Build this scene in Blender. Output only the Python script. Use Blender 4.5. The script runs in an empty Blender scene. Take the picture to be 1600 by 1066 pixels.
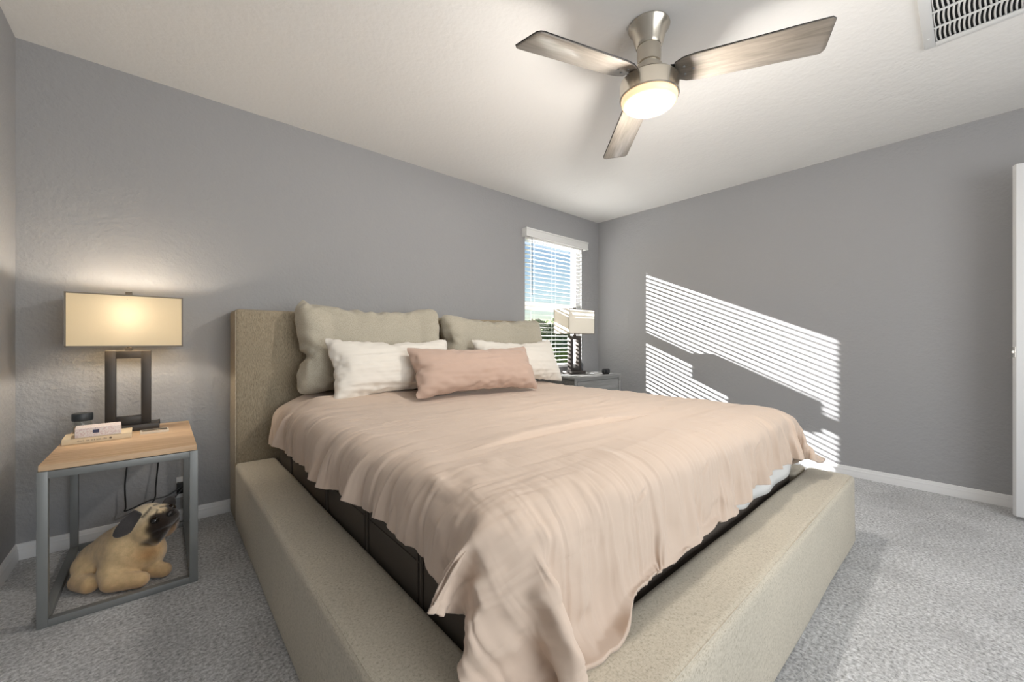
import bpy, bmesh, math
import numpy as np
from mathutils import Vector, Matrix

sc = bpy.context.scene
C = sc.collection
PI = math.pi

# ------------------------------------------------------------------ camera
CAM_Z = 1.02
YAW = math.radians(41.17)
cam = bpy.data.cameras.new('camera')
cam_o = bpy.data.objects.new('camera', cam)
C.objects.link(cam_o)
cam_o.location = (0, 0, CAM_Z)
cam_o.rotation_euler = (PI / 2, 0, -YAW)
cam.sensor_width = 36
cam.lens = 625 * 36 / 1600
cam.shift_y = 1.0 / 1600
cam.clip_start = 0.02
sc.camera = cam_o

# ------------------------------------------------------------------ light
sc.view_settings.view_transform = 'Standard'
sc.view_settings.look = 'None'
sc.view_settings.gamma = 1
sc.view_settings.use_curve_mapping = False
sc.view_settings.exposure = 0.35
sc.cycles.max_bounces = 10
sc.cycles.diffuse_bounces = 5
sc.cycles.sample_clamp_indirect = 6
sc.cycles.caustics_reflective = False
sc.cycles.caustics_refractive = False

world = bpy.data.worlds.new('sky')
sc.world = world
world.use_nodes = True
wn = world.node_tree
bg = wn.nodes['Background']
sky = wn.nodes.new('ShaderNodeTexSky')
sky.sky_type = 'NISHITA'
sky.sun_disc = False
sky.sun_elevation = math.radians(22)
sky.sun_rotation = math.radians(-25)
sky.air_density = 1.0
sky.dust_density = 0.6
wn.links.new(sky.outputs[0], bg.inputs[0])
bg.inputs[1].default_value = 0.13

def add_light(name, kind, loc, energy, color=(1, 1, 1), **kw):
    l = bpy.data.lights.new(name, kind)
    l.energy = energy
    l.color = color
    o = bpy.data.objects.new(name, l)
    C.objects.link(o)
    o.location = loc
    for k, v in kw.items():
        setattr(l, k, v)
    return o

sun = add_light('sun', 'SUN', (0, 8, 6), 38, (1.0, 0.97, 0.94), angle=math.radians(0.53))
sun.rotation_euler = Vector((1, -2.05, -0.90)).to_track_quat('-Z', 'Y').to_euler()
# added fill light, shining in from an invented window behind the camera
wl = add_light('fill_light_rear', 'AREA', (1.20, -1.86, 1.25), 46, (0.97, 0.985, 1.0),
               shape='RECTANGLE', size=2.5, size_y=1.5)
wl.rotation_euler = Vector((0, 1, 0.12)).to_track_quat('-Z', 'Z').to_euler()
# the bulb of the ceiling fan and the bulb of the left bedside lamp
add_light('fan_bulb', 'POINT', (1.65, 0.95, 2.02), 38, (1.0, 0.95, 0.89), shadow_soft_size=0.06)
add_light('bedside_bulb', 'POINT', (-0.125, 2.76, 1.15), 7.2, (1.0, 0.90, 0.76), shadow_soft_size=0.03)

# ------------------------------------------------------------------ tags
def tag(o, label=None, cat=None, group=None, kind=None):
    if label: o['label'] = label
    if cat: o['category'] = cat
    if group: o['group'] = group
    if kind: o['kind'] = kind
    return o

def thing(name, loc, label, cat, group=None, rz=0):
    o = bpy.data.objects.new(name, None)
    o.empty_display_size = 0.05
    C.objects.link(o)
    o.location = loc
    o.rotation_euler = (0, 0, rz)
    return tag(o, label, cat, group)

# ------------------------------------------------------------------ materials
def srgb(r, g, b):
    f = lambda c: (c / 255 / 12.92) if c / 255 <= 0.04045 else ((c / 255 + 0.055) / 1.055) ** 2.4
    return (f(r), f(g), f(b), 1)

class M:
    def __init__(s, name, color=(0.5, 0.5, 0.5, 1), rough=0.6, metal=0.0, spec=0.5, sheen=0.0):
        s.m = bpy.data.materials.new(name)
        s.m.use_nodes = True
        s.t = s.m.node_tree
        s.b = s.t.nodes['Principled BSDF']
        s.b.inputs['Base Color'].default_value = color
        s.b.inputs['Roughness'].default_value = rough
        s.b.inputs['Metallic'].default_value = metal
        s.b.inputs['Specular IOR Level'].default_value = spec
        s.b.inputs['Sheen Weight'].default_value = sheen
        s.tc = None
        s.last = None
    def n(s, typ, **kw):
        nd = s.t.nodes.new(typ)
        for k, v in kw.items():
            if k in nd.inputs: nd.inputs[k].default_value = v
            else: setattr(nd, k, v)
        return nd
    def l(s, a, b): s.t.links.new(a, b)
    def coord(s, scale=(1, 1, 1)):
        if not s.tc: s.tc = s.n('ShaderNodeTexCoord')
        mp = s.n('ShaderNodeMapping')
        mp.inputs['Scale'].default_value = scale
        s.l(s.tc.outputs['Object'], mp.inputs[0])
        return mp.outputs[0]
    def noise(s, scale=(1, 1, 1), size=5.0, detail=3.0, rough=0.5, dist=0.0):
        nd = s.n('ShaderNodeTexNoise', Scale=size, Detail=detail, Roughness=rough, Distortion=dist)
        s.l(s.coord(scale), nd.inputs['Vector'])
        return nd.outputs['Fac']
    def ramp(s, fac, stops):
        r = s.n('ShaderNodeValToRGB')
        e = r.color_ramp.elements
        while len(e) < len(stops): e.new(0.5)
        for k, (p, c) in enumerate(stops):
            e[k].position = p; e[k].color = c
        s.l(fac, r.inputs[0])
        return r.outputs[0]
    def mix(s, fac, a, b, blend='MIX'):
        nd = s.n('ShaderNodeMix', data_type='RGBA', blend_type=blend)
        for sock, v in ((nd.inputs[0], fac), (nd.inputs[6], a), (nd.inputs[7], b)):
            if isinstance(v, (int, float, tuple)): sock.default_value = v
            else: s.l(v, sock)
        return nd.outputs[2]
    def add(s, a, b, op='ADD'):
        nd = s.n('ShaderNodeMath', operation=op)
        for sock, v in ((nd.inputs[0], a), (nd.inputs[1], b)):
            if isinstance(v, (int, float)): sock.default_value = v
            else: s.l(v, sock)
        return nd.outputs[0]
    def bump(s, h, strength=0.3, dist=0.002):
        bp = s.n('ShaderNodeBump', Strength=strength, Distance=dist)
        s.l(h, bp.inputs['Height'])
        if s.last: s.l(s.last, bp.inputs['Normal'])
        s.last = bp.outputs[0]
        s.l(s.last, s.b.inputs['Normal'])
    def color(s, c): s.l(c, s.b.inputs['Base Color'])

def wall_paint(name, c, size=55, strength=0.55):
    m = M(name, c, 0.75, spec=0.25)
    a = m.noise(size=size, detail=3, rough=0.55)
    b = m.noise(size=size * 0.28, detail=2)
    m.bump(m.add(a, m.add(b, 1.2, 'MULTIPLY')), strength, 0.006)
    return m.m

WALL = wall_paint('wall_paint', srgb(159, 159, 160))
CEIL = wall_paint('ceiling_paint', srgb(236, 235, 232), 45, 0.3)
TRIM = M('trim_paint', srgb(226, 226, 226), 0.4, spec=0.4).m
DOORM = M('door_paint', srgb(222, 222, 222), 0.4, spec=0.4).m

def carpet():
    m = M('carpet', srgb(160, 158, 158), 0.95, spec=0.1, sheen=0.25)
    a = m.noise(size=85, detail=5, rough=0.7)
    b = m.noise(size=3.2, detail=3, rough=0.6, dist=0.6)
    c1 = m.ramp(a, [(0.30, srgb(118, 118, 118)), (0.5, srgb(194, 194, 194)), (0.68, srgb(236, 236, 236))])
    c2 = m.ramp(b, [(0.35, (0.86, 0.86, 0.86, 1)), (0.65, (1.07, 1.07, 1.07, 1))])
    m.color(m.mix(1.0, c1, c2, 'MULTIPLY'))
    m.bump(m.noise(size=75, detail=5, rough=0.7), 0.7, 0.012)
    return m.m
CARPET = carpet()

def linen(name, dark, mid, light, k=1.0, bump=0.12, lo=0.34, hi=0.64, upright=False):
    m = M(name, mid, 0.9, spec=0.15, sheen=0.15)
    a = m.noise((1, .25, .25), 560 * k, 2, 0.5)
    b = m.noise((.25, 1, .25), 560 * k, 2, 0.5)
    d = m.noise((.25, .25, 1), 560 * k, 2, 0.5)
    if upright:
        b = m.noise((1, 1, .10), 620 * k, 2, 0.5)
        a = b
    w = m.add(m.add(a, b), d)
    w = m.add(w, 1 / 3, 'MULTIPLY')
    c = m.ramp(w, [(lo, dark), (0.48, mid), (hi, light)])
    e = m.ramp(m.noise(size=2.2, detail=4), [(0.3, (0.93, 0.93, 0.92, 1)), (0.7, (1.05, 1.04, 1.02, 1))])
    m.color(m.mix(1.0, c, e, 'MULTIPLY'))
    m.bump(w, bump, 0.001)
    return m.m
BED = linen('bed_linen', srgb(152, 145, 130), srgb(186, 178, 162), srgb(200, 193, 178))
CUSH = linen('cushion_linen', srgb(148, 142, 128), srgb(178, 171, 156), srgb(192, 186, 171), 1.3)
HEADB = linen('headboard_weave', srgb(96, 85, 70), srgb(152, 140, 120), srgb(180, 169, 148), 1.0, 0.10, 0.26, 0.72, True)  # darker, browner weave than the rest of the bed, threads mostly upright

def cotton(name, c, sat=None, size=900, sheen=0.2):
    m = M(name, c, 0.85, spec=0.15, sheen=sheen)
    m.bump(m.noise(size=size, detail=2), 0.08, 0.0006)
    return m
DUVET = cotton('duvet_cotton', srgb(204, 184, 167)).m
BLUSH = cotton('blush_cotton', srgb(188, 163, 148)).m
WHITEC = cotton('white_cotton', srgb(229, 223, 213)).m
SHEET = cotton('sheet_cotton', srgb(222, 222, 220)).m
MATT = M('mattress_side', srgb(84, 76, 68), 0.7)
MATT.bump(MATT.noise(size=300, detail=2), 0.2, 0.001)
MATT = MATT.m

def wood(name, c0, c1, axis=(0.6, 8, 8), rough=0.5, size=6):
    m = M(name, c0, rough)
    a = m.noise(axis, size, 5, 0.6, 0.6)
    m.color(m.ramp(a, [(0.32, c0), (0.68, c1)]))
    m.bump(a, 0.12, 0.001)
    return m.m
OAK = wood('light_oak', srgb(196, 160, 124), srgb(224, 192, 156))
GREYW = wood('grey_wood', srgb(108, 108, 106), srgb(136, 136, 134))
_BL = wood('fan_blade_wood', srgb(112, 105, 96), srgb(142, 134, 124), (0.8, 9, 9), 0.28, 7)
_BL.node_tree.nodes['Principled BSDF'].inputs['Coat Weight'].default_value = 0.6
_BL.node_tree.nodes['Principled BSDF'].inputs['Coat Roughness'].default_value = 0.12
BLADE = _BL
BLACKEDGE = M('black_edge', srgb(22, 22, 22), 0.5).m
STEEL = M('dark_steel', srgb(134, 136, 135), 0.48, 0.35, 0.5)
STEEL.bump(STEEL.noise((1, 1, 12), 60, 2), 0.05, 0.001)
STEEL = STEEL.m
NICKEL = M('brushed_nickel', srgb(206, 199, 186), 0.22, 0.95)
NICKEL.bump(NICKEL.noise((1, 1, 0.02), 300, 2), 0.05, 0.0005)
NICKEL = NICKEL.m
LAMPDARK = M('lamp_bronze', srgb(58, 53, 49), 0.45, 0.3).m
BLACK = M('black_plastic', srgb(22, 22, 23), 0.4).m
JARLID = M('lid_dark_grey', srgb(58, 62, 66), 0.45, 0.2).m
VINYL = M('window_vinyl', srgb(240, 238, 236), 0.4).m
SLATM = M('blind_white', srgb(238, 237, 235), 0.45, spec=0.4).m
VALM = M('valance_white', srgb(226, 226, 224), 0.45).m
GRILLE = M('vent_white', srgb(226, 227, 226), 0.5).m
VOID = M('duct_black', srgb(10, 10, 10), 0.9).m
BOOKM = M('book_cream', srgb(226, 206, 174), 0.6).m
PAGES = M('book_pages', srgb(232, 220, 196), 0.8)
PAGES.bump(PAGES.noise((0.2, 0.2, 40), 30, 2), 0.3, 0.001)
PAGES = PAGES.m
INK = M('ink', srgb(120, 104, 88), 0.7).m
NAVY = M('navy_label', srgb(58, 62, 92), 0.6).m
BOXM = M('tissue_box_card', srgb(224, 212, 208), 0.7)
BOXM.color(BOXM.ramp(BOXM.noise(size=260, detail=3), [(0.4, srgb(214, 192, 190)), (0.55, srgb(232, 224, 220))]))
BOXM = BOXM.m
CERAM = M('ceramic_cream', srgb(226, 214, 196), 0.35).m
WAX = M('amber_wax', srgb(206, 176, 138), 0.5).m

def glass(name, tint=(1, 1, 1, 1), rough=0.0):
    m = bpy.data.materials.new(name); m.use_nodes = True
    t = m.node_tree; t.nodes.clear()
    out = t.nodes.new('ShaderNodeOutputMaterial')
    g = t.nodes.new('ShaderNodeBsdfGlossy'); g.inputs['Roughness'].default_value = rough
    tr = t.nodes.new('ShaderNodeBsdfTransparent'); tr.inputs[0].default_value = tint
    f = t.nodes.new('ShaderNodeFresnel'); f.inputs[0].default_value = 1.45
    mx = t.nodes.new('ShaderNodeMixShader')
    ge = t.nodes.new('ShaderNodeNewGeometry'); inv = t.nodes.new('ShaderNodeMath'); inv.operation = 'SUBTRACT'; inv.inputs[0].default_value = 1
    mu = t.nodes.new('ShaderNodeMath'); mu.operation = 'MULTIPLY'
    t.links.new(ge.outputs['Backfacing'], inv.inputs[1]); t.links.new(inv.outputs[0], mu.inputs[0]); t.links.new(f.outputs[0], mu.inputs[1])
    t.links.new(mu.outputs[0], mx.inputs[0]); t.links.new(tr.outputs[0], mx.inputs[1]); t.links.new(g.outputs[0], mx.inputs[2])
    t.links.new(mx.outputs[0], out.inputs[0])
    return m
GLASS = glass('pane_glass', (0.97, 0.98, 0.99, 1))
JARGLASS = glass('jar_glass', (0.90, 0.91, 0.90, 1))

def shade_mat(name, col, through=0.2):
    m = bpy.data.materials.new(name); m.use_nodes = True
    t = m.node_tree; t.nodes.clear()
    out = t.nodes.new('ShaderNodeOutputMaterial')
    d = t.nodes.new('ShaderNodeBsdfDiffuse'); d.inputs[0].default_value = col
    tr = t.nodes.new('ShaderNodeBsdfTranslucent'); tr.inputs[0].default_value = col
    mx = t.nodes.new('ShaderNodeMixShader'); mx.inputs[0].default_value = through
    tc = t.nodes.new('ShaderNodeTexCoord'); nz = t.nodes.new('ShaderNodeTexNoise')
    nz.inputs['Scale'].default_value = 700
    bp = t.nodes.new('ShaderNodeBump'); bp.inputs['Strength'].default_value = 0.15; bp.inputs['Distance'].default_value = 0.001
    t.links.new(tc.outputs['Object'], nz.inputs['Vector']); t.links.new(nz.outputs[0], bp.inputs['Height'])
    t.links.new(bp.outputs[0], d.inputs['Normal'])
    t.links.new(d.outputs[0], mx.inputs[1]); t.links.new(tr.outputs[0], mx.inputs[2])
    t.links.new(mx.outputs[0], out.inputs[0])
    return m
SHADE = shade_mat('lamp_shade_linen', srgb(232, 226, 214))
SHADEW = shade_mat('lamp_shade_lit_linen', srgb(226, 210, 178), 0.075)
SHADETRIM = M('shade_trim', srgb(132, 124, 114), 0.8).m

def glow(name, color, strength, rough=0.3):
    m = M(name, color, rough)
    lw = m.n('ShaderNodeLayerWeight', Blend=0.35)
    m.b.inputs['Emission Color'].default_value = color
    m.b.inputs['Emission Strength'].default_value = strength
    return m.m
DOME = glow('frosted_dome', srgb(255, 222, 178), 0.62)
BULB = glow('bulb_glow', (1, 0.8, 0.55, 1), 12)

# ------------------------------------------------------------------ mesh helpers
class MB:
    def __init__(s): s.bm = bmesh.new()
    def box(s, x0, x1, y0, y1, z0, z1, bev=0.0, seg=2, mat=None):
        t = bmesh.new()
        bmesh.ops.create_cube(t, size=1)
        for v in t.verts:
            v.co = (x0 + (v.co.x + .5) * (x1 - x0), y0 + (v.co.y + .5) * (y1 - y0), z0 + (v.co.z + .5) * (z1 - z0))
        if bev: bmesh.ops.bevel(t, geom=t.edges[:], offset=bev, segments=seg, affect='EDGES', profile=.5)
        return s.merge(t, mat)
    def merge(s, t, mat=None):
        if mat is not None: bmesh.ops.transform(t, matrix=mat, verts=t.verts)
        me = bpy.data.meshes.new('tmp'); t.to_mesh(me); t.free()
        s.bm.from_mesh(me); bpy.data.meshes.remove(me)
        return s
    def lathe(s, prof, n=32, c=(0, 0), mat=None):
        t = bmesh.new(); rings = []
        for r, z in prof:
            if r < 1e-6: rings.append([t.verts.new((c[0], c[1], z))])
            else: rings.append([t.verts.new((c[0] + r * math.cos(2 * PI * k / n), c[1] + r * math.sin(2 * PI * k / n), z)) for k in range(n)])
        for a, b in zip(rings, rings[1:]):
            for k in range(n):
                k2 = (k + 1) % n
                q = [a[k % len(a)], a[k2 % len(a)], b[k2 % len(b)], b[k % len(b)]]
                u = []
                for v in q:
                    if v not in u: u.append(v)
                if len(u) > 2:
                    try: t.faces.new(u)
                    except ValueError: pass
        bmesh.ops.recalc_face_normals(t, faces=t.faces)
        return s.merge(t, mat)
    def tube(s, pts, r, n=8):
        t = bmesh.new(); pts = [Vector(p) for p in pts]; rings = []
        up = Vector((0, 0, 1))
        for i, p in enumerate(pts):
            d = (pts[min(i + 1, len(pts) - 1)] - pts[max(i - 1, 0)]).normalized()
            a = d.cross(up)
            if a.length < 1e-3: a = d.cross(Vector((1, 0, 0)))
            a.normalize(); b = d.cross(a).normalized()
            rr = r[i] if isinstance(r, (list, tuple)) else r
            rings.append([t.verts.new(p + rr * (math.cos(2 * PI * k / n) * a + math.sin(2 * PI * k / n) * b)) for k in range(n)])
        for a, b in zip(rings, rings[1:]):
            for k in range(n): t.faces.new((a[k], a[(k + 1) % n], b[(k + 1) % n], b[k]))
        t.faces.new(rings[0][::-1]); t.faces.new(rings[-1])
        bmesh.ops.recalc_face_normals(t, faces=t.faces)
        return s.merge(t)
    def prism(s, pts, z0, z1, bev=0.0, mat=None):
        t = bmesh.new()
        b = [t.verts.new((x, y, z0)) for x, y in pts]; u = [t.verts.new((x, y, z1)) for x, y in pts]
        t.faces.new(b[::-1]); t.faces.new(u)
        for k in range(len(pts)): t.faces.new((b[k], b[(k + 1) % len(pts)], u[(k + 1) % len(pts)], u[k]))
        bmesh.ops.recalc_face_normals(t, faces=t.faces)
        if bev: bmesh.ops.bevel(t, geom=t.edges[:], offset=bev, segments=2, affect='EDGES', profile=.5)
        return s.merge(t, mat)
    def build(s, name, mat, parent=None, smooth=True, ang=40):
        me = bpy.data.meshes.new(name)
        bmesh.ops.remove_doubles(s.bm, verts=s.bm.verts, dist=1e-6)
        s.bm.to_mesh(me); s.bm.free()
        return link(name, me, mat, parent, smooth, ang)

def link(name, me, mat, parent=None, smooth=True, ang=40):
    mats = mat if isinstance(mat, (list, tuple)) else [mat]
    for m in mats: me.materials.append(m)
    if smooth:
        me.shade_smooth()
        if ang: me.set_sharp_from_angle(angle=math.radians(ang))
    o = bpy.data.objects.new(name, me)
    C.objects.link(o)
    if parent: o.parent = parent
    return o

def struct(name, mb, mat, **kw):
    o = mb.build(name, mat, **kw)
    o['kind'] = 'structure'
    return o

def copy_tree(o, parent=None):
    c = o.copy(); C.objects.link(c)
    if parent: c.parent = parent
    for ch in list(o.children): copy_tree(ch, c)
    return c

def smooth_noise(shape, sig, seed):
    rng = np.random.default_rng(seed)
    a = rng.standard_normal(shape)
    for ax, sg in enumerate(sig):
        fr = np.fft.fftfreq(shape[ax])
        g = np.exp(-2 * (np.pi * sg * fr) ** 2)
        sh = [1, 1]; sh[ax] = -1
        a = np.fft.ifft(np.fft.fft(a, axis=ax) * g.reshape(sh), axis=ax).real
    return a / a.std()

SHAPES = {
'duvet': ((57, 66), 0.0005, (
[915,77,74,83,64,-28,16,49,40,9,80,80,75,74,85,72,70,79,72,24,66,104,75,67,75,93,52,77,72,74,64,54,70,94,95,48,100,77,51,78,74,90,72,77,70,71,70,75,77,
68,72,73,69,77,23,51,39,70,74,22,-13,47,73,72,64,76,-4237,72,65,83,71,-51,53,62,-13,69,71,72,73,72,87,70,74,76,71,71,29,94,82,73,80,94,43,71,74,74,76,
68,69,67,81,81,92,78,49,76,74,87,74,66,83,69,72,76,74,69,73,72,73,70,33,53,41,73,69,25,-4,56,47,70,74,68,-4259,72,54,79,78,-25,41,54,12,54,74,78,74,
67,86,73,73,74,72,71,44,85,82,69,81,85,54,74,73,74,75,71,49,99,65,75,97,79,51,79,72,79,79,68,80,71,72,77,70,70,75,71,73,75,37,52,51,73,74,-1,40,51,29,
62,40,75,-4279,71,63,70,77,14,17,62,20,61,72,77,69,77,81,72,73,74,72,69,56,83,78,68,77,84,60,75,73,75,74,63,68,89,68,71,90,80,62,74,73,81,75,72,77,70,
69,77,72,72,75,71,74,72,57,43,52,79,73,4,44,34,46,-3,41,75,-4234,24,54,73,79,61,4,62,29,63,70,75,71,78,79,72,72,73,73,65,72,75,74,71,71,86,67,73,73,
74,73,70,76,80,70,75,75,82,68,76,67,79,78,71,80,69,71,74,72,72,75,73,71,72,72,41,63,71,72,33,47,10,4,42,16,48,-4126,-34,12,72,61,60,26,70,26,73,73,72,
73,74,78,72,73,74,73,72,70,73,76,70,68,80,76,74,71,74,74,74,78,75,72,71,79,78,71,72,75,75,75,72,77,71,72,74,73,73,72,75,71,73,76,46,68,71,58,64,-6,26,
46,3,23,22,-4074,-28,-9,17,68,59,71,42,43,73,73,73,72,72,78,72,73,73,73,73,73,75,72,73,71,78,73,74,72,74,74,73,77,73,73,76,78,74,73,73,74,76,74,73,74,
73,72,74,72,73,74,73,74,72,74,59,67,74,66,51,25,29,27,-2,40,28,-4165,44,5,-20,47,61,63,62,63,66,71,74,73,74,74,74,74,71,73,74,70,76,74,73,74,74,73,75,
73,73,74,73,75,73,76,74,76,73,74,74,73,74,74,73,73,74,73,74,72,73,73,74,73,72,73,69,71,72,71,46,36,36,2,20,41,35,-4257,30,47,42,2,55,63,71,72,70,74,
72,74,73,74,74,73,73,72,75,73,73,73,74,74,73,74,73,74,74,73,74,74,74,74,74,73,74,75,73,74,73,74,73,74,73,73,74,73,73,73,73,73,73,73,74,73,73,70,56,31,
34,28,33,40,35,-4362,32,35,40,52,62,69,71,76,74,73,74,74,73,73,73,73,74,73,74,73,73,74,73,73,75,73,74,73,74,74,73,74,73,74,74,74,73,74,73,74,73,73,73,
74,74,73,74,73,73,73,74,73,73,74,73,74,72,71,70,54,37,21,27,19,9,-4270,26,26,29,40,37,65,73,75,74,73,74,74,73,73,73,73,74,73,73,73,74,73,73,74,73,73,
73,75,73,73,74,74,73,73,73,73,74,73,73,74,73,73,73,73,73,74,73,73,73,74,73,73,74,73,74,73,73,67,63,34,28,9,11,12,29,-4143,18,-13,22,19,53,63,73,74,72,
75,73,73,74,73,73,73,73,73,73,73,73,73,73,74,73,74,73,73,73,74,73,73,73,73,73,72,74,72,73,72,74,72,73,73,73,73,73,73,73,74,72,74,73,73,74,73,73,71,56,
30,24,-6,0,4,10,-4078,4,4,14,41,46,65,73,73,73,73,72,73,74,73,73,72,73,73,73,74,72,73,73,73,74,73,73,73,73,74,72,72,73,73,73,73,72,71,73,72,72,73,72,
73,72,73,73,73,73,73,73,74,73,73,73,74,73,72,56,31,28,12,-20,-6,9,-4080,6,14,12,45,51,68,71,73,72,72,73,73,73,73,72,73,72,74,72,73,75,71,73,72,74,73,
73,72,74,74,71,72,72,72,73,71,72,72,72,72,71,73,72,73,72,73,73,73,73,72,74,73,74,72,72,74,72,67,56,41,9,9,10,24,-3,-4096,1,4,20,38,53,72,71,72,72,72,
72,73,72,74,73,72,72,73,72,73,73,72,73,73,72,73,73,72,73,72,73,73,72,72,72,73,70,73,71,72,73,72,72,72,73,73,73,72,73,72,73,73,73,72,73,72,73,69,56,36,
32,14,14,19,-7,-4115,0,3,29,41,49,72,71,72,71,71,74,72,73,73,72,73,72,72,73,72,73,73,72,73,72,72,72,73,72,72,73,73,71,73,71,72,72,71,72,73,72,72,73,
72,73,72,73,72,73,72,73,72,73,72,72,73,72,61,64,36,14,0,0,1,-1,-4061,-3,22,16,48,52,70,72,71,72,73,71,73,72,73,72,72,73,72,73,72,72,72,73,72,72,72,72,
72,72,72,72,73,72,71,72,72,73,72,71,72,73,72,72,73,72,73,72,72,72,72,72,73,71,73,72,72,71,72,52,37,26,-4,-6,12,1,-4080,9,14,25,39,61,70,71,72,72,72,
73,72,72,72,72,72,72,74,72,72,72,72,72,72,71,72,72,71,72,72,72,72,72,72,72,72,72,72,72,72,72,73,72,72,72,73,71,72,72,72,72,71,72,72,72,72,71,67,54,40,
21,39,11,19,21,-4160,3,24,20,48,60,68,72,72,72,72,72,72,72,72,72,72,72,73,72,73,72,72,71,73,70,71,72,71,71,72,73,69,72,73,71,72,72,72,72,72,72,73,72,
72,72,71,72,72,72,73,71,71,72,72,71,72,72,69,56,38,17,28,7,25,27,-4164,25,12,22,49,60,70,73,72,71,72,72,71,72,73,72,72,72,72,74,72,72,72,70,72,71,70,
71,73,71,69,72,71,71,71,73,72,71,72,72,73,71,73,72,72,72,71,72,72,72,71,72,72,71,72,71,71,70,71,53,41,15,13,0,-9,9,-4114,19,24,41,45,64,69,73,72,72,
71,72,73,71,73,71,73,71,72,72,72,74,70,72,72,71,70,71,72,69,71,72,69,71,72,72,73,73,72,72,73,72,72,72,73,71,73,71,72,72,72,72,72,71,72,72,72,71,72,55,
42,37,28,28,27,21,-4188,-11,27,12,53,60,71,72,72,73,71,72,72,72,73,71,72,72,72,71,72,72,72,71,71,71,71,71,72,71,72,72,71,72,72,70,70,74,72,73,72,73,
72,73,74,72,72,72,72,72,72,72,71,72,73,72,71,71,67,60,37,28,4,27,17,17,-4128,-17,21,23,42,56,75,72,72,72,73,72,72,72,72,72,72,71,72,72,71,72,72,71,71,
71,73,71,72,71,72,71,72,72,72,72,72,73,71,73,72,72,73,73,73,72,73,72,72,72,72,72,72,72,72,72,73,70,67,60,38,16,12,-12,12,18,-4094,12,3,13,47,64,68,74,
71,72,73,71,73,71,73,72,71,72,73,71,69,73,72,72,71,72,72,72,71,72,71,72,72,75,69,74,72,72,72,72,72,72,73,73,72,73,72,73,72,73,72,72,72,73,72,73,71,72,
67,57,41,20,10,-4,-5,-5,-4138,23,29,38,56,62,67,72,73,72,73,72,72,72,72,72,73,73,70,72,72,71,72,71,71,73,72,72,72,72,72,72,73,72,72,72,72,72,72,71,72,
72,72,73,72,73,73,73,72,73,73,73,73,72,73,72,73,71,67,61,41,18,7,-7,3,1,-4127,42,6,42,32,60,68,71,72,72,74,72,72,73,72,72,73,72,71,72,72,72,72,71,71,
74,71,73,72,72,72,73,73,71,72,72,72,72,70,72,73,72,73,72,72,73,73,72,73,74,72,73,73,73,72,73,73,72,71,56,48,19,-9,3,9,20,-4104,17,-4,18,33,66,67,70,
73,72,72,73,73,72,73,72,72,72,72,72,72,72,72,72,72,72,72,73,72,72,73,72,72,73,72,72,72,72,72,71,73,72,73,72,72,73,73,73,73,73,72,73,73,73,73,73,73,72,
69,58,54,32,21,24,14,4,-4155,8,1,18,38,53,64,71,73,72,73,72,73,73,72,73,72,71,73,73,71,72,72,73,73,72,72,72,73,72,74,72,73,72,72,71,72,73,72,72,73,72,
73,72,73,73,73,72,73,73,73,73,73,73,72,73,73,73,70,56,41,15,15,18,22,27,-4127,-2,2,14,27,55,63,73,72,73,72,73,72,73,72,72,73,72,74,71,73,72,73,73,72,
73,71,73,73,73,72,73,72,73,72,73,72,72,73,72,73,72,73,73,72,73,72,74,72,73,74,72,73,73,73,73,73,72,68,59,44,13,13,4,-1,17,-4085,-3,7,13,29,55,60,71,
73,71,74,72,73,71,73,73,72,74,72,72,74,72,74,73,72,72,73,73,72,73,72,74,72,72,73,72,73,73,72,73,73,72,73,72,73,73,73,72,74,73,74,72,74,72,73,74,72,72,
68,61,58,15,5,15,10,14,-4171,26,20,2,41,61,61,73,73,72,73,73,73,72,72,73,72,73,73,73,73,74,72,73,73,72,73,73,72,73,73,75,70,73,73,72,73,73,73,72,73,
73,73,73,70,75,73,73,73,73,74,72,73,73,73,74,72,74,69,64,57,45,44,34,29,19,-4318,25,22,35,47,44,63,73,74,73,74,71,73,73,74,72,73,72,72,73,73,73,73,74,
72,73,73,73,72,73,72,73,72,75,72,73,73,73,72,73,73,73,73,72,73,74,72,73,73,74,73,73,72,73,74,73,73,73,73,61,46,7,20,22,34,-1,-4147,21,7,6,14,53,60,74,
73,74,73,73,73,73,72,73,74,72,74,72,73,73,73,73,73,73,73,73,72,73,73,73,73,72,73,73,73,73,73,72,73,73,74,72,73,73,73,73,73,73,74,72,73,74,73,73,73,73,
73,58,39,26,0,-3,7,0,-4139,32,32,27,20,39,64,72,73,73,74,73,74,73,74,73,73,73,73,73,73,73,73,73,73,73,73,73,73,73,73,73,72,72,73,73,73,73,72,73,73,73,
73,73,73,74,72,73,73,73,73,74,73,73,73,74,73,73,70,61,40,29,3,0,6,6,-4139,26,15,4,36,53,60,74,74,73,74,73,74,73,74,73,73,73,73,73,74,73,73,73,73,73,
73,73,73,73,73,73,72,72,73,72,73,74,72,73,73,73,73,73,73,74,72,74,73,73,73,74,73,72,75,72,74,73,71,60,45,19,7,0,-7,3,-4089,18,-2,17,13,58,57,74,72,73,
74,74,72,74,74,73,74,73,73,73,73,74,72,74,73,73,73,73,73,73,72,73,72,74,72,73,72,73,73,72,74,73,73,73,74,73,73,73,73,74,73,73,73,73,74,73,73,74,71,62,
40,30,1,11,7,-7,-4090,9,14,-9,33,36,64,70,73,73,74,73,74,73,73,74,73,74,73,73,73,73,74,73,73,73,73,73,73,72,73,73,73,73,71,73,73,73,73,72,73,74,73,73,
74,73,73,73,74,72,74,74,73,73,74,73,73,72,73,60,46,37,4,-6,19,2,-4094,8,-10,6,23,43,62,71,71,74,73,74,73,74,73,73,74,73,73,74,73,73,74,73,73,74,72,73,
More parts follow.
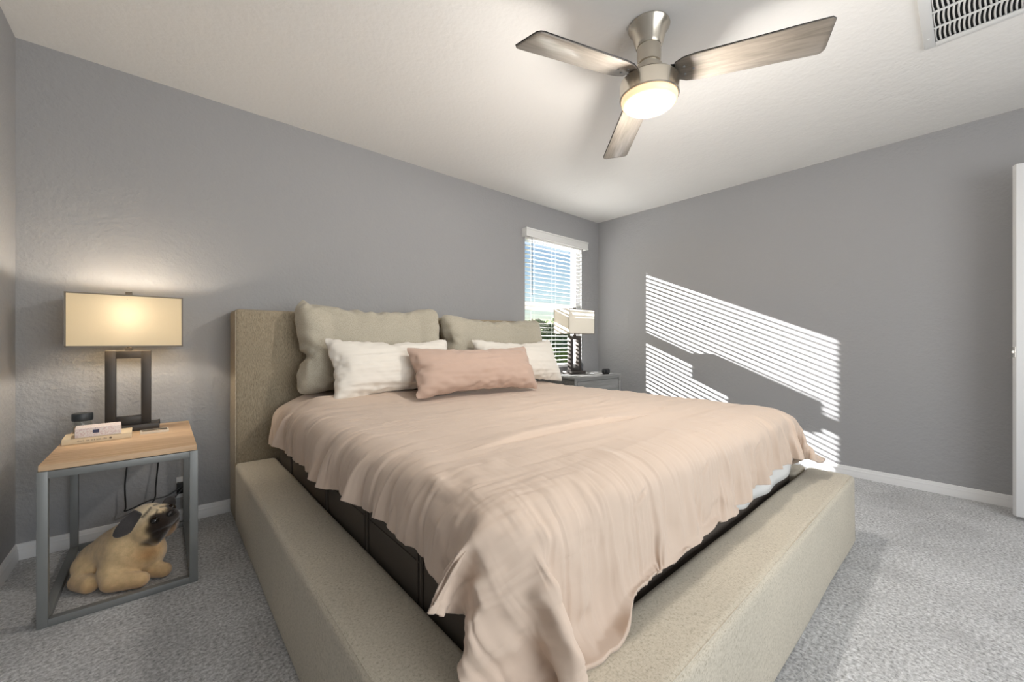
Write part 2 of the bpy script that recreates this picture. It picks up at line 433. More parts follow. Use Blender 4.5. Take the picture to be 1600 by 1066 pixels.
73,73,72,74,72,73,71,74,71,74,73,73,73,73,73,74,73,73,73,74,73,74,73,73,73,74,73,73,73,73,75,57,42,24,15,6,-14,-3,-4067,-4,12,6,26,40,57,71,71,73,74,
73,73,74,73,74,73,74,73,73,74,73,73,74,73,74,73,72,73,73,72,73,73,72,73,72,73,72,75,72,73,74,73,73,74,73,73,73,74,73,73,73,73,74,73,73,74,73,71,60,42,
24,8,7,1,-5,-4067,8,-12,10,20,43,57,74,72,74,73,73,73,74,74,73,73,73,74,73,74,73,74,73,74,73,73,72,73,73,72,72,72,73,73,74,72,70,75,74,74,71,75,74,73,
73,74,73,73,73,73,73,73,74,73,73,74,73,72,61,50,13,18,8,1,8,-4088,0,1,7,21,44,64,60,74,73,73,74,72,74,74,73,73,74,73,74,73,73,74,73,73,73,74,72,72,73,
73,72,73,72,73,74,73,72,74,73,73,73,74,73,73,73,73,74,73,73,73,73,73,74,73,74,73,74,74,62,46,24,7,7,-4,7,-4076,-6,4,1,28,44,54,69,74,72,74,73,73,73,
74,73,73,73,73,74,73,73,73,74,73,73,73,74,71,73,72,73,73,73,73,72,74,73,72,73,74,74,72,74,73,74,74,72,72,72,74,74,73,73,74,74,73,73,72,66,40,26,13,1,
-5,3,-4065,-2,6,4,21,39,54,70,75,71,74,74,72,73,74,72,74,73,73,72,74,74,73,73,73,73,74,73,71,72,73,73,73,74,72,73,73,74,71,74,73,73,74,73,73,74,73,71,
73,73,73,74,73,74,73,74,73,74,73,60,47,26,13,21,8,-3,-4091,4,-2,10,12,46,53,70,72,74,71,74,73,73,72,73,73,73,73,73,74,73,73,73,74,72,74,73,72,72,73,
73,72,73,73,73,73,73,72,74,73,73,73,73,74,73,73,71,73,74,73,73,74,73,73,74,74,74,71,64,44,24,15,29,5,4,-4103,8,-3,-2,23,45,61,65,73,71,71,73,74,72,74,
73,72,73,73,74,73,73,72,73,73,73,74,72,73,73,72,72,73,74,73,73,72,72,74,73,73,73,73,73,73,73,74,72,73,72,73,73,74,73,73,74,73,71,75,65,50,27,17,-4,4,
2,-4080,-1,1,13,23,41,54,69,72,69,74,73,74,73,72,73,73,73,73,73,73,73,72,73,73,73,73,73,73,73,72,73,73,73,73,72,73,73,73,72,73,74,73,73,73,73,73,72,
72,73,73,74,73,73,73,74,73,72,76,63,45,38,-2,0,11,8,-4084,12,-7,17,19,36,64,66,71,67,73,72,73,73,73,72,74,72,74,72,74,72,73,73,74,71,74,72,73,73,73,
72,73,73,73,73,72,73,73,73,72,73,73,73,73,74,72,73,73,73,72,73,74,73,73,74,72,73,70,68,43,40,17,3,5,7,-4093,14,-14,3,36,33,63,72,65,65,74,73,74,72,73,
73,73,73,73,73,73,72,73,74,73,72,73,72,73,73,73,73,73,73,73,72,73,73,73,72,74,73,72,73,73,73,73,73,73,73,72,73,73,73,74,73,73,73,70,62,49,35,8,4,4,13,
-4144,23,29,31,22,36,61,66,59,69,73,74,73,73,73,73,72,74,72,73,73,73,73,73,73,73,73,72,73,73,73,73,73,72,73,73,73,73,73,73,73,73,73,73,72,73,73,73,73,
73,73,73,73,73,73,72,73,73,73,58,51,31,18,38,15,23,-4220,17,25,24,27,62,63,66,64,63,73,73,73,73,73,73,73,73,73,72,73,73,73,73,73,73,73,73,73,73,73,73,
73,73,73,73,73,73,72,73,73,73,73,73,73,73,73,73,73,73,73,73,73,73,73,73,73,74,72,60,73,50,48,31,40,33,-4261,27,3,1,29,24,66,58,65,75,73,73,73,73,73,
73,73,73,73,73,73,73,73,73,73,73,73,73,73,73,73,73,73,73,73,73,73,73,73,73,73,73,73,73,73,73,73,73,73,73,73,73,73,73,73,73,73,70,73,71,39,36,41,47,42,
28,-4212,10,-4,11,18,37,47,72,68,71,73,73,73,73,73,73,74,73,73,73,73,73,73,73,73,73,73,73,73,73,74,73,73,73,73,73,73,73,73,73,73,73,73,73,74,73,73,73,
73,73,73,73,73,73,73,73,74,70,73,65,52,37,14,-9,5,3,-4083,2,14,7,17,25,58,66,74,73,72,73,73,73,73,73,73,74,73,73,73,73,73,73,74,73,73,73,73,73,73,73,
74,73,73,73,73,73,73,74,73,73,73,73,73,73,73,74,73,73,73,73,73,73,74,73,73,75,67,66,52,34,8,2,7,4,-4070,-4,10,3,3,43,51,62,73,74,72,73,74,73,73,73,73,
74,73,73,73,73,74,73,73,73,73,74,73,73,73,73,74,73,73,73,73,73,74,73,73,73,73,74,73,73,73,73,74,73,73,73,73,74,73,73,73,74,74,62,50,32,21,-7,5,0,
-4073,17,-9,2,15,35,52,66,68,72,74,73,73,74,73,73,73,74,73,73,73,74,73,73,73,74,73,73,73,74,73,73,73,74,73,73,73,74,73,73,74,73,73,73,74,73,73,73,74,
73,73,73,74,73,73,73,72,74,74,62,51,33,26,10,27,-10,-4125,5,10,20,11,31,54,65,68,70,72,74,73,73,74,73,73,74,73,73,74,73,73,73,74,73,73,74,73,73,74,73,
73,74,73,73,74,73,73,74,73,73,74,73,73,74,73,73,74,73,73,73,74,73,73,74,72,72,72,66,51,31,11,12,-2,18,-4083,5,9,10,1,31,57,67,70,65,62,73,74,73,73,74,
73,74,73,73,74,73,73,74,73,74,73,73,74,73,74,73,73,74,73,73,74,73,74,73,73,74,73,74,73,73,74,73,73,74,73,74,73,73,74,73,72,62,74,68,44,35,15,-9,4,-8,],
[1013,-6,-3,16,13,-71,-24,64,27,5,-20,-3,-1,3,-1,11,10,14,17,-6,-32,-9,9,10,-6,-6,34,9,10,11,4,-30,-34,13,45,50,-67,13,48,11,1,-3,-73,43,26,-16,19,-19,
-21,39,-23,-28,43,-2,-85,-21,87,23,8,-58,-73,-36,-10,-8,14,2,119,-10,-16,32,-18,-78,-47,43,75,39,-17,-7,9,-5,-2,17,12,11,10,-8,-67,22,18,3,-4,-10,12,
24,17,1,-9,-28,-47,21,58,4,-65,6,49,-4,-5,18,-66,45,19,-15,3,-4,-21,33,-25,-30,38,8,-74,-18,83,12,-1,-51,-69,5,22,-8,14,7,124,-17,-14,-1,-11,-93,-78,
48,80,36,11,-6,7,-8,-17,16,3,-2,10,0,-53,35,6,-19,8,-21,36,16,-11,3,8,-23,-55,16,35,27,-49,-7,35,12,-16,25,-61,46,9,-19,6,11,-25,29,-15,-29,32,8,-65,
-16,62,27,-2,-63,-53,27,42,6,8,17,79,-4,-29,-28,8,-72,-87,27,78,43,-20,-15,31,4,-24,14,4,-6,3,-2,-46,51,-1,-22,8,-22,43,-7,1,-7,2,-9,-30,11,28,5,-30,
-10,45,-12,-9,25,-42,36,4,-23,20,-4,-16,24,-20,-16,17,6,-31,-16,58,2,3,-72,8,40,23,22,29,21,52,-46,-45,-20,-14,-21,-88,5,69,34,-19,-9,20,-3,-11,11,-1,
2,1,-12,-26,44,-15,-13,15,-19,28,-10,12,1,2,-11,-14,-13,41,-19,-18,4,29,1,-3,6,-27,24,-4,-18,12,4,-15,24,-7,-14,21,0,-24,-20,44,-6,10,-43,11,47,33,25,
38,31,8,-42,-34,-23,-37,-29,-57,-16,70,6,-2,-10,12,-3,0,6,4,-12,12,-5,-24,17,-5,-6,24,-12,-5,17,-2,-6,2,-1,0,-26,33,-4,-28,13,19,-8,-6,6,-18,23,3,-14,
9,6,-5,-6,11,-3,2,-8,6,-28,31,-15,6,-16,45,45,24,52,39,34,-8,-42,-53,-42,-29,-23,-27,-22,31,-11,-1,12,-4,1,-7,5,4,1,-8,8,-15,14,-4,5,0,-11,12,0,1,-2,
-1,-3,2,-9,7,-3,1,3,-4,9,3,-5,-3,9,6,-7,5,5,-9,6,2,4,2,-1,1,-24,9,0,22,2,30,40,43,49,18,-33,44,-1,-50,-47,-46,-22,-30,-9,-15,4,10,-2,-1,-2,2,2,-6,3,4,
0,-14,15,-1,2,0,1,0,1,1,1,-4,2,1,4,-3,5,-1,3,5,4,2,1,3,2,4,3,0,6,0,0,-2,6,-18,7,1,6,-2,0,-1,21,37,33,52,-33,-21,-19,52,24,8,-34,-47,-38,-25,-7,1,-3,0,
-1,-2,-3,-7,3,7,3,-2,3,1,2,1,1,0,1,1,1,1,0,0,2,-2,5,1,0,1,7,4,3,4,4,4,4,2,5,4,-1,4,0,1,-1,0,-1,3,-3,-1,0,7,16,27,28,-39,2,-33,3,98,-14,-18,-15,-18,
-16,-7,-10,2,-2,-6,2,-4,-3,0,3,2,3,2,0,1,2,0,2,0,0,2,1,0,1,0,2,0,2,1,2,3,4,4,4,2,5,5,4,5,2,6,1,2,2,0,1,-1,0,1,-1,-1,0,5,2,4,3,-1,0,-4,7,54,-11,-5,-13,
-3,-4,-8,-5,0,-3,-3,-3,-4,-1,0,5,0,2,2,-2,5,1,1,0,1,1,0,1,1,-1,1,1,0,1,2,2,3,3,5,1,5,3,5,2,3,5,6,0,3,1,3,1,-2,-1,1,-1,2,-2,3,0,-1,-8,-17,-14,-9,25,78,
-3,1,-4,-7,-6,-5,-3,-4,-2,-2,-2,-2,-2,2,2,1,2,0,2,1,0,1,0,0,1,1,0,0,1,-2,1,1,2,1,4,0,6,1,4,7,2,2,6,2,4,2,1,3,3,-1,2,-1,1,0,0,-2,1,0,-2,-3,-13,-13,-8,
-15,-8,125,-1,-2,-5,-7,-11,-3,-2,-2,-2,-2,-1,-1,-2,1,1,2,1,0,1,1,1,0,0,0,2,-1,1,2,-1,0,3,5,-1,1,3,2,1,6,4,2,-2,6,2,3,5,0,1,2,0,1,0,-1,1,-1,0,0,3,1,-1,
-6,-2,-4,-10,-6,-10,115,-7,-6,-9,-6,-6,-4,-3,-4,1,-2,0,-1,-1,0,2,1,1,0,-1,2,-1,0,1,1,-2,1,2,0,0,0,2,2,2,2,1,2,0,5,1,2,3,4,1,2,3,3,0,1,0,1,0,0,-1,1,1,
1,0,1,-1,-4,-4,-3,-4,-10,-5,106,-4,-6,-4,-4,-4,-5,-2,-2,-2,-1,0,0,-1,1,0,1,2,-1,1,-2,1,1,0,-1,1,-1,1,2,-1,4,2,0,0,1,3,2,3,4,-1,2,-1,3,1,1,3,-2,2,1,-1,
0,1,1,0,2,0,4,0,4,-6,-5,-9,-6,-5,-4,-2,104,-3,-4,-3,-4,-3,-1,-1,-2,0,-2,0,-2,0,0,1,0,0,0,-1,2,-2,0,0,-1,0,1,0,1,1,3,2,1,3,2,3,1,3,0,2,1,0,0,0,0,0,0,
-1,0,0,0,1,0,1,1,2,2,1,4,0,-5,-5,-2,-4,-11,1,94,-3,-1,-3,-2,-3,0,-1,-1,-1,1,-2,0,1,-1,0,-1,2,0,-2,0,-1,-1,-2,0,1,0,0,0,1,1,2,2,2,3,1,2,2,2,0,0,0,0,0,
0,0,0,-1,-1,1,0,0,0,0,2,2,1,3,3,1,-2,-2,4,6,-2,10,54,0,-2,1,-4,-1,0,1,0,1,-2,3,-2,-1,2,-3,0,-1,1,-2,-2,-1,-1,-1,-2,0,1,0,-1,0,2,1,2,1,2,3,1,2,1,1,0,0,
-2,1,0,-2,-1,1,-1,1,0,0,1,1,0,2,2,2,3,1,2,4,-4,20,3,-2,54,-3,5,-1,0,1,0,-1,-1,1,-6,2,-2,-2,-1,0,-1,-1,-1,-1,2,-4,-4,3,-8,4,2,-2,0,0,0,0,5,2,0,4,1,1,2,
1,2,-1,1,0,1,0,-2,2,0,-2,4,0,2,-1,1,3,-2,4,1,1,-3,1,12,-13,-2,12,65,0,-1,3,1,0,1,-2,-1,-1,-2,-1,-1,-3,-1,0,-1,0,-2,3,0,1,0,-1,-1,1,-1,2,-9,-1,-1,2,2,
1,4,-1,4,2,2,2,1,1,1,-2,1,0,1,0,1,-1,2,0,0,1,1,1,-1,1,1,2,-3,-6,4,-1,-10,-10,97,0,1,2,1,1,0,-2,-1,-1,-1,-1,-2,-2,-1,0,-1,-1,0,2,-1,1,4,-1,-2,-1,0,-1,
0,0,3,-1,1,1,-1,1,0,0,1,2,2,1,3,1,1,-5,2,0,2,0,-3,5,3,0,1,1,-3,3,-2,0,0,-3,-4,-4,-5,-17,107,3,-1,1,-1,0,0,-1,-1,-2,-1,0,-1,-3,0,-2,0,-4,7,1,1,-1,5,2,
0,2,2,3,-4,4,-6,-4,5,-8,2,-5,1,2,-1,2,3,1,2,1,2,2,1,0,1,0,1,3,-1,1,1,-2,0,0,0,-3,-1,-1,-2,6,-1,0,95,-10,-4,-2,-5,1,0,-1,0,1,-2,0,-2,1,-1,-1,-1,3,-2,2,
2,0,1,6,-2,0,1,2,-1,2,0,1,0,-1,0,0,-3,1,-4,-3,1,1,0,2,1,0,2,1,1,0,1,1,-1,1,1,0,0,-1,0,-2,-2,-2,-3,0,-8,6,102,-9,0,-3,-5,-1,-1,0,1,0,-1,-1,1,-1,0,-1,1,
-1,0,2,-1,4,0,2,1,0,2,0,-2,3,1,-1,-1,0,-1,1,-3,-1,-2,-1,6,-4,-1,2,1,2,1,0,1,-1,1,1,1,0,1,-1,0,0,-1,-1,1,3,0,0,3,7,50,11,1,6,-4,-1,-1,3,0,-3,1,3,-3,3,
-2,-4,4,1,-2,-1,5,0,-1,3,3,-3,3,-2,2,-1,2,0,4,-4,2,-3,0,2,-4,-1,-2,3,1,-1,1,1,0,1,1,0,-2,-1,0,1,-1,1,0,-2,0,1,-1,1,4,-3,8,1,80,-19,15,-8,0,-1,0,0,0,0,
1,2,-1,0,0,2,1,-1,3,0,-1,3,-1,2,3,-1,1,1,-1,0,0,-1,0,-1,0,-2,-1,1,-4,1,0,-1,1,1,0,0,2,0,0,0,1,-1,0,0,0,-1,-1,2,-4,5,5,-1,9,9,4,1,33,3,5,3,1,1,-1,1,0,
0,1,1,1,0,0,1,1,1,0,1,2,1,1,0,1,0,0,1,0,1,-2,0,-1,0,1,-1,1,-1,-2,-2,1,-2,3,-3,3,-2,0,1,0,1,0,1,-1,1,0,-1,0,0,2,1,2,-4,-2,-7,7,11,65,-1,2,-2,1,-2,0,1,
1,1,0,0,3,-3,3,-2,2,3,-1,1,0,3,-1,4,-1,-2,3,0,0,0,0,-2,2,0,-2,0,-2,1,0,-1,-1,-1,2,-2,1,0,-1,0,0,1,0,0,0,0,0,0,1,0,0,4,-1,-5,3,2,4,14,55,1,-1,-2,-1,1,
-1,-1,2,2,2,-2,2,2,1,-1,2,0,-2,3,2,-1,2,0,1,0,0,0,0,0,-1,0,0,0,-1,0,-1,1,-1,0,-1,-1,0,-1,0,0,2,-2,1,1,0,0,0,-1,1,1,0,0,2,2,6,5,6,7,7,9,40,-4,-4,-3,-1,
2,1,0,0,1,0,1,1,0,2,0,0,2,1,-1,2,0,1,0,0,0,1,0,-1,1,-2,2,0,0,-2,1,0,0,-1,-1,0,1,-1,-1,2,1,-2,-2,4,-3,3,0,2,-1,0,4,-1,-1,2,-1,-3,19,15,22,14,11,-16,7,
2,-5,3,-1,1,3,1,0,2,-3,4,2,0,-3,0,1,2,0,0,0,1,0,0,0,0,0,0,0,0,0,0,-1,0,0,1,-1,-1,1,0,0,0,0,0,0,0,0,0,0,1,1,0,1,0,-1,1,1,1,1,4,1,3,1,-3,-3,61,0,-1,3,
-1,3,1,3,1,1,1,1,0,1,1,0,0,-1,0,0,0,-1,2,-1,0,0,1,-1,1,-1,0,0,0,-1,1,0,-1,1,1,-1,0,1,0,1,-1,1,-1,0,1,-1,-1,3,-1,1,-1,1,1,1,2,-1,2,-6,-8,-8,10,-3,102,
-9,0,-4,-2,-4,-1,2,1,1,1,1,1,1,0,0,0,0,0,-1,1,0,0,0,0,0,1,-1,0,0,-1,1,-1,0,0,0,1,-1,1,0,0,1,1,0,-1,1,0,0,0,0,0,1,1,-1,1,0,1,2,-1,0,2,0,2,4,-4,2,72,6,
3,-9,-4,-2,-1,1,2,1,0,1,0,1,0,0,-1,0,1,0,0,0,0,1,1,-1,-1,1,-1,0,0,0,-1,-1,1,0,0,0,1,0,0,0,1,1,0,0,-1,2,0,-1,0,1,0,1,0,0,1,0,1,1,1,1,0,0,1,0,74,-7,7,7,
-6,-7,-2,3,1,0,1,1,1,0,0,1,0,0,0,-2,2,1,-1,0,0,0,1,-2,0,1,-1,2,-3,-1,1,-1,1,0,1,-2,2,1,0,0,0,0,1,0,0,0,0,1,0,1,1,-1,1,1,0,1,1,0,0,2,-3,2,86,-4,3,-2,1,
-9,-1,-3,0,2,-1,1,0,0,1,0,0,1,-1,2,0,0,0,0,-1,0,0,-1,0,0,0,0,-1,0,1,0,0,0,0,0,1,0,0,0,1,-1,1,0,-1,2,-1,0,1,0,1,1,0,0,1,2,2,5,-1,3,4,0,71,1,-2,-1,-3,
-4,0,-1,-1,1,-1,2,0,0,0,1,0,0,1,0,0,0,0,0,-1,0,0,-1,1,1,-1,-1,-3,5,-1,-1,1,-1,2,-4,4,-1,1,-1,0,0,0,0,1,0,1,0,1,0,0,0,1,3,-3,3,2,4,3,2,5,4,66,0,-3,-3,
-1,-2,-2,-1,0,-1,1,0,1,0,1,0,0,0,1,0,0,-1,0,0,0,0,-1,0,1,0,1,1,-1,1,-1,-1,2,-1,0,0,-1,0,0,0,0,1,-1,1,-1,1,1,0,0,2,0,1,0,0,2,0,1,4,2,2,4,1,71,-2,1,-3,
-2,-1,-3,-1,0,0,1,-2,2,0,0,1,-2,2,1,-1,0,0,0,0,0,0,-1,1,0,0,-1,3,-1,0,0,0,0,0,0,0,-1,0,0,0,1,-1,0,0,1,0,0,1,0,1,1,1,0,0,1,1,1,3,3,3,3,6,73,-1,-6,1,-4,
-4,-5,3,1,-1,-2,1,0,1,0,0,0,1,0,-1,0,0,1,-1,0,-1,0,0,0,1,0,0,0,0,0,1,-1,-1,1,0,0,-1,1,0,0,0,0,0,1,-1,1,0,1,1,0,1,0,1,1,1,1,3,1,4,4,1,79,-2,-1,-3,-4,
-2,-3,0,-1,-1,0,-1,-2,3,0,0,2,0,0,-2,0,-1,0,0,1,0,0,-1,2,0,-2,2,0,0,0,0,0,0,0,-1,-1,1,0,0,0,0,0,0,0,0,1,0,1,0,1,1,1,1,2,0,1,1,0,1,-1,1,99,-1,-2,-2,-5,
-4,-2,-3,-2,0,-2,0,-2,-1,3,-1,1,-1,-1,0,0,1,-1,0,0,-1,-1,0,0,1,2,-1,-1,1,1,-2,1,-1,0,0,-1,0,-1,1,0,0,0,-1,0,-1,2,1,0,1,1,1,1,1,1,2,0,0,2,-3,2,1,101,
-4,-2,-3,-3,-2,-2,-3,-1,-2,-2,-2,1,-1,0,-1,1,0,-1,1,-1,0,-1,0,0,0,0,0,1,1,0,2,-2,0,-1,0,-1,0,-1,0,0,1,1,-1,1,-3,2,-1,0,0,2,0,0,0,1,-1,3,1,1,2,0,0,0,
-4,0,2,107,-2,-4,-4,-3,-2,-4,-1,-3,-3,2,-3,-1,0,1,-2,1,0,0,-2,0,1,-1,-1,0,1,-1,1,-1,2,-1,4,-4,0,1,-1,-1,0,0,0,0,1,0,0,1,1,-1,0,0,0,-1,3,0,0,3,-2,0,3,
0,1,1,1,2,-3,4,5,96,-4,-4,-3,-3,-3,-5,1,-4,-3,-2,0,0,-1,1,0,-1,1,0,-2,0,0,0,0,1,0,-1,0,1,0,-2,0,0,2,-1,0,-1,1,-1,0,1,1,-1,1,1,0,0,1,-2,0,1,0,0,1,0,1,
0,0,3,3,4,5,5,3,-1,4,85,-4,-5,-2,-4,-2,-4,-3,-1,-4,-1,-1,0,0,-1,2,-2,1,-1,0,0,2,-1,0,-1,1,0,1,0,0,1,-1,0,-1,1,-1,0,-1,0,-2,2,0,0,0,1,0,1,-1,1,-1,0,0,
1,0,0,0,1,2,1,4,3,6,4,5,6,2,90,-5,-10,-4,-4,-6,-3,-5,-5,-1,0,0,0,0,0,0,0,0,0,0,-1,1,0,0,0,0,0,1,0,0,1,0,-1,0,0,-1,0,1,-1,0,0,0,0,0,1,0,0,-1,1,0,-1,1,
-1,1,0,0,2,0,6,1,5,3,6,7,4,6,90,-10,-8,-8,-8,-2,2,-7,-3,-4,0,0,0,0,0,0,0,-1,1,0,-1,1,0,-1,1,1,-1,1,-1,1,-1,0,0,1,0,-1,0,0,0,0,-1,1,0,0,0,0,0,0,0,0,0,
0,0,0,0,1,1,2,4,2,2,7,3,11,5,11,61,-6,8,-6,-16,9,-4,-3,-7,-3,0,0,0,0,0,0,0,0,0,0,0,0,0,0,0,0,0,0,0,0,0,0,0,0,0,0,0,0,0,0,0,0,0,0,0,0,0,0,0,0,0,0,0,0,
0,0,2,2,2,1,6,12,13,0,13,4,23,5,0,3,-1,-9,0,1,4,1,0,0,0,0,0,0,0,0,0,0,0,0,0,0,0,0,0,0,0,0,0,0,0,0,0,0,0,0,0,0,0,0,0,0,0,0,0,0,0,0,0,0,0,0,0,0,0,1,0,4,
-3,2,-1,5,-4,7,43,8,7,3,13,-6,2,0,2,-2,0,0,0,0,0,0,0,0,0,0,0,0,0,0,0,0,0,0,0,0,0,0,0,0,0,0,0,0,0,0,0,0,0,0,0,0,0,0,0,0,0,0,0,0,0,0,0,1,-1,1,-6,-15,
-17,3,18,9,64,8,6,6,4,4,0,0,0,-2,-1,0,0,0,0,0,0,0,0,0,0,0,0,0,0,0,0,0,0,0,0,0,0,0,0,0,0,0,0,0,0,0,0,0,0,0,0,0,0,0,0,0,0,0,0,0,0,1,1,0,-1,-2,-2,-3,-9,
-3,75,7,7,4,7,0,1,1,0,-1,-2,0,0,0,0,0,0,0,0,0,0,0,0,0,0,0,0,0,0,0,0,0,0,0,0,0,0,0,0,0,0,0,0,0,0,0,0,0,0,0,0,0,0,0,0,0,2,-1,2,1,0,-1,-4,-6,1,4,70,4,5,
3,3,1,0,1,-1,-2,0,0,0,0,0,0,0,0,0,0,0,0,0,0,0,0,0,0,0,0,0,0,0,0,0,0,0,0,0,0,0,0,0,0,0,0,0,0,0,0,0,0,0,0,0,0,0,1,5,-1,0,0,4,-3,5,0,56,4,5,4,3,1,4,0,-4,
-2,-1,0,0,0,0,0,0,0,0,0,0,0,0,0,0,0,0,0,0,0,0,0,0,0,0,0,0,0,0,0,0,0,0,0,0,0,0,0,0,0,0,0,0,0,0,0,1,2,4,1,0,1,2,1,6,5,50,4,2,2,7,4,0,0,-2,-6,-2,0,0,0,0,
0,0,0,0,0,0,0,0,0,0,0,0,0,0,0,0,0,0,0,0,0,0,0,0,0,0,0,0,0,0,0,0,0,0,0,0,0,0,0,0,0,1,3,3,1,0,1,7,-1,-2,4,53,4,2,3,11,1,1,-2,-6,-2,-1,0,0,0,0,0,0,0,0,0,
0,0,0,0,0,0,0,0,0,0,0,0,0,0,0,0,0,0,0,0,0,0,0,0,0,0,0,0,0,0,0,0,0,0,0,0,1,2,4,2,0,1,11,4,-2,-1,],
[700,9,-9,-3,42,-39,0,0,26,-29,3,0,0,21,-21,0,0,0,-3,3,0,0,0,16,-16,2,-5,3,0,8,20,-28,0,0,0,0,3,8,1,4,4,8,11,5,9,5,6,5,3,2,2,1,6,5,4,0,-15,-12,-13,-9,
-6,-26,-11,7,-5,-2,6,8,20,-27,30,11,27,-7,-28,-17,9,0,-23,-9,23,-14,-2,3,4,6,14,-3,-8,2,8,14,6,-10,-1,4,5,7,15,-9,-14,9,22,8,0,3,3,9,11,2,9,8,6,2,5,2,
2,1,5,2,8,-1,-15,-11,-13,-10,-5,-44,-50,2,4,-24,9,21,19,18,26,28,34,-8,-29,-16,-6,-6,-11,-6,7,3,5,3,6,6,4,-6,1,4,6,8,2,0,2,3,4,6,13,-7,-15,7,22,10,-1,
3,3,8,11,2,9,7,6,4,3,2,2,2,4,1,8,-1,-15,-11,-14,-7,-16,-51,-54,-31,-41,0,69,18,28,23,21,32,37,-6,-23,-15,-4,-7,-8,-7,5,4,4,3,5,6,5,-8,1,5,4,8,1,1,2,2,
3,5,7,-4,-13,6,22,12,-1,3,3,9,8,4,8,6,5,6,2,2,1,4,3,1,6,-1,-14,-10,-14,-5,-45,-58,-44,-66,-53,-6,129,33,22,21,22,37,36,2,-19,-12,-6,-5,-8,-7,4,4,3,4,
4,5,5,-7,1,3,0,12,1,0,2,4,2,4,3,1,-14,10,16,9,2,1,4,8,8,4,5,9,5,4,4,1,1,4,1,2,3,3,-15,-10,-13,-24,-46,-50,-66,-56,-62,-46,161,50,39,22,22,29,44,15,
-21,-8,-7,-4,-8,-5,2,4,3,4,4,3,4,-6,-1,6,-3,9,5,0,1,4,2,3,1,4,-10,7,17,4,2,3,6,4,8,3,3,10,6,3,2,3,0,3,4,0,1,4,-13,-13,-6,-34,-63,-58,-56,-69,-59,-62,
172,49,51,40,20,31,36,18,-2,-5,-8,-4,-7,-6,3,3,3,2,5,3,4,-6,3,0,3,8,-1,0,4,1,2,3,1,3,-2,6,6,4,7,2,3,5,4,5,5,9,5,2,4,-1,3,1,3,-1,3,0,-7,-13,-22,-37,
-57,-62,-63,-63,-54,-62,152,58,48,54,31,26,37,17,11,-5,-7,-3,-6,-4,0,3,5,2,1,3,7,-5,3,0,1,2,2,2,1,1,2,2,1,1,-1,3,4,4,4,3,3,4,4,3,6,5,8,-1,1,1,4,2,9,
-2,2,-15,-2,-12,-15,-52,-59,-56,-53,-57,-60,-55,121,58,59,51,50,32,30,19,1,-1,-3,-2,-3,-2,6,3,-3,2,5,0,0,0,1,1,1,1,1,2,1,1,3,-1,4,-3,0,2,7,-3,3,2,2,3,
2,3,4,1,4,9,-7,1,0,2,2,5,-7,2,-6,-9,-26,-47,-56,-54,-52,-62,-49,-66,103,66,63,61,53,40,23,16,5,0,0,-6,-3,2,0,2,-1,0,3,0,1,2,-1,0,0,1,1,1,-1,1,2,-1,1,
2,-1,1,0,1,2,1,3,0,-1,0,1,8,-7,4,-1,-1,-1,1,7,-5,-2,0,-1,-10,-27,-21,-50,-65,-68,-68,-71,-56,75,65,67,58,62,63,33,15,3,-1,-1,0,7,-8,6,-5,0,0,1,12,-11,
-1,0,1,2,-2,0,0,0,9,-9,0,0,6,-4,-1,1,0,0,6,-6,3,-3,3,7,-2,-8,6,-4,-2,0,6,-5,3,-4,0,0,-9,-26,-38,-64,-49,-71,-71,-72,-62,75,70,74,68,72,52,40,10,2,0,1,
2,-1,-3,0,0,0,1,4,11,-15,0,0,3,0,-4,2,-2,2,-2,11,-2,-7,0,3,-5,0,2,0,1,-3,2,1,-3,1,0,2,4,-2,-5,1,-1,3,1,-4,0,0,-8,-17,-45,-66,-66,-71,-72,-72,-72,116,
73,73,72,62,47,43,5,1,1,-2,0,3,-2,-3,0,4,-3,5,9,-15,0,2,-1,8,-9,7,-2,1,3,1,-2,-8,1,-1,0,0,10,-10,0,3,7,1,-8,1,-4,3,4,-3,0,-3,-1,1,2,-3,0,0,-5,-25,-50,
-68,-73,-77,-68,-76,-72,161,72,70,71,58,52,23,12,-4,2,-2,-1,1,-1,0,0,0,9,-3,-5,1,-2,2,0,2,-4,8,-6,3,-6,1,9,-7,3,2,-4,6,-9,6,-6,0,8,0,-7,-1,1,2,3,-2,0,
-4,1,1,4,-4,-1,-1,-10,-28,-49,-69,-76,-76,-75,-73,-74,181,73,73,71,64,49,11,9,2,5,-8,0,6,0,1,-7,0,11,-7,-2,-1,1,0,-2,1,0,1,0,2,-2,-2,0,0,1,-1,0,3,-3,
0,1,1,-2,3,1,-3,0,-1,3,6,-6,-3,0,0,2,5,-2,-5,-4,-20,-56,-73,-77,-76,-78,-80,-73,197,73,75,66,60,58,1,13,3,-4,11,-16,0,3,-3,0,2,1,1,8,-12,1,2,-3,1,0,1,
-2,0,1,-1,0,1,-1,0,5,-2,2,-2,-1,-2,0,2,0,0,-2,1,1,4,-3,0,-1,5,-1,10,-10,-6,2,-35,-42,-70,-75,-75,-72,-78,-74,186,75,68,72,57,48,12,2,-1,2,-2,1,-1,1,5,
-5,6,-4,2,1,-2,-2,1,6,-3,-4,-2,0,0,7,-6,7,0,2,-10,0,6,2,-8,0,0,7,-1,-6,0,0,0,0,3,-3,5,-5,5,7,-12,5,-4,-9,-13,-53,-66,-70,-72,-72,-73,-71,174,71,72,66,
64,38,16,0,-1,-2,2,-2,0,2,-2,3,-1,3,-5,7,-4,-3,0,3,9,-12,5,-3,-2,0,10,-8,-2,0,0,6,-6,4,-1,0,0,1,-4,0,0,0,-1,5,1,-2,1,-2,2,-2,1,0,0,-7,-25,-48,-59,-69,
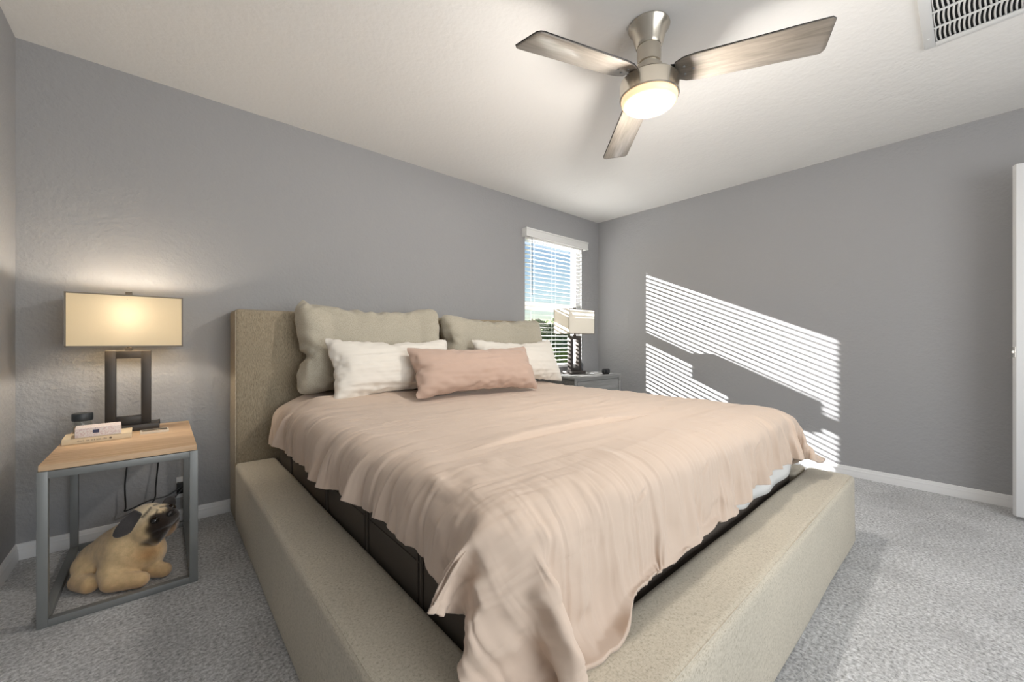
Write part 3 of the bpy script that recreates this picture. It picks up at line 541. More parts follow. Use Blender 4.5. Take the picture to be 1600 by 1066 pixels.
-60,-68,-68,-69,152,72,68,68,54,39,23,-4,-2,0,3,-3,1,2,4,-3,-1,3,0,-3,7,-3,-7,7,-7,9,-2,-1,4,-7,-3,2,0,-2,0,8,-7,-1,4,-4,4,-4,0,0,0,2,-2,1,0,2,3,-6,5,
-5,0,8,-8,0,-18,-48,-69,-73,-65,-80,-61,-66,172,67,69,67,53,40,16,4,-7,2,-3,0,1,4,5,-6,-1,1,-2,-1,4,2,-7,0,3,1,15,-19,0,12,-12,0,10,-10,9,-4,-4,4,-1,
-3,1,-2,1,-1,0,0,2,-1,-1,0,15,-9,-1,-5,0,5,9,-22,-12,-56,-63,-79,-67,-70,-76,-74,200,70,66,59,57,36,22,2,-7,4,-4,8,3,-8,3,-6,4,-2,0,-2,11,0,-6,-5,2,
15,1,6,-3,-11,2,11,-17,4,8,-12,3,-6,-3,4,-4,0,0,0,0,12,-12,2,-2,0,9,-8,-1,0,1,3,5,-15,-16,-52,-60,-61,-66,-66,-66,-67,139,70,69,71,51,40,16,6,0,2,-4,
0,0,1,3,-2,1,10,-8,-5,3,2,-3,-2,10,-10,7,-7,6,-6,0,0,1,-1,4,-2,8,5,2,-5,-10,-2,2,5,-2,-5,0,0,0,2,6,-10,2,0,0,6,-1,-13,-24,-45,-64,-73,-71,-69,-71,-71,
162,72,67,69,62,48,11,11,2,-8,0,0,0,6,-1,0,5,-5,3,1,-3,-2,4,-8,13,-8,2,-7,7,6,-9,7,-2,-1,-1,-6,-1,0,6,-1,5,-7,0,0,3,0,-6,1,2,-1,-2,0,10,-1,-9,0,0,-7,
-26,-45,-64,-72,-75,-71,-77,-65,167,69,75,73,57,35,20,6,9,-6,-4,1,3,3,-7,0,6,6,2,-13,-1,5,-5,12,-11,6,-3,3,-6,10,-2,-8,7,-7,6,-6,5,-2,0,5,6,-10,-4,1,
1,1,-1,7,0,-9,5,-5,1,1,9,-9,-2,-8,-25,-45,-59,-69,-72,-74,-72,-72,194,68,65,62,40,37,22,19,-6,-5,0,3,-3,8,-4,-4,3,-2,13,-8,5,-6,-5,4,-4,0,5,1,-6,0,2,
-1,7,-8,10,-8,2,2,-6,1,-1,1,7,-8,2,-2,2,0,4,2,-1,-5,-2,0,2,3,1,-14,-24,-42,-59,-71,-73,-71,-71,-72,164,62,71,61,62,41,22,8,0,2,-2,9,-9,0,0,0,5,-3,3,1,
1,-3,-4,0,0,0,4,-4,0,0,3,1,4,0,-1,-7,8,-7,19,-17,-2,-1,3,5,-8,0,0,9,-6,3,2,-6,-2,0,5,1,-2,-9,-20,-51,-60,-68,-74,-74,-73,-67,139,69,72,70,68,37,27,17,
0,-6,-1,0,2,3,6,-11,2,-1,0,0,7,-8,10,-10,0,9,-2,-6,-1,0,0,1,-1,7,-6,5,-6,4,4,-7,-1,0,1,10,-11,5,6,-11,0,0,0,9,-9,0,0,1,-1,-8,-24,-45,-54,-67,-72,-73,
-70,-73,123,72,73,70,60,49,32,7,0,0,1,1,-2,9,-7,7,-7,-2,1,-1,0,0,9,-9,0,10,-10,0,0,0,0,6,-6,5,5,-10,12,-10,-2,0,1,9,-10,11,-11,0,5,-4,-1,2,2,-4,0,0,0,
0,0,-1,-27,-47,-61,-69,-71,-70,-69,-65,111,73,72,71,65,48,38,12,-10,8,-8,9,0,-4,0,2,-2,-5,12,-11,-1,5,-5,9,-9,0,0,2,-2,0,1,1,5,-5,-2,0,8,-8,3,-3,0,0,
5,5,-3,-4,-3,3,-1,-1,-1,0,1,-1,0,0,1,-6,-25,-42,-60,-73,-71,-69,-68,-69,107,73,74,72,62,48,38,13,-5,0,4,1,2,-7,5,1,3,-6,4,-7,6,-3,3,9,-14,-1,0,0,8,-5,
3,-6,0,0,7,-7,0,1,1,1,0,-3,0,6,-3,-3,2,9,-10,8,-8,4,5,-7,-2,-1,1,-4,-25,-44,-47,-68,-70,-70,-71,-71,94,70,72,73,66,44,40,10,6,-3,4,-7,0,13,-1,-11,-1,
4,9,-9,-2,-1,2,-2,0,-1,4,9,-6,-4,-3,0,1,9,-3,2,-9,5,5,-10,4,-2,1,-2,-2,2,-1,2,-2,3,6,3,-5,0,-1,-6,0,3,-25,-50,-59,-63,-69,-71,-72,-73,108,69,69,66,54,
58,40,13,5,-3,13,-13,1,7,7,0,-14,-1,0,6,0,6,-10,-1,-1,6,-4,10,1,-8,-5,0,20,-20,0,1,-1,3,5,-7,2,0,-3,11,-5,2,-7,-1,0,0,0,6,2,-5,-3,2,0,-5,-16,-52,-56,
-75,-73,-73,-68,-71,88,70,72,71,73,53,44,13,3,2,-2,6,0,0,-3,-3,0,0,0,3,14,-11,8,-11,0,1,-4,4,4,-8,0,0,13,-13,0,5,-5,0,2,-1,8,-8,1,2,-4,0,0,5,-5,3,-3,
0,4,-4,2,-2,2,3,-27,-46,-61,-68,-73,-73,-73,-73,110,62,65,68,61,65,40,19,3,-4,0,0,0,4,1,-3,8,1,-10,-1,1,3,3,-3,-3,-1,0,0,8,-8,0,0,9,-3,-1,1,-4,-2,8,
-3,-5,17,-9,-8,2,-2,13,-13,1,3,0,0,-1,7,-7,-1,-2,-6,-20,-41,-61,-67,-74,-73,-73,-74,104,69,71,74,65,51,42,15,1,-3,0,0,0,2,-2,0,0,3,-3,8,-8,0,4,0,2,-5,
-1,4,-4,8,-2,5,-11,0,2,-2,0,0,2,-2,2,4,-6,0,2,0,6,-2,-6,5,-5,1,6,5,-1,-11,0,-1,-23,-42,-58,-71,-73,-74,-72,-73,80,72,73,73,72,52,47,15,3,1,-1,0,2,3,1,
-3,2,-3,5,-3,3,-1,-5,-1,2,0,8,-8,-2,7,4,-10,9,-5,-5,12,-12,0,0,3,-2,-1,3,-2,4,-5,1,2,-3,5,-2,-3,1,1,1,0,-3,-5,-17,-42,-62,-69,-73,-74,-73,-73,76,72,
70,76,67,55,47,19,14,-7,5,-6,1,2,2,-5,2,2,0,-4,0,0,0,0,0,0,6,-4,-2,0,0,3,8,-11,0,0,0,7,-7,16,-16,3,-3,0,0,10,-8,-2,3,3,-1,-3,2,-4,0,0,3,-7,-15,-45,
-59,-70,-75,-73,-73,-73,72,72,73,74,72,59,43,16,11,-3,-2,0,1,-1,7,-5,-2,3,6,0,-5,-4,2,-2,3,-3,9,-4,-5,10,-10,0,2,-2,1,1,-1,2,2,-5,3,-1,-2,1,-1,3,-3,5,
-5,0,2,6,-8,11,-4,1,0,-10,-13,-48,-62,-67,-72,-74,-72,-73,64,74,75,74,68,60,47,15,16,-7,-3,12,-12,1,7,-5,7,-10,5,0,-3,-1,-1,2,-1,0,-1,9,-6,-2,15,-16,
0,13,-9,5,-9,10,-2,-8,1,8,-9,0,2,3,-5,2,-2,4,3,-5,-2,0,6,-3,-3,-4,-18,-40,-60,-66,-73,-72,-73,-74,67,74,72,75,71,61,47,20,-7,7,-2,-5,6,-4,1,0,7,-10,0,
2,7,-5,-4,6,-6,9,-2,4,-7,-4,11,-11,9,-4,-2,5,-8,0,0,0,0,0,4,0,4,-5,-3,5,-5,9,-2,-7,1,-1,0,0,7,-10,-15,-42,-54,-72,-70,-73,-73,-73,62,74,73,73,71,60,
38,23,10,-3,-2,-4,-1,3,2,-2,4,-4,0,-2,6,-6,3,-3,3,5,-8,12,-7,4,-9,0,1,-1,4,-4,2,5,-6,-1,0,0,9,-5,2,-6,8,-4,-4,10,-9,5,-6,5,-1,-4,1,-3,-10,-43,-57,-70,
-71,-73,-73,-74,54,73,74,74,69,59,51,15,6,3,1,-6,3,-3,2,3,-5,1,0,5,-5,10,-6,1,0,-4,-2,0,0,0,10,-10,0,0,0,0,7,-7,12,-12,0,0,1,1,-2,0,2,0,-1,-1,2,5,-6,
-1,0,6,-6,-2,-17,-34,-61,-68,-72,-71,-74,-73,52,74,73,73,70,59,52,13,21,-5,-1,9,-16,11,-8,10,-7,-7,3,0,1,0,1,0,0,3,4,-13,13,-1,-10,-2,1,-1,2,-1,6,-7,
4,-2,2,0,-3,4,-5,11,-11,7,-2,3,-5,-1,2,-3,-1,10,-8,-2,-13,-44,-56,-68,-72,-71,-73,-73,52,73,73,73,72,59,48,15,11,12,-10,8,3,1,-12,13,-8,0,-2,6,-4,-3,
4,8,0,-9,11,-2,9,-15,8,-18,16,-1,-9,-2,4,-7,-7,11,-2,-3,6,-2,-8,-1,9,-10,8,2,2,-12,2,4,-6,8,-5,-5,-14,-38,-61,-67,-72,-69,-73,-74,51,74,74,73,72,58,
41,20,8,21,13,2,-6,12,-22,2,14,-12,-4,14,-10,-6,7,1,2,-7,3,7,-8,-3,16,-2,2,-10,0,-9,-1,-1,11,-8,-8,-3,7,-4,-6,1,7,-11,15,-5,-1,3,0,6,-9,2,1,-15,-14,
-40,-57,-72,-72,-75,-73,-75,62,74,73,72,70,59,50,30,5,27,7,2,-6,1,2,-12,4,-4,5,6,-17,-2,10,-21,15,-13,12,-7,-3,-3,6,-4,-3,3,-5,5,-3,-4,2,-5,1,4,5,1,
-10,5,-3,2,-10,5,3,-2,3,4,8,-2,-11,-14,-6,-40,-64,-66,-74,-77,-74,-73,61,72,74,71,68,65,37,32,22,23,3,-8,6,3,5,-7,-3,-3,9,-6,7,-7,-4,3,-16,3,-7,4,3,
-5,-5,-5,5,1,-12,16,-4,-6,3,-8,-4,2,1,5,-10,4,-3,5,-6,-2,11,-1,-3,0,16,-7,-12,-12,-14,-31,-57,-63,-72,-75,-76,-70,49,72,74,73,64,64,48,18,35,35,0,2,4,
-12,10,0,0,1,-4,-2,-4,-1,10,0,-9,-7,9,-5,5,-11,6,-2,-8,-1,-1,-5,-1,-2,-6,-5,5,-18,-3,6,-9,4,-9,3,12,-15,-2,-1,-4,-1,12,-11,9,-6,-20,-34,-52,-61,-74,
-70,-74,-72,66,70,65,68,70,46,41,38,46,26,6,2,5,1,-8,-6,3,6,-16,21,-22,15,-24,9,0,7,-4,-1,3,-11,3,7,-8,-9,1,-4,-4,4,-6,-4,-10,-4,-6,-2,3,-6,1,-6,3,-2,
-3,2,4,1,-3,-1,-15,-2,-6,-40,-56,-57,-71,-63,-70,-69,47,72,67,72,71,33,39,35,40,40,-4,1,0,-2,-2,-4,0,-9,7,6,4,-7,-3,5,-6,3,-3,2,-4,-3,0,-3,2,-14,-2,7,
-12,-5,-15,15,-11,-1,1,0,5,-7,0,5,2,7,-14,3,5,-3,4,-6,-3,-12,-19,-46,-26,-56,-64,-68,-67,-68,-13,69,74,76,68,62,38,40,36,1,-2,3,5,0,10,-2,6,3,-2,7,2,
4,2,-10,0,-8,11,-10,-4,-11,2,-2,-5,-13,4,-6,-7,1,-1,-3,-7,3,8,-11,2,8,1,-2,12,2,-5,3,-7,12,-14,3,-10,-25,-13,-24,-55,-64,-60,-60,-58,-69,-25,72,74,73,
68,62,55,16,29,3,-1,9,2,-2,5,3,13,-3,-3,14,-5,5,4,4,-8,20,-20,2,-4,-8,-4,3,-9,2,-4,-1,-7,0,-8,9,-9,1,4,0,-8,10,-10,10,3,3,-4,-3,9,-7,5,-9,-9,-20,-5,
-39,-56,-67,-75,-76,-73,-77,30,73,73,74,69,69,46,33,7,3,7,9,6,-1,0,4,8,-2,6,-4,4,2,-1,0,-2,7,-8,-7,10,-4,5,-10,0,-4,-4,-12,2,-2,-3,2,-6,-6,0,-6,16,-4,
-8,3,-7,11,2,-2,4,1,2,5,-4,-3,-27,-35,-54,-69,-78,-76,-74,-74,21,74,73,73,76,60,50,44,9,2,19,0,7,-10,5,7,3,5,-4,-7,1,-1,-10,6,2,-6,13,-15,7,-4,-8,1,
-4,-3,-2,3,-8,-3,-3,4,-8,-7,-1,3,-1,-11,11,-5,7,2,0,4,-5,-3,4,5,7,-8,-14,-31,-54,-67,-71,-78,-73,-75,5,71,76,75,73,64,55,37,28,17,-4,-3,10,1,-6,-5,2,
2,-9,-1,-8,5,1,-5,-2,3,-5,-2,8,-3,-2,0,-3,7,3,-6,-2,-1,3,-5,1,-6,2,-3,0,-7,-2,9,-10,12,-10,-6,8,-3,-10,-5,18,5,-11,-39,-52,-67,-68,-75,-71,-75,-9,74,
74,70,77,68,53,40,31,25,17,-9,6,-13,4,-5,-8,4,-8,-6,0,-4,3,-9,-1,10,-8,-4,-1,8,5,-2,1,1,5,0,0,-2,4,8,-10,7,-11,6,-10,6,-7,-1,-13,1,-1,-2,-9,-4,-4,6,2,
6,-19,-34,-52,-66,-70,-73,-74,-72,-19,74,73,73,76,67,47,33,24,33,32,-3,4,2,-5,-4,1,-13,-3,-8,0,0,-7,-2,6,-5,3,-8,5,6,2,3,-1,5,-9,7,9,0,9,-9,6,1,3,-4,
-10,6,0,-10,-5,-2,-5,-4,-12,1,-7,-3,-12,-4,-13,-30,-46,-66,-61,-75,-75,-74,])),
'sleeping_pillow': ((2, 17, 29), 0.0005, (
[-808,57,58,57,53,68,48,61,59,60,48,62,59,61,59,61,54,60,62,57,61,45,61,58,61,62,18,54,54,-1566,37,62,58,59,51,60,58,64,56,52,63,56,63,62,59,52,62,59,
59,59,51,61,58,60,59,55,49,31,-1546,15,47,51,61,61,63,58,60,59,61,49,64,61,58,62,51,57,64,64,56,56,58,60,62,57,57,53,18,-1525,12,26,57,57,60,59,62,61,
58,65,56,59,63,62,57,57,54,63,58,62,52,63,63,56,60,59,28,28,-1514,10,32,53,49,65,58,54,65,58,62,61,59,60,62,62,58,57,58,63,59,56,67,59,61,58,44,21,24,
-1487,21,20,44,54,54,59,60,62,63,58,61,62,61,60,61,58,66,53,63,63,58,62,60,59,55,41,17,28,-1461,-3,31,33,50,60,57,65,59,58,67,56,60,59,62,64,61,63,57,
62,65,58,59,56,66,37,23,39,12,-1446,13,26,45,38,56,59,62,58,63,63,57,64,59,66,58,64,60,62,56,64,60,60,57,57,49,41,18,-13,-1405,14,34,25,27,61,60,62,
58,62,59,65,62,56,62,64,64,62,56,64,60,61,57,64,50,54,37,24,9,-1440,24,16,33,41,53,60,60,63,62,63,61,59,61,60,64,56,61,62,64,63,56,64,55,55,47,39,25,
-9,-1427,9,40,20,49,59,62,58,63,57,67,61,58,62,58,66,58,60,63,62,56,63,62,62,46,40,36,16,27,-1459,24,30,39,50,59,56,61,58,65,60,63,58,61,58,61,59,61,
62,64,61,60,55,64,62,49,38,21,25,-1495,26,26,52,53,54,62,63,59,60,63,60,64,59,49,62,59,59,64,62,58,62,59,64,55,64,32,24,15,-1488,10,40,49,59,61,57,63,
60,61,60,61,66,46,53,61,60,63,62,55,65,60,56,61,60,58,51,41,15,-1528,23,34,66,52,60,60,62,60,59,60,57,63,50,56,59,59,64,55,59,61,58,63,54,61,62,64,44,
14,-1567,43,58,58,47,61,61,62,56,58,60,59,64,47,60,53,61,56,59,67,61,58,54,62,55,60,61,62,31,-1602,62,52,59,52,55,58,59,63,57,59,54,65,59,49,52,61,63,
57,59,59,62,56,56,59,57,55,65,55,-1623,57,58,57,53,68,48,61,59,60,48,62,59,61,59,61,54,60,62,57,61,45,61,58,61,62,18,54,54,-1566,35,62,58,58,56,57,62,
56,60,60,53,61,60,58,59,62,56,61,61,52,58,55,56,64,49,50,54,42,-1546,12,42,63,62,56,63,59,61,58,62,55,58,55,63,59,61,57,63,48,62,60,64,47,58,63,52,56,
24,-1525,12,30,53,61,57,60,62,63,56,60,61,52,60,63,60,62,62,53,53,62,64,62,58,58,55,52,37,29,-1514,16,27,48,52,60,64,58,61,60,58,67,56,56,61,63,59,63,
58,58,60,64,58,59,59,60,42,28,20,-1487,15,38,25,55,62,58,59,62,59,61,65,57,61,62,60,62,60,62,58,60,60,63,55,62,51,43,32,16,-1461,8,19,38,45,61,57,62,
59,59,65,60,58,61,65,61,61,60,60,64,61,62,57,60,53,56,42,21,1,-1446,11,27,41,42,60,55,64,61,57,61,65,61,58,63,65,58,59,64,61,59,61,60,57,62,30,47,1,
12,-1405,14,34,21,35,57,59,65,57,59,67,58,61,59,63,62,62,62,63,56,67,55,59,66,55,42,17,34,24,-1440,10,26,26,50,53,63,59,62,58,64,62,60,63,60,65,58,58,
65,58,61,66,58,61,51,54,39,1,7,-1427,13,20,36,54,54,62,61,57,63,62,59,63,58,66,59,57,67,57,63,62,58,62,60,60,51,39,22,-5,-1459,16,40,39,45,57,60,63,
59,64,59,62,59,57,64,58,59,66,59,64,57,58,64,62,59,38,50,27,19,-1495,19,33,44,55,64,59,59,61,61,55,68,55,63,56,61,64,57,60,61,60,62,57,66,55,58,44,32,
0,-1488,14,32,52,56,63,58,67,58,55,58,63,59,59,62,58,59,62,55,60,61,59,65,54,62,59,56,30,18,-1528,18,46,53,56,62,60,57,64,52,65,58,59,57,60,60,61,55,
62,56,63,59,54,62,56,62,63,42,17,-1567,42,54,61,54,59,56,62,62,54,59,54,67,50,61,56,64,56,51,67,56,61,59,57,58,61,59,54,40,-1602,62,52,59,52,55,58,59,
63,57,59,54,65,59,49,52,61,63,57,59,59,62,56,56,59,57,55,65,55,],
[-453,17,19,13,10,18,2,12,21,-6,25,-2,2,-6,5,4,-8,-3,4,-8,-21,4,-12,-22,1,-1,-17,-32,-25,64,-7,6,21,8,24,-11,14,5,7,17,3,-9,-4,6,2,13,-16,-10,-7,19,
-23,-14,-13,1,-14,19,-24,-20,64,-4,-8,-3,17,14,-4,5,20,-14,10,6,-3,2,-1,8,9,-13,-10,-1,3,-1,-13,-14,4,-21,2,0,11,57,-8,-5,-2,-3,5,3,6,16,-8,4,12,-13,
2,3,4,16,-15,-10,-4,3,-10,0,-1,-4,-6,-2,10,7,55,0,-7,-1,-8,-1,2,8,-3,6,5,-9,0,3,13,-6,13,-12,-3,-7,4,-6,-2,-4,2,5,2,1,6,55,-1,-1,-7,-2,1,-4,2,1,1,3,2,
1,-5,0,0,1,5,-1,-7,-1,0,-4,6,-2,3,6,6,4,50,5,-2,-6,-3,-4,1,-1,2,-5,1,7,-7,3,0,-2,1,0,3,-3,3,-2,1,0,1,0,3,7,1,60,1,-6,-4,-3,-1,2,-2,0,2,-3,-3,2,4,-1,
-1,1,1,1,1,-1,-1,-4,2,6,0,-4,0,4,65,-12,6,-4,-2,4,1,0,-3,-2,2,-1,2,0,0,0,1,-1,-2,1,2,-1,2,-2,-1,-4,7,-3,-3,54,11,-3,-1,1,3,-1,2,-6,4,1,2,-2,-3,5,0,-5,
2,4,-3,-1,2,1,-1,3,-3,0,-4,-8,57,7,-2,7,-4,11,-5,0,0,-3,3,-1,3,1,0,-4,-1,3,2,1,-5,-1,3,-1,-3,-1,1,-1,-8,51,7,8,4,-4,4,3,-1,-1,1,-4,1,-3,-3,7,-7,2,5,
-3,0,4,5,-4,2,-3,-7,-5,-7,-3,65,2,4,4,3,5,-2,-3,-5,-1,3,-8,0,-3,2,4,1,1,0,4,1,4,-2,4,-2,-6,-4,-7,-1,62,-1,7,7,3,-7,-9,2,-4,-8,2,-3,-10,-25,15,16,1,7,
-1,-7,15,-1,7,3,4,0,-10,-13,3,61,9,3,-4,-13,-1,-5,-12,4,-8,-7,-1,-8,-22,18,8,3,11,-12,2,1,14,5,12,0,14,1,-12,-7,63,1,1,-16,-32,16,-23,-3,-4,-14,7,0,
-13,-30,20,5,8,12,-11,4,16,-8,24,0,8,25,9,0,-9,69,-12,-39,0,-36,14,-26,-5,-4,-14,9,-18,5,-15,1,6,-1,7,17,1,3,4,7,9,21,2,28,6,21,-900,17,19,13,10,18,2,
12,21,-6,25,-2,2,-6,5,4,-8,-3,4,-8,-21,4,-12,-22,1,-1,-17,-32,-25,64,-8,7,17,5,27,-6,18,-6,18,-2,14,-7,6,-6,9,-5,-7,10,-5,-8,-3,-22,-17,-4,20,-23,-29,
0,64,-7,-7,3,7,19,-4,8,8,6,-2,26,-2,-12,6,-9,5,-5,3,-7,-12,-5,6,-24,8,-16,2,-2,8,57,-6,-6,-4,-1,7,4,0,15,-9,5,15,0,-12,5,-4,1,0,19,-21,-7,-4,-5,-2,-5,
-3,7,4,7,55,-5,-1,-7,-3,3,0,-1,1,5,3,6,-1,-4,-1,4,-5,11,3,-19,3,-5,0,-2,-3,4,6,6,3,55,-5,0,-9,6,-5,1,0,3,-4,-2,5,4,-1,-1,-4,2,6,-7,-3,-2,0,1,4,1,-1,
11,-1,8,50,-2,-5,1,-5,-2,1,2,0,-1,-1,-2,6,0,-4,3,-2,-2,1,5,-3,-1,0,-1,7,0,6,-1,4,60,-2,-5,-5,-2,-1,-1,6,-4,-2,1,0,-1,3,0,-2,-1,2,-2,-1,1,4,-2,4,-2,-1,
5,-4,5,65,-1,-10,-3,1,4,-1,-2,1,3,-4,3,-5,2,1,-2,3,-2,3,-1,-1,2,1,-6,3,-4,10,-6,-2,54,9,-4,0,1,6,1,0,-4,-2,-2,4,3,-2,2,-2,0,-4,5,1,0,-3,2,-2,2,-4,-4,
-4,1,57,-1,6,5,5,-4,2,-3,3,1,-1,2,-2,-1,3,2,1,-5,-4,5,4,-5,-2,7,-8,0,-1,-15,8,51,5,7,4,4,-4,3,-2,1,-1,5,-7,-1,6,-1,-5,1,6,-3,1,-4,1,5,-2,-2,-4,-8,2,
-9,65,0,8,4,-4,5,1,-2,-5,0,-3,0,-4,-6,12,-1,-1,-11,8,8,-2,5,0,1,1,-10,-2,-6,2,62,-1,10,1,-3,-3,-2,1,-8,-5,-8,-1,4,-8,9,-6,-1,-3,1,9,6,13,1,1,0,0,-5,
-3,-6,61,5,11,-6,-22,7,-4,-7,-1,-28,8,-5,1,-3,2,4,-7,-13,9,22,2,8,-4,6,16,4,-7,2,-7,63,5,-3,-12,-32,1,-3,-6,-3,-21,-17,11,7,-16,14,-10,10,-19,27,6,2,
10,8,9,8,10,8,5,-6,69,-12,-39,0,-36,14,-26,-5,-4,-14,9,-18,5,-15,1,6,-1,7,17,1,3,4,7,9,21,2,28,6,21,],
[1,-1,-1,0,3,-3,1,0,0,1,-2,-1,3,0,-3,1,-2,5,-1,0,-5,1,1,-3,1,-2,20,2,-16,0,52,9,1,-2,3,5,-5,4,0,0,-6,6,0,-3,-2,-8,10,1,7,-13,3,3,2,-3,0,-6,-15,-35,-10,
61,33,17,8,-2,10,-6,-7,10,4,-2,-2,0,-1,-4,2,4,5,-5,-5,-6,4,2,-6,0,-8,-38,-63,-4,68,49,27,12,11,4,0,-3,4,2,-2,7,-1,2,-4,-13,9,5,-3,-2,-4,-8,4,-7,-13,
-26,-49,-67,2,65,53,30,27,17,6,6,8,0,2,4,0,0,-6,6,-10,9,-5,3,-11,-2,2,-8,-17,-22,-39,-57,-60,-5,60,58,43,31,21,13,12,2,2,15,-3,1,4,-1,4,-3,-7,-4,-1,
-6,-3,-11,-18,-12,-28,-44,-56,-65,-4,64,53,51,37,15,18,12,10,12,-4,11,0,5,0,-2,-2,-2,-8,-7,-2,-11,-10,-14,-18,-46,-43,-48,-71,0,66,53,45,46,18,19,11,
8,11,4,6,7,5,-2,-5,2,-3,-7,-5,-11,-8,-14,-11,-33,-29,-53,-53,-63,-4,61,49,55,48,25,6,18,9,0,14,7,5,3,3,-1,-8,-1,-2,-9,-11,-10,-11,-17,-31,-32,-48,-55,
-69,4,63,52,46,43,28,15,9,12,9,6,3,5,8,1,-3,-2,-12,1,-9,-9,-7,-13,-13,-32,-35,-48,-59,-66,4,68,47,51,45,16,13,7,13,1,13,1,12,5,-3,0,-4,-6,-6,-6,-5,-7,
-13,-10,-31,-38,-51,-55,-59,8,58,55,41,30,25,14,9,6,4,5,0,8,-3,10,-15,-2,5,-3,-7,-1,-5,-10,-17,-12,-32,-43,-60,-69,5,65,54,39,27,8,7,10,-5,7,5,5,3,-7,
10,-7,2,-1,-6,5,-8,-5,-4,-8,-21,-18,-42,-55,-62,4,63,48,29,17,12,-9,11,1,-2,7,-3,-2,-13,13,3,0,1,1,-9,1,-4,-2,-3,-2,-17,-36,-42,-62,-6,62,39,15,-1,8,
5,-5,4,1,0,4,-5,-13,14,1,0,1,-5,-4,2,-5,5,0,-14,5,-9,-39,-62,1,36,24,1,-7,6,2,1,-1,-4,9,-2,0,-15,8,6,4,-4,0,-2,-3,0,4,2,-6,5,-4,-7,-54,-3,3,-1,-4,2,
-1,2,0,1,-1,1,2,-1,-3,2,-1,3,3,-4,-1,-1,-1,2,0,-4,5,2,-2,-3,3,-1,-1,0,3,-3,1,0,0,1,-2,-1,3,0,-3,1,-2,5,-1,0,-5,1,1,-3,1,-2,20,2,-16,0,-58,-9,4,-4,9,
-8,4,-6,3,0,4,-1,-3,0,0,-1,-3,6,3,-6,5,-4,-7,1,25,11,1,42,-10,-60,-40,-7,-4,0,-8,-1,5,-3,-5,9,3,-8,1,-5,1,-1,10,-5,-3,1,7,-10,12,10,20,28,58,-4,-61,
-46,-39,-8,-3,-6,-9,4,-6,-1,4,-1,-6,1,1,4,-1,11,-10,2,-4,3,6,8,17,37,43,62,2,-66,-56,-34,-28,-13,-5,-12,-4,-1,-2,-3,3,-2,-5,1,-3,8,11,-9,3,2,9,5,24,
20,40,49,69,-5,-67,-44,-52,-30,-22,-9,-12,-1,-14,3,-10,-2,2,-2,4,-4,7,-4,7,9,4,10,14,23,26,44,48,76,-4,-67,-50,-52,-34,-21,-10,-13,-13,-6,-6,-8,7,-10,
0,-3,4,4,2,10,3,12,17,10,28,21,51,58,66,0,-68,-56,-43,-43,-23,-10,-8,-16,-7,-9,-5,-5,1,-8,4,3,3,11,7,4,7,14,14,18,50,42,60,67,-4,-64,-54,-47,-47,-21,
-12,-8,-15,-6,-10,-4,-9,0,0,-1,1,11,0,8,8,14,8,10,26,37,61,47,65,4,-66,-57,-52,-34,-24,-12,-20,-3,-7,-8,-6,-3,4,-7,-1,1,7,2,9,8,9,14,11,26,30,49,58,
65,4,-59,-58,-48,-31,-28,-12,-11,-8,-7,-12,-3,-4,1,0,1,2,4,9,-2,7,11,14,3,24,36,45,56,68,8,-72,-44,-44,-40,-17,-13,-5,-8,-2,-11,2,-5,-2,-2,5,-4,4,-1,
14,3,3,7,13,14,41,45,46,64,5,-67,-51,-39,-25,-10,-7,-10,3,-12,-4,4,-1,3,-7,0,1,15,-4,-7,10,1,10,8,5,18,45,53,66,4,-66,-51,-29,-9,-6,-9,-3,-3,1,5,-3,
-3,-1,-4,4,1,7,5,-10,2,1,-2,7,5,15,24,57,66,-6,-59,-41,-11,2,-4,-5,-5,2,11,-3,-5,0,0,-1,-4,8,7,-3,-8,-3,4,5,1,-6,11,18,26,67,1,-52,-11,-2,8,-7,-4,-1,
-7,12,1,-2,-4,4,-5,3,-1,8,-6,-5,3,1,-3,1,2,-1,11,6,50,-3,3,-1,-4,2,-1,2,0,1,-1,1,2,-1,-3,2,-1,3,3,-4,-1,-1,-1,2,0,-4,5,2,-2,-3,])),
'oblong_pillow': ((2, 16, 29), 0.0005, (
[-902,66,66,64,58,65,65,67,60,68,68,59,64,67,63,69,63,66,67,62,62,64,68,58,61,60,68,56,68,-1784,63,58,63,59,70,65,60,69,62,65,66,64,64,66,65,65,63,64,
64,69,61,70,58,65,65,58,73,40,-1742,25,54,69,60,69,65,62,65,67,66,66,62,70,67,62,67,62,60,66,70,65,65,67,59,65,66,52,36,-1690,-5,46,57,68,65,65,69,65,
65,67,65,66,67,66,57,69,65,66,67,73,61,66,62,69,61,60,28,26,-1661,28,23,49,65,65,66,63,71,62,71,63,68,70,64,69,64,68,62,66,69,65,69,68,63,58,49,43,25,
-1665,25,28,45,66,62,65,67,70,68,65,66,65,69,66,65,68,65,69,69,65,64,65,69,66,60,51,40,-4,-1632,23,20,48,65,61,72,67,59,66,71,67,64,71,68,67,65,67,70,
63,69,65,65,65,67,62,52,24,-9,-1597,10,41,39,47,64,67,68,64,67,69,68,66,67,67,65,68,68,67,67,65,68,69,64,67,59,51,17,19,-1610,28,20,33,50,66,62,66,71,
61,70,68,67,67,65,69,67,66,66,71,67,60,70,66,67,45,50,30,37,-1635,9,20,52,57,64,67,67,67,63,69,72,67,63,68,68,65,74,58,68,72,67,61,63,73,52,51,32,34,
-1664,20,27,52,62,67,66,65,70,62,69,69,65,64,66,69,67,65,64,68,70,67,68,61,68,58,51,42,31,-1682,31,18,59,63,70,63,70,62,67,68,66,65,70,63,68,65,67,64,
68,69,65,60,73,66,65,41,42,34,-1690,18,39,64,64,66,70,61,67,60,68,70,65,65,68,64,69,60,68,67,67,60,70,69,63,65,60,40,16,-1701,25,57,64,61,66,65,71,61,
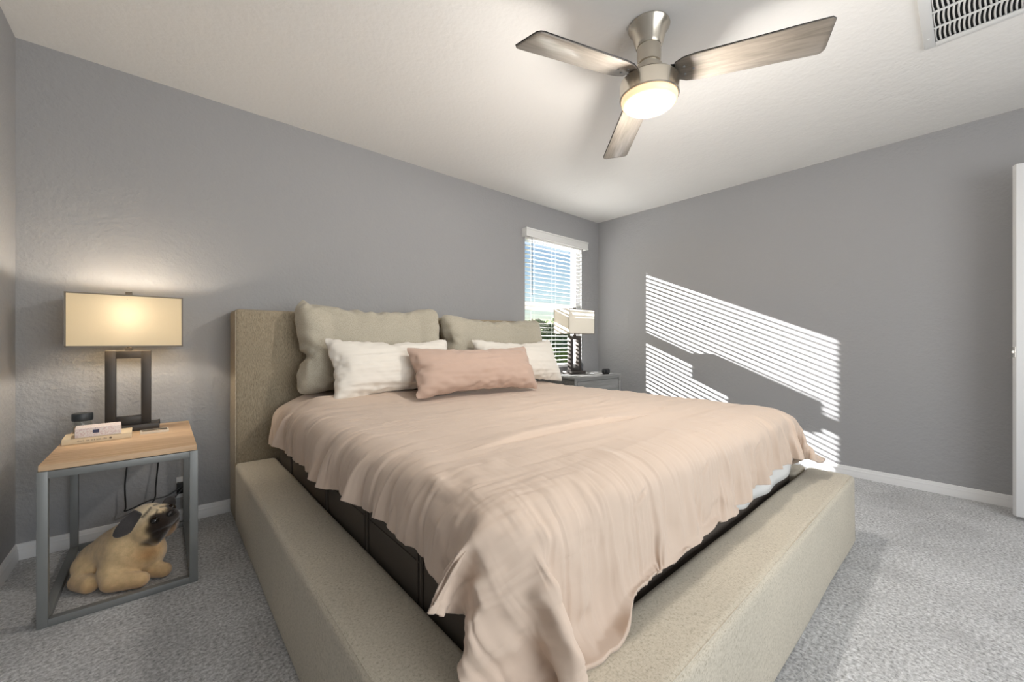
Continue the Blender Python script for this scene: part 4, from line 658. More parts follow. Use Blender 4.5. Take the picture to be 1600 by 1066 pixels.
68,61,64,65,65,66,69,63,66,66,68,64,61,64,69,62,66,64,61,17,-1739,46,54,65,70,61,71,59,70,65,61,63,65,70,62,64,68,57,68,63,62,73,63,61,63,70,62,65,47,
-1779,57,67,61,62,70,59,67,62,62,66,65,63,68,63,66,63,70,57,74,64,57,61,67,62,60,69,63,60,-1795,66,66,64,58,65,65,67,60,68,68,59,64,67,63,69,63,66,67,
62,62,64,68,58,61,60,68,56,68,-1784,58,56,71,58,65,67,69,62,63,65,68,61,66,70,60,67,62,63,72,60,63,68,63,62,63,65,62,45,-1742,20,59,65,65,65,68,64,65,
65,64,64,70,67,62,61,68,64,69,66,64,66,64,65,65,62,66,58,28,-1690,8,36,57,65,70,64,61,72,62,66,63,70,64,67,59,70,67,62,70,64,69,66,63,64,68,62,45,2,
-1661,18,27,56,67,64,63,69,68,64,70,65,62,68,71,59,70,67,66,63,67,70,66,66,65,61,56,20,38,-1665,36,18,48,60,65,63,73,61,72,65,65,65,72,64,63,69,71,62,
66,70,68,66,61,67,67,32,33,17,-1632,19,29,46,58,63,71,63,71,69,67,63,68,68,68,63,67,67,75,58,66,69,66,64,70,54,42,31,-1,-1597,7,26,52,54,61,68,67,68,
61,74,61,73,63,66,73,65,66,63,72,66,65,68,67,55,69,46,15,27,-1610,26,6,38,56,66,69,63,67,68,66,68,67,71,65,65,71,69,65,66,63,72,64,66,63,62,39,24,40,
-1635,17,17,48,53,74,60,65,71,63,71,65,68,65,68,65,70,67,64,72,65,64,69,65,61,58,52,24,42,-1664,17,36,51,58,67,63,69,66,69,64,63,73,65,67,68,66,64,65,
68,66,63,70,67,62,68,35,49,34,-1682,18,50,43,61,65,68,68,65,66,66,68,64,64,70,69,64,66,65,65,68,63,65,71,64,64,54,43,25,-1690,11,46,63,65,69,64,67,66,
58,67,67,69,62,71,67,66,61,68,69,56,71,64,67,64,64,56,48,17,-1701,28,47,68,67,64,71,61,56,67,69,66,65,65,65,66,70,64,60,70,65,60,68,63,71,54,70,47,32,
-1739,48,58,66,59,68,62,66,63,63,67,63,64,73,64,63,67,59,64,71,62,63,62,71,60,65,67,49,61,-1779,57,67,61,62,70,59,67,62,62,66,65,63,68,63,66,63,70,57,
74,64,57,61,67,62,60,69,63,60,],
[-399,7,10,19,20,21,-2,-6,24,6,-5,1,7,1,-1,-5,3,7,-22,7,-9,-1,-13,-9,8,-29,-11,-36,-4,69,-6,-8,11,28,-7,11,4,10,-3,17,14,1,-17,10,-14,4,15,-12,-11,1,
-16,-6,-3,-11,-2,-28,-7,12,69,-8,-16,2,14,-3,12,2,1,3,8,4,20,-8,-13,7,-4,18,-24,6,-13,-10,0,4,-24,-6,-4,10,7,46,21,-23,-2,0,6,-4,7,4,-1,8,2,3,8,-1,
-12,1,9,-12,0,2,-13,0,-6,-6,3,0,6,9,54,-6,-3,-4,1,-3,4,3,-2,9,-9,5,6,-1,-3,-1,3,-1,-2,1,-8,3,-4,-4,1,2,8,1,10,53,-5,-7,-1,-1,0,1,2,-4,3,1,-4,1,8,-7,4,
-2,-3,1,2,0,-3,-1,0,-1,4,-1,8,2,60,-4,0,-11,1,0,-1,-1,0,1,5,-3,2,-2,1,2,-2,-5,2,5,-3,1,-4,2,-1,5,-2,9,-8,69,-5,-7,-4,5,-4,1,4,0,2,-2,-4,1,3,-1,-3,1,2,
-2,4,-4,0,2,-3,2,2,4,-11,1,53,14,-5,1,1,-1,-3,3,-1,2,-1,2,-3,0,2,-2,4,-5,2,1,-3,2,-1,2,0,-4,7,-11,-4,61,-5,4,3,3,5,1,-4,0,0,2,3,-1,0,4,-6,1,-1,4,-2,2,
-1,-4,3,-1,-5,3,-4,-8,54,6,6,3,6,-3,2,-1,-3,4,-5,0,2,0,-3,4,-4,9,-4,0,1,-4,3,2,1,-9,2,-5,-4,50,7,5,6,1,-6,6,-2,-1,-5,0,-4,0,4,-6,4,-8,11,2,-1,2,-4,3,
4,4,-4,0,-11,-5,60,3,4,5,0,-9,3,-6,0,-19,-2,10,-2,0,5,0,-15,12,7,4,-3,3,6,6,2,0,-5,-9,-3,52,9,5,-1,-10,-7,-4,-14,2,-3,-25,9,16,-7,0,0,-15,15,8,2,5,3,
7,4,8,8,-4,-2,-5,46,9,-6,-12,-5,-17,-7,-10,-13,17,-15,1,-5,1,0,-1,-11,11,17,-15,19,6,4,13,4,12,7,13,-13,57,-20,-13,-10,-25,7,-13,-25,6,-4,4,-10,0,-2,
-11,8,5,-9,11,11,-19,17,21,4,8,16,3,22,25,-813,7,10,19,20,21,-2,-6,24,6,-5,1,7,1,-1,-5,3,7,-22,7,-9,-1,-13,-9,8,-29,-11,-36,-4,69,-7,0,4,25,6,-5,20,7,
12,-8,1,3,-3,12,-5,-5,3,-8,-2,-13,20,-8,-25,-9,-16,-13,-9,10,69,-13,-11,-2,4,9,7,7,16,5,-8,21,-4,-11,17,-10,-10,1,-8,-2,-4,4,15,-35,-10,-2,4,-4,9,46,
3,-5,-5,1,6,2,4,4,10,-3,12,-10,0,6,4,-16,1,1,-6,-5,3,9,-15,-2,-4,2,8,4,54,-1,-4,-3,-4,-1,1,3,3,7,-3,1,-1,3,0,-1,-2,-1,-1,-1,-6,-1,-1,-1,1,5,1,3,10,53,
1,-9,-7,2,-3,2,-2,3,-1,7,-4,-2,1,3,-3,0,0,-5,6,-4,-1,4,-9,6,0,10,0,2,60,1,-5,-6,0,-4,-1,0,6,-4,-3,4,-2,1,2,-1,-3,2,2,0,-2,4,-7,2,-2,6,-7,5,1,69,-5,-4,
-1,-1,0,2,-2,-2,4,-3,0,2,-2,0,-2,-2,5,2,-1,-1,-2,2,-1,0,-2,-2,1,-1,53,10,-5,2,0,4,1,3,-4,0,2,-3,-1,1,5,-6,-2,3,2,-2,-2,7,-3,-6,0,6,-4,-1,-8,61,-2,3,7,
4,-1,-4,3,-2,4,-7,10,-5,1,-5,3,2,-2,0,-1,7,-7,3,-1,1,1,-9,-5,-2,54,6,6,4,3,0,0,2,0,-8,6,-3,2,-5,4,0,0,-3,3,2,-1,-2,4,-1,1,-4,3,-11,-2,50,1,9,10,1,-2,
-9,7,-11,7,0,0,-6,5,-7,-1,5,7,0,-6,6,-2,5,1,3,-4,-7,-5,-5,60,-3,10,8,-4,-10,5,-10,-20,16,-2,1,-5,4,2,-5,-13,18,-1,2,-8,21,-1,3,5,3,-6,-4,-9,52,8,8,
-14,2,-5,-3,-13,-19,6,1,7,-6,-9,7,-13,1,17,5,-1,-15,23,9,-2,9,7,12,-11,-7,46,19,-8,-24,-8,-6,-16,1,-26,15,9,-10,-11,-2,6,-11,2,15,6,7,-11,13,-2,17,13,
15,8,4,-11,57,-20,-13,-10,-25,7,-13,-25,6,-4,4,-10,0,-2,-11,8,5,-9,11,11,-19,17,21,4,8,16,3,22,25,],
[4,-3,-2,0,4,-1,-6,2,3,6,-6,6,-8,1,-1,3,-4,0,3,-4,4,-4,3,-2,1,1,0,2,-8,8,37,25,-2,-3,1,1,5,-1,0,-5,0,-4,10,-2,1,1,-12,11,-4,3,1,0,-1,-3,-2,2,-9,-56,0,
67,35,6,4,9,1,-1,4,3,-5,3,-10,4,6,-6,5,-7,4,-4,7,0,-2,-8,12,-10,-8,-41,-67,1,67,50,30,10,-1,11,4,2,0,-1,3,-6,-4,4,6,0,-3,-1,-1,0,1,-3,-3,-5,-20,-19,
-64,-58,6,60,65,40,15,11,7,-7,14,-2,9,1,-6,5,-2,2,-5,5,-3,-6,6,-11,-1,-3,-16,-26,-42,-48,-66,5,64,60,47,25,13,3,7,8,10,2,2,8,-7,-4,2,1,4,-5,-8,-2,-3,
-6,-14,-17,-33,-34,-57,-69,5,66,58,49,28,11,20,7,6,9,2,7,-2,0,7,-8,3,1,-9,0,-6,-18,-5,-15,-16,-25,-42,-62,-69,-2,68,53,54,40,14,10,13,7,2,2,12,4,-3,3,
0,0,-6,0,-15,-4,-7,-17,-2,-22,-33,-42,-61,-70,1,66,49,56,41,15,9,12,9,3,6,7,1,6,-4,3,-4,-3,-12,1,-9,-12,-5,-11,-22,-42,-42,-59,-61,1,69,66,41,31,15,
13,8,10,1,-1,6,9,1,-1,-4,6,-1,-7,-4,-10,-8,-9,-18,-15,-30,-48,-57,-65,4,67,65,37,22,15,13,8,7,10,-5,-1,10,-4,1,-4,3,5,-5,-7,-5,-3,-9,-9,-22,-27,-43,
-57,-66,5,60,65,23,23,11,13,8,5,1,0,-2,5,-3,0,7,-13,9,-2,-7,2,-9,-3,-12,5,-35,-44,-56,-55,3,71,45,23,15,-4,12,-1,8,-9,0,8,-3,5,-2,1,-6,3,3,1,-4,-7,5,
-4,-9,-10,-27,-55,-60,0,55,35,22,2,3,-2,3,-3,6,-14,5,4,0,3,0,-5,4,3,-3,2,1,-2,-6,1,-4,-24,-24,-58,-7,41,18,-2,7,0,-2,1,-1,4,-4,4,-3,-1,3,1,-4,0,10,-8,
6,-4,2,-3,-1,-2,-1,-7,-52,-12,14,-3,-2,2,-1,-1,1,6,-4,-2,-1,1,0,2,1,-2,2,-3,3,0,-1,5,-14,10,-1,1,-1,2,1,-3,-2,0,4,-1,-6,2,3,6,-6,6,-8,1,-1,3,-4,0,3,
-4,4,-4,3,-2,1,1,0,2,-8,8,-41,-22,-6,7,-2,-6,7,-3,10,-6,-6,4,-3,6,-3,-7,5,-2,7,-7,6,5,-6,-1,4,-2,8,48,0,-65,-32,-16,-1,2,-5,0,6,-1,-4,4,3,-7,7,-1,-8,
1,-3,0,2,6,5,-11,4,11,17,19,68,1,-67,-51,-25,-10,-9,0,-4,2,2,-8,7,-3,-5,5,-1,-9,2,1,9,-2,0,11,-8,12,10,21,49,70,6,-69,-58,-42,-7,-20,-5,-1,-12,7,-4,
-6,0,2,1,-2,-4,6,-4,2,5,0,5,10,15,22,25,69,61,5,-70,-63,-38,-30,-13,-12,-11,-4,-6,3,-1,-8,-1,-3,2,4,-1,4,7,6,-3,12,13,17,15,54,55,69,5,-79,-54,-50,
-32,-14,-12,-8,-11,-8,-2,-3,-5,4,-5,1,3,6,-3,8,6,9,7,13,17,32,50,53,74,-2,-73,-57,-37,-40,-24,-13,-13,0,-9,-1,-10,-2,-4,2,-5,6,5,3,12,2,11,12,9,24,27,
49,62,64,1,-62,-66,-56,-28,-21,-11,-9,-8,-4,-12,0,-3,-2,1,0,3,5,0,7,8,9,15,12,19,32,46,63,60,1,-64,-64,-44,-31,-17,-15,-13,-5,-11,-2,-1,-4,-1,3,-3,1,
4,3,4,8,13,3,14,27,27,46,59,61,4,-72,-56,-43,-28,-16,-5,-14,-12,6,-7,-3,-5,0,3,-1,-2,9,-1,1,3,16,4,9,15,31,56,41,67,5,-71,-44,-55,-19,-12,-1,-8,9,-14,
0,0,3,-10,6,4,-5,-7,10,6,-3,0,13,1,11,22,37,53,70,3,-73,-44,-28,-19,4,-7,-5,12,-12,-2,0,3,-6,2,4,1,-7,2,-2,17,-10,1,4,7,11,29,51,66,0,-59,-44,-4,-10,
-3,-2,3,6,-7,4,-8,0,8,-8,6,2,-7,-1,3,7,-7,2,5,3,0,16,35,64,-7,-51,-10,-4,6,-4,1,0,9,-11,-1,3,-2,0,2,2,1,-5,-2,-1,5,-1,1,5,-2,0,4,16,41,-12,14,-3,-2,2,
-1,-1,1,6,-4,-2,-1,1,0,2,1,-2,2,-3,3,0,-1,5,-14,10,-1,1,-1,2,])),
'square_cushion': ((2, 19, 29), 0.0005, (
[-1010,72,75,71,75,65,79,67,80,66,75,70,74,74,71,61,76,77,67,77,78,70,75,64,57,71,72,74,72,-1986,56,66,70,79,69,66,78,75,70,80,70,67,78,70,69,70,71,77,
73,72,75,75,61,68,71,75,75,40,-1941,25,62,73,79,72,73,70,73,78,74,68,73,73,71,75,75,69,71,80,74,74,78,56,74,71,75,54,37,-1910,26,43,73,68,78,72,76,68,
80,73,78,67,65,80,71,74,77,77,73,69,79,64,79,71,74,65,53,18,-1882,33,32,62,69,76,72,79,70,79,74,77,71,70,74,74,73,73,80,78,73,71,76,71,73,73,55,39,24,
-1838,17,22,60,64,69,73,80,70,78,77,74,74,73,71,77,73,78,77,76,75,73,73,75,69,71,54,35,10,-1798,14,16,54,54,71,76,77,73,76,76,74,75,70,79,77,75,75,76,
73,77,74,79,72,66,67,38,44,11,-1739,0,14,17,52,73,76,76,74,73,79,72,81,75,73,76,79,74,79,69,74,78,71,80,67,57,43,29,12,-1719,-9,13,45,44,65,73,72,76,
74,78,75,76,71,81,73,76,80,74,79,67,76,77,74,67,61,44,31,21,-1786,27,31,32,47,69,75,76,74,74,80,74,75,73,76,76,71,86,76,72,77,75,76,69,67,56,52,26,16,
-1770,15,17,36,66,65,75,72,76,79,75,76,74,73,81,74,71,78,76,80,72,77,70,77,64,67,29,11,19,-1770,15,28,53,66,60,72,81,73,77,74,76,76,75,77,76,78,74,76,
74,76,73,73,76,69,54,48,1,4,-1763,23,32,47,61,68,78,71,78,76,78,74,74,77,68,79,75,75,74,78,73,76,76,76,71,62,48,13,24,-1810,21,29,51,71,73,74,72,78,
75,72,71,76,78,74,70,76,75,78,71,77,76,77,73,73,62,58,30,20,-1852,33,34,56,72,72,77,71,79,79,70,69,78,70,70,76,74,73,82,67,74,78,76,74,74,65,63,23,23,
-1852,20,42,64,73,74,76,69,83,72,75,63,78,71,74,73,73,71,80,74,69,74,73,77,72,75,70,40,24,-1899,27,54,66,77,76,76,73,71,70,75,67,81,74,73,63,70,74,81,
66,75,71,72,79,72,76,77,57,14,-1911,55,49,56,74,74,73,76,65,75,73,73,73,75,70,68,75,72,76,70,69,73,72,72,73,73,74,74,38,-1918,65,47,32,73,74,77,74,59,
72,72,76,73,72,69,77,69,71,72,78,58,83,67,69,78,66,73,70,76,-2014,72,75,71,75,65,79,67,80,66,75,70,74,74,71,61,76,77,67,77,78,70,75,64,57,71,72,74,72,
-1986,48,70,78,69,71,74,77,72,74,74,66,75,71,79,59,75,76,72,74,72,77,71,71,58,69,75,70,49,-1941,31,59,70,75,69,80,72,70,79,71,70,73,80,68,69,75,76,72,
73,73,78,66,66,68,78,72,62,32,-1910,31,38,68,73,75,76,81,70,72,76,68,69,82,75,65,76,74,76,72,81,64,69,81,70,73,67,41,28,-1882,25,41,60,71,74,75,76,76,
77,74,70,68,74,75,76,80,71,72,80,72,69,74,80,70,67,64,26,34,-1838,20,23,56,62,73,76,78,71,79,73,75,73,72,81,65,77,74,75,78,75,74,76,74,71,65,57,34,11,
-1798,9,30,42,60,71,74,77,76,71,78,74,72,79,74,74,78,72,81,72,74,75,75,74,66,66,46,43,6,-1739,13,21,24,32,70,75,76,77,69,77,77,76,75,76,73,75,80,75,
73,77,76,71,78,61,61,52,24,9,-1719,16,21,30,40,48,72,76,80,69,79,76,68,83,76,74,75,79,73,76,74,74,78,71,60,62,41,40,23,-1786,18,28,41,54,65,73,76,78,
73,78,74,75,74,74,79,78,76,74,74,75,80,73,74,56,49,41,25,43,-1770,8,25,38,57,73,75,73,72,75,80,73,77,74,78,76,74,73,84,70,76,73,78,73,69,55,38,32,-4,
-1770,24,26,52,58,63,80,67,78,78,74,76,79,71,76,75,74,74,80,74,77,73,77,73,69,59,35,17,-4,-1763,19,32,54,58,79,69,75,71,74,78,77,72,75,80,74,72,82,67,
81,70,79,73,76,67,67,32,25,27,-1810,14,43,50,63,74,76,71,76,70,79,77,71,75,76,72,79,71,77,79,72,70,79,72,71,72,51,25,26,-1852,21,39,60,75,76,74,72,73,
78,73,75,76,69,80,66,73,78,74,76,70,72,83,71,73,69,57,43,6,-1852,14,37,79,73,70,79,71,71,67,78,76,77,68,76,67,80,73,71,71,76,76,75,73,74,71,61,37,38,
-1899,23,73,61,68,79,73,74,65,72,75,76,75,66,74,72,70,80,63,78,71,75,72,77,76,66,75,61,17,-1911,64,54,66,56,76,70,78,61,65,80,71,72,74,75,69,68,75,74,
70,75,69,74,79,65,70,75,69,46,-1918,65,47,32,73,74,77,74,59,72,72,76,73,72,69,77,69,71,72,78,58,83,67,69,78,66,73,70,76,],
[-574,16,26,12,19,16,5,8,13,23,-5,13,2,-10,35,-37,8,-6,1,-12,-15,4,-1,13,-50,-31,-19,-25,-21,86,-6,1,18,8,13,24,-8,7,20,-4,14,17,7,5,-38,15,-14,5,-17,
-8,22,-24,8,-35,-25,-17,-16,10,84,-10,-10,-5,11,20,18,-12,6,6,17,-2,32,-24,10,-19,1,11,-20,-6,7,-8,12,-37,-17,-10,-9,11,9,90,-14,-14,-3,1,-3,8,4,9,-1,
11,3,27,-21,-9,3,8,-10,-12,9,-14,9,-6,-15,-8,1,0,12,0,89,-13,-5,-16,-1,1,-4,6,3,4,2,6,22,-25,1,1,-5,-4,4,2,-5,2,-6,-10,-2,6,7,6,1,87,-10,-6,-8,-15,-1,
2,1,2,1,0,8,11,-13,-1,-1,3,-7,0,-1,5,-9,-3,1,3,3,8,8,-4,75,1,1,-15,-10,2,-4,2,2,-4,2,-1,0,2,0,2,0,-1,0,3,-7,4,-5,7,-1,0,8,12,-6,66,-1,-3,-2,-6,-6,6,0,
0,-2,2,-1,3,-4,0,1,2,0,-5,2,-2,2,2,-1,3,1,-2,16,-3,57,-12,2,12,-4,-2,-1,5,-2,-4,2,2,-3,2,-1,-1,4,-4,4,-3,0,4,-2,0,2,-1,7,-1,4,42,-1,12,3,-1,6,-5,4,-1,
-1,-1,0,2,-1,-3,4,-4,4,0,1,1,-5,0,3,-1,8,-2,3,3,42,-3,3,10,6,-2,2,4,-3,-4,7,0,-2,0,0,-2,0,3,-2,1,0,-5,5,-6,2,2,6,1,2,38,6,4,3,5,6,0,-2,3,-5,4,2,-1,-3,
1,-1,1,-2,4,1,-4,1,2,0,1,-7,0,2,-5,54,2,7,3,5,8,-3,-2,3,-4,5,-3,3,-7,2,5,-4,1,-1,5,-3,5,-1,0,-3,-5,-5,-1,-9,67,-2,8,6,4,2,2,1,-3,1,-13,6,1,1,-6,5,-6,
7,5,1,-3,2,4,-2,-3,-5,-2,-6,-9,69,4,9,7,1,0,-3,3,-6,-6,-13,5,1,2,-19,15,0,2,2,-2,11,3,5,2,4,-11,-10,-8,-5,80,-2,8,9,-5,-13,4,-8,1,-9,-22,0,14,-8,-9,5,
11,0,0,-10,17,6,13,8,1,-2,-8,-6,-7,77,8,4,-24,1,-9,-10,3,-20,-7,-15,11,-3,5,-19,3,17,2,-3,5,-5,24,3,8,16,10,3,-9,-10,82,-19,3,-43,2,-2,-15,-6,-20,-5,
-11,15,-22,14,-9,-19,34,-12,14,3,-8,18,12,18,18,13,17,3,-11,84,-41,-55,6,-6,-20,-2,-17,-28,2,12,3,-25,-13,10,4,11,-10,18,3,-5,11,14,27,15,7,28,21,7,
-1147,16,26,12,19,16,5,8,13,23,-5,13,2,-10,35,-37,8,-6,1,-12,-15,4,-1,13,-50,-31,-19,-25,-21,86,-12,10,7,16,27,-4,5,17,13,0,24,-22,19,12,-15,0,-15,-3,
-9,-2,-4,1,5,-46,-20,-19,-11,8,84,-9,-9,1,8,15,-2,7,25,-4,4,27,-23,5,15,-10,6,-13,-11,2,-6,12,-29,-1,-25,-9,-4,4,6,90,-15,-10,-11,7,-3,9,4,7,3,6,29,
-14,-11,6,-4,9,-12,-5,-5,5,-3,-13,-15,5,-9,6,4,5,89,-11,-11,-6,-4,-3,3,-2,9,1,5,10,-2,-7,6,-6,6,-4,-12,7,1,-8,-5,-4,-3,5,5,4,4,87,-9,-5,-10,-10,-4,2,
-1,1,2,6,8,5,-10,1,-1,3,-10,2,3,-4,1,-2,-4,0,5,4,6,-2,75,5,-2,-12,-6,-3,-2,-4,6,-4,0,0,0,1,2,-5,10,-4,-3,-3,2,0,-2,4,4,3,4,5,-2,66,-7,-2,-6,6,-2,-3,
-1,3,0,1,-1,3,-4,6,-7,-1,3,-1,-1,2,-1,0,-1,6,8,5,2,-5,57,4,1,-10,3,3,1,-6,5,-1,-5,2,1,-2,3,-1,-2,3,-1,0,2,-1,0,-1,4,4,4,3,-4,42,-4,1,7,7,1,6,0,-1,2,0,
2,-6,2,0,-1,5,-1,-4,3,-1,-3,4,-2,0,0,11,-4,4,42,-5,6,7,2,6,3,-2,-2,3,1,0,-4,2,2,0,0,-2,0,0,2,-3,4,0,-3,-6,-3,17,0,38,2,7,3,8,4,-3,2,0,0,0,2,0,-1,1,1,
-1,1,-3,-5,7,-5,2,-1,2,-2,1,-2,-4,54,2,7,3,8,1,3,-1,-2,3,1,-2,1,-1,-6,2,5,-3,2,0,0,0,3,-5,2,-7,-5,-2,-6,67,2,6,5,3,1,5,-5,2,0,-4,0,0,-1,-7,7,1,0,-8,7,
13,-6,0,-2,3,-7,-11,-6,-2,69,4,7,4,4,-4,6,-5,-12,6,-2,-4,0,-19,-4,19,8,-3,-2,-6,16,6,0,7,-2,-5,-13,-4,-9,80,3,3,1,-3,3,-2,-10,-29,19,-9,0,-10,-26,15,
17,6,-1,-21,23,12,4,7,-6,15,1,-4,-3,-17,77,3,-25,15,-3,0,-15,-6,-20,-4,3,0,-12,-19,13,7,8,2,-9,6,-1,26,5,6,3,22,2,-10,-8,82,-21,-51,19,16,-18,-12,-12,
-37,16,-8,12,-29,-10,9,0,24,-2,-15,25,-16,29,16,1,14,15,26,2,-11,84,-41,-55,6,-6,-20,-2,-17,-28,2,12,3,-25,-13,10,4,11,-10,18,3,-5,11,14,27,15,7,28,
21,7,],
[7,-10,1,1,-1,2,-1,-2,3,2,2,-4,-1,0,-1,3,1,-1,-1,1,-2,4,-2,-1,0,1,-1,2,-8,9,50,17,4,1,-3,-7,9,4,-3,3,-6,-3,-1,6,7,-10,3,-3,0,6,-11,9,-4,3,-4,-3,-3,-68,
5,75,40,17,8,-5,-9,15,4,-5,1,-1,-17,15,-1,5,-6,-4,8,-2,-2,-1,-11,22,-7,-10,-12,-47,-74,4,76,62,25,22,11,-4,8,-2,7,-3,-2,-19,15,5,4,-6,2,2,-8,1,-5,-3,
8,-13,-12,-45,-52,-76,5,72,69,42,28,12,20,-3,9,-2,1,9,-24,20,-4,2,2,-1,-4,-6,-4,5,-7,1,-25,-32,-48,-61,-76,2,77,71,45,44,22,13,11,5,6,3,-1,-6,8,2,3,
-7,2,-2,-12,-3,7,-12,-19,-29,-33,-51,-64,-80,0,78,76,53,46,24,14,7,17,7,0,14,3,1,-4,0,-3,-5,-5,-3,1,-13,-22,-16,-34,-34,-67,-55,-83,0,77,76,68,49,23,
14,12,8,8,10,8,6,4,-7,3,-5,-4,-4,-8,-2,-20,-13,-19,-27,-51,-62,-70,-75,4,76,75,52,53,37,20,12,10,9,10,8,3,3,-1,8,-14,-5,-6,-7,-10,-15,-13,-20,-35,-43,
-59,-70,-82,3,80,62,67,58,31,21,8,11,10,9,7,-1,8,-2,2,-10,-3,-7,-5,-11,-9,-21,-12,-40,-52,-53,-69,-81,3,75,73,64,47,32,18,14,6,7,12,13,4,0,2,1,-4,-5,
-8,-8,-11,-15,-10,-18,-39,-38,-63,-76,-75,1,79,67,58,41,37,18,17,10,4,15,8,5,2,2,-2,-5,-6,-8,-6,-9,-11,-14,-19,-30,-55,-46,-76,-69,-7,74,71,59,41,25,
18,13,12,12,8,2,-1,4,1,3,-8,-4,-10,2,-12,-7,-8,-22,-20,-41,-62,-69,-80,-1,76,66,55,37,13,23,15,4,5,-5,9,8,-5,-3,4,-6,-3,10,-8,-8,-5,-10,-14,-18,-40,
-50,-66,-83,-2,76,66,43,34,16,7,0,15,-3,-5,2,11,0,-15,9,1,-1,-6,0,4,-7,-3,-10,-17,-27,-49,-65,-77,-1,77,58,45,8,-4,13,5,9,-7,-10,6,6,0,-2,-5,10,-5,-2,
-10,11,-2,-2,-5,-3,-19,-29,-59,-82,-1,75,53,-5,8,7,3,5,-1,-4,-11,9,5,1,-9,1,4,2,-7,6,-6,6,-5,-3,8,-9,-11,-46,-73,-2,43,30,-15,9,0,4,1,1,-3,-2,8,-5,6,
-8,-6,12,-2,0,4,-3,1,-3,0,4,-1,0,-12,-58,-10,20,23,-39,0,2,1,-1,1,-4,-4,7,2,1,-3,-3,1,0,1,1,-3,5,-3,3,-2,3,-4,1,5,2,-10,1,1,-1,2,-1,-2,3,2,2,-4,-1,0,
-1,3,1,-1,-1,1,-2,4,-2,-1,0,1,-1,2,-8,9,-63,-8,-9,9,1,-11,5,-2,5,-4,8,-10,6,-3,1,4,-5,2,-4,2,4,-3,1,-3,2,0,8,60,5,-70,-44,-18,-10,7,-6,1,6,-2,-5,14,
-15,1,0,2,5,-3,-6,7,-1,8,-12,1,1,6,21,34,74,4,-68,-66,-38,-6,-15,-3,0,-3,0,-1,15,-9,-17,1,3,5,-5,4,1,7,4,-4,-5,22,8,26,65,77,5,-83,-62,-49,-23,-18,-2,
-10,2,-7,-9,15,-7,-14,7,-4,8,-2,-2,5,5,0,8,2,18,27,47,67,76,2,-77,-73,-47,-41,-16,-18,-10,-6,-4,5,-5,-1,-13,-6,6,5,-4,9,12,-2,6,6,15,25,42,42,71,79,0,
-75,-75,-59,-46,-25,-10,-12,-12,-7,-10,-8,-3,1,1,5,-2,7,-1,11,3,12,14,20,25,49,50,66,78,0,-65,-69,-66,-68,-25,-6,-16,-13,-7,-6,-15,-5,6,1,0,0,6,8,8,3,
13,15,21,34,48,50,71,76,4,-66,-75,-59,-57,-50,-6,-19,-6,-10,-9,-7,-8,1,0,2,4,3,6,5,13,15,14,19,42,47,61,55,81,3,-76,-73,-63,-56,-36,-12,-15,-10,-5,
-13,-6,-5,-3,0,0,1,9,8,5,13,10,13,14,55,52,55,69,67,3,-78,-71,-65,-47,-33,-26,-8,-12,-5,-12,-5,-9,0,1,-3,6,4,7,9,11,14,10,24,28,48,65,67,78,1,-78,-74,
-56,-41,-35,-13,-16,-16,-11,-10,-3,-7,0,0,0,2,7,3,14,3,19,11,19,29,50,58,72,80,-7,-79,-69,-50,-47,-20,-22,-19,-12,-7,-10,3,-4,-5,8,-4,-2,12,-8,15,7,
11,13,21,15,40,68,75,71,-1,-77,-65,-53,-37,-21,-15,-17,-11,3,-3,-6,-1,-4,3,-2,3,-1,12,0,2,9,17,8,22,33,53,74,75,-2,-79,-63,-47,-24,-12,-13,-3,-3,-16,
-2,3,2,7,1,-9,-6,7,8,11,-15,13,6,2,18,32,48,60,73,-1,-80,-57,-25,-10,-14,-6,-5,9,-11,-3,-1,7,8,-5,-15,1,1,18,-10,0,1,9,6,-4,18,41,65,64,-1,-73,-12,
-23,-24,-4,-3,-2,8,-8,-2,6,4,2,-4,-6,-3,-3,15,-3,4,-7,1,2,7,-3,19,42,73,-2,-36,13,-34,-20,0,4,0,7,-7,2,-3,6,2,0,-10,-2,0,10,-7,5,-7,5,5,-2,0,-1,23,52,
-10,20,23,-39,0,2,1,-1,1,-4,-4,7,2,1,-3,-3,1,0,1,1,-3,5,-3,3,-2,3,-4,1,5,])),
}


def unpack(name):
    shape, unit, cols = SHAPES[name]
    return np.stack([np.cumsum(np.array(c)).reshape(shape) * unit for c in cols], -1)

# ------------------------------------------------------------------ room shell
XL, XR, YB, YR, H = -0.516, 3.932, 2.93, -1.9, 2.44
WX0, WX1, WZ0, WZ1 = 2.733, 3.622, 0.74, 2.16
T = 0.14
mb = MB()
mb.box(XL - T, XR + T, YR - T, YB + T, -0.1, 0)
struct('floor', mb, CARPET, smooth=False)
struct('ceiling', MB().box(XL - T, XR + T, YR - T, YB + T, H, H + 0.1), CEIL, smooth=False)
mb = MB()
mb.box(XL - T, WX0, YB, YB + T, 0, H); mb.box(WX1, XR + T, YB, YB + T, 0, H)
mb.box(WX0, WX1, YB, YB + T, 0, WZ0); mb.box(WX0, WX1, YB, YB + T, WZ1, H)
struct('wall_back', mb, WALL, smooth=False)
struct('wall_left', MB().box(XL - T, XL, YR, YB, 0, H), WALL, smooth=False)
DY0, DY1, DZ = -1.02, -0.30, 2.05       # doorway in the right wall
mb = MB()
mb.box(XR, XR + T, DY1 - 0.06, YB, 0, H); mb.box(XR, XR + T, YR, DY0, 0, H); mb.box(XR, XR + T, DY0, DY1 - 0.06, DZ, H)
struct('wall_right', mb, WALL, smooth=False)
RX0, RX1, RZ0, RZ1 = -0.1, 2.5, 0.5, 2.0  # opening added in the unseen rear wall for the fill light
mb = MB()
mb.box(XL - T, RX0, YR - T, YR, 0, H); mb.box(RX1, XR + T, YR - T, YR, 0, H)
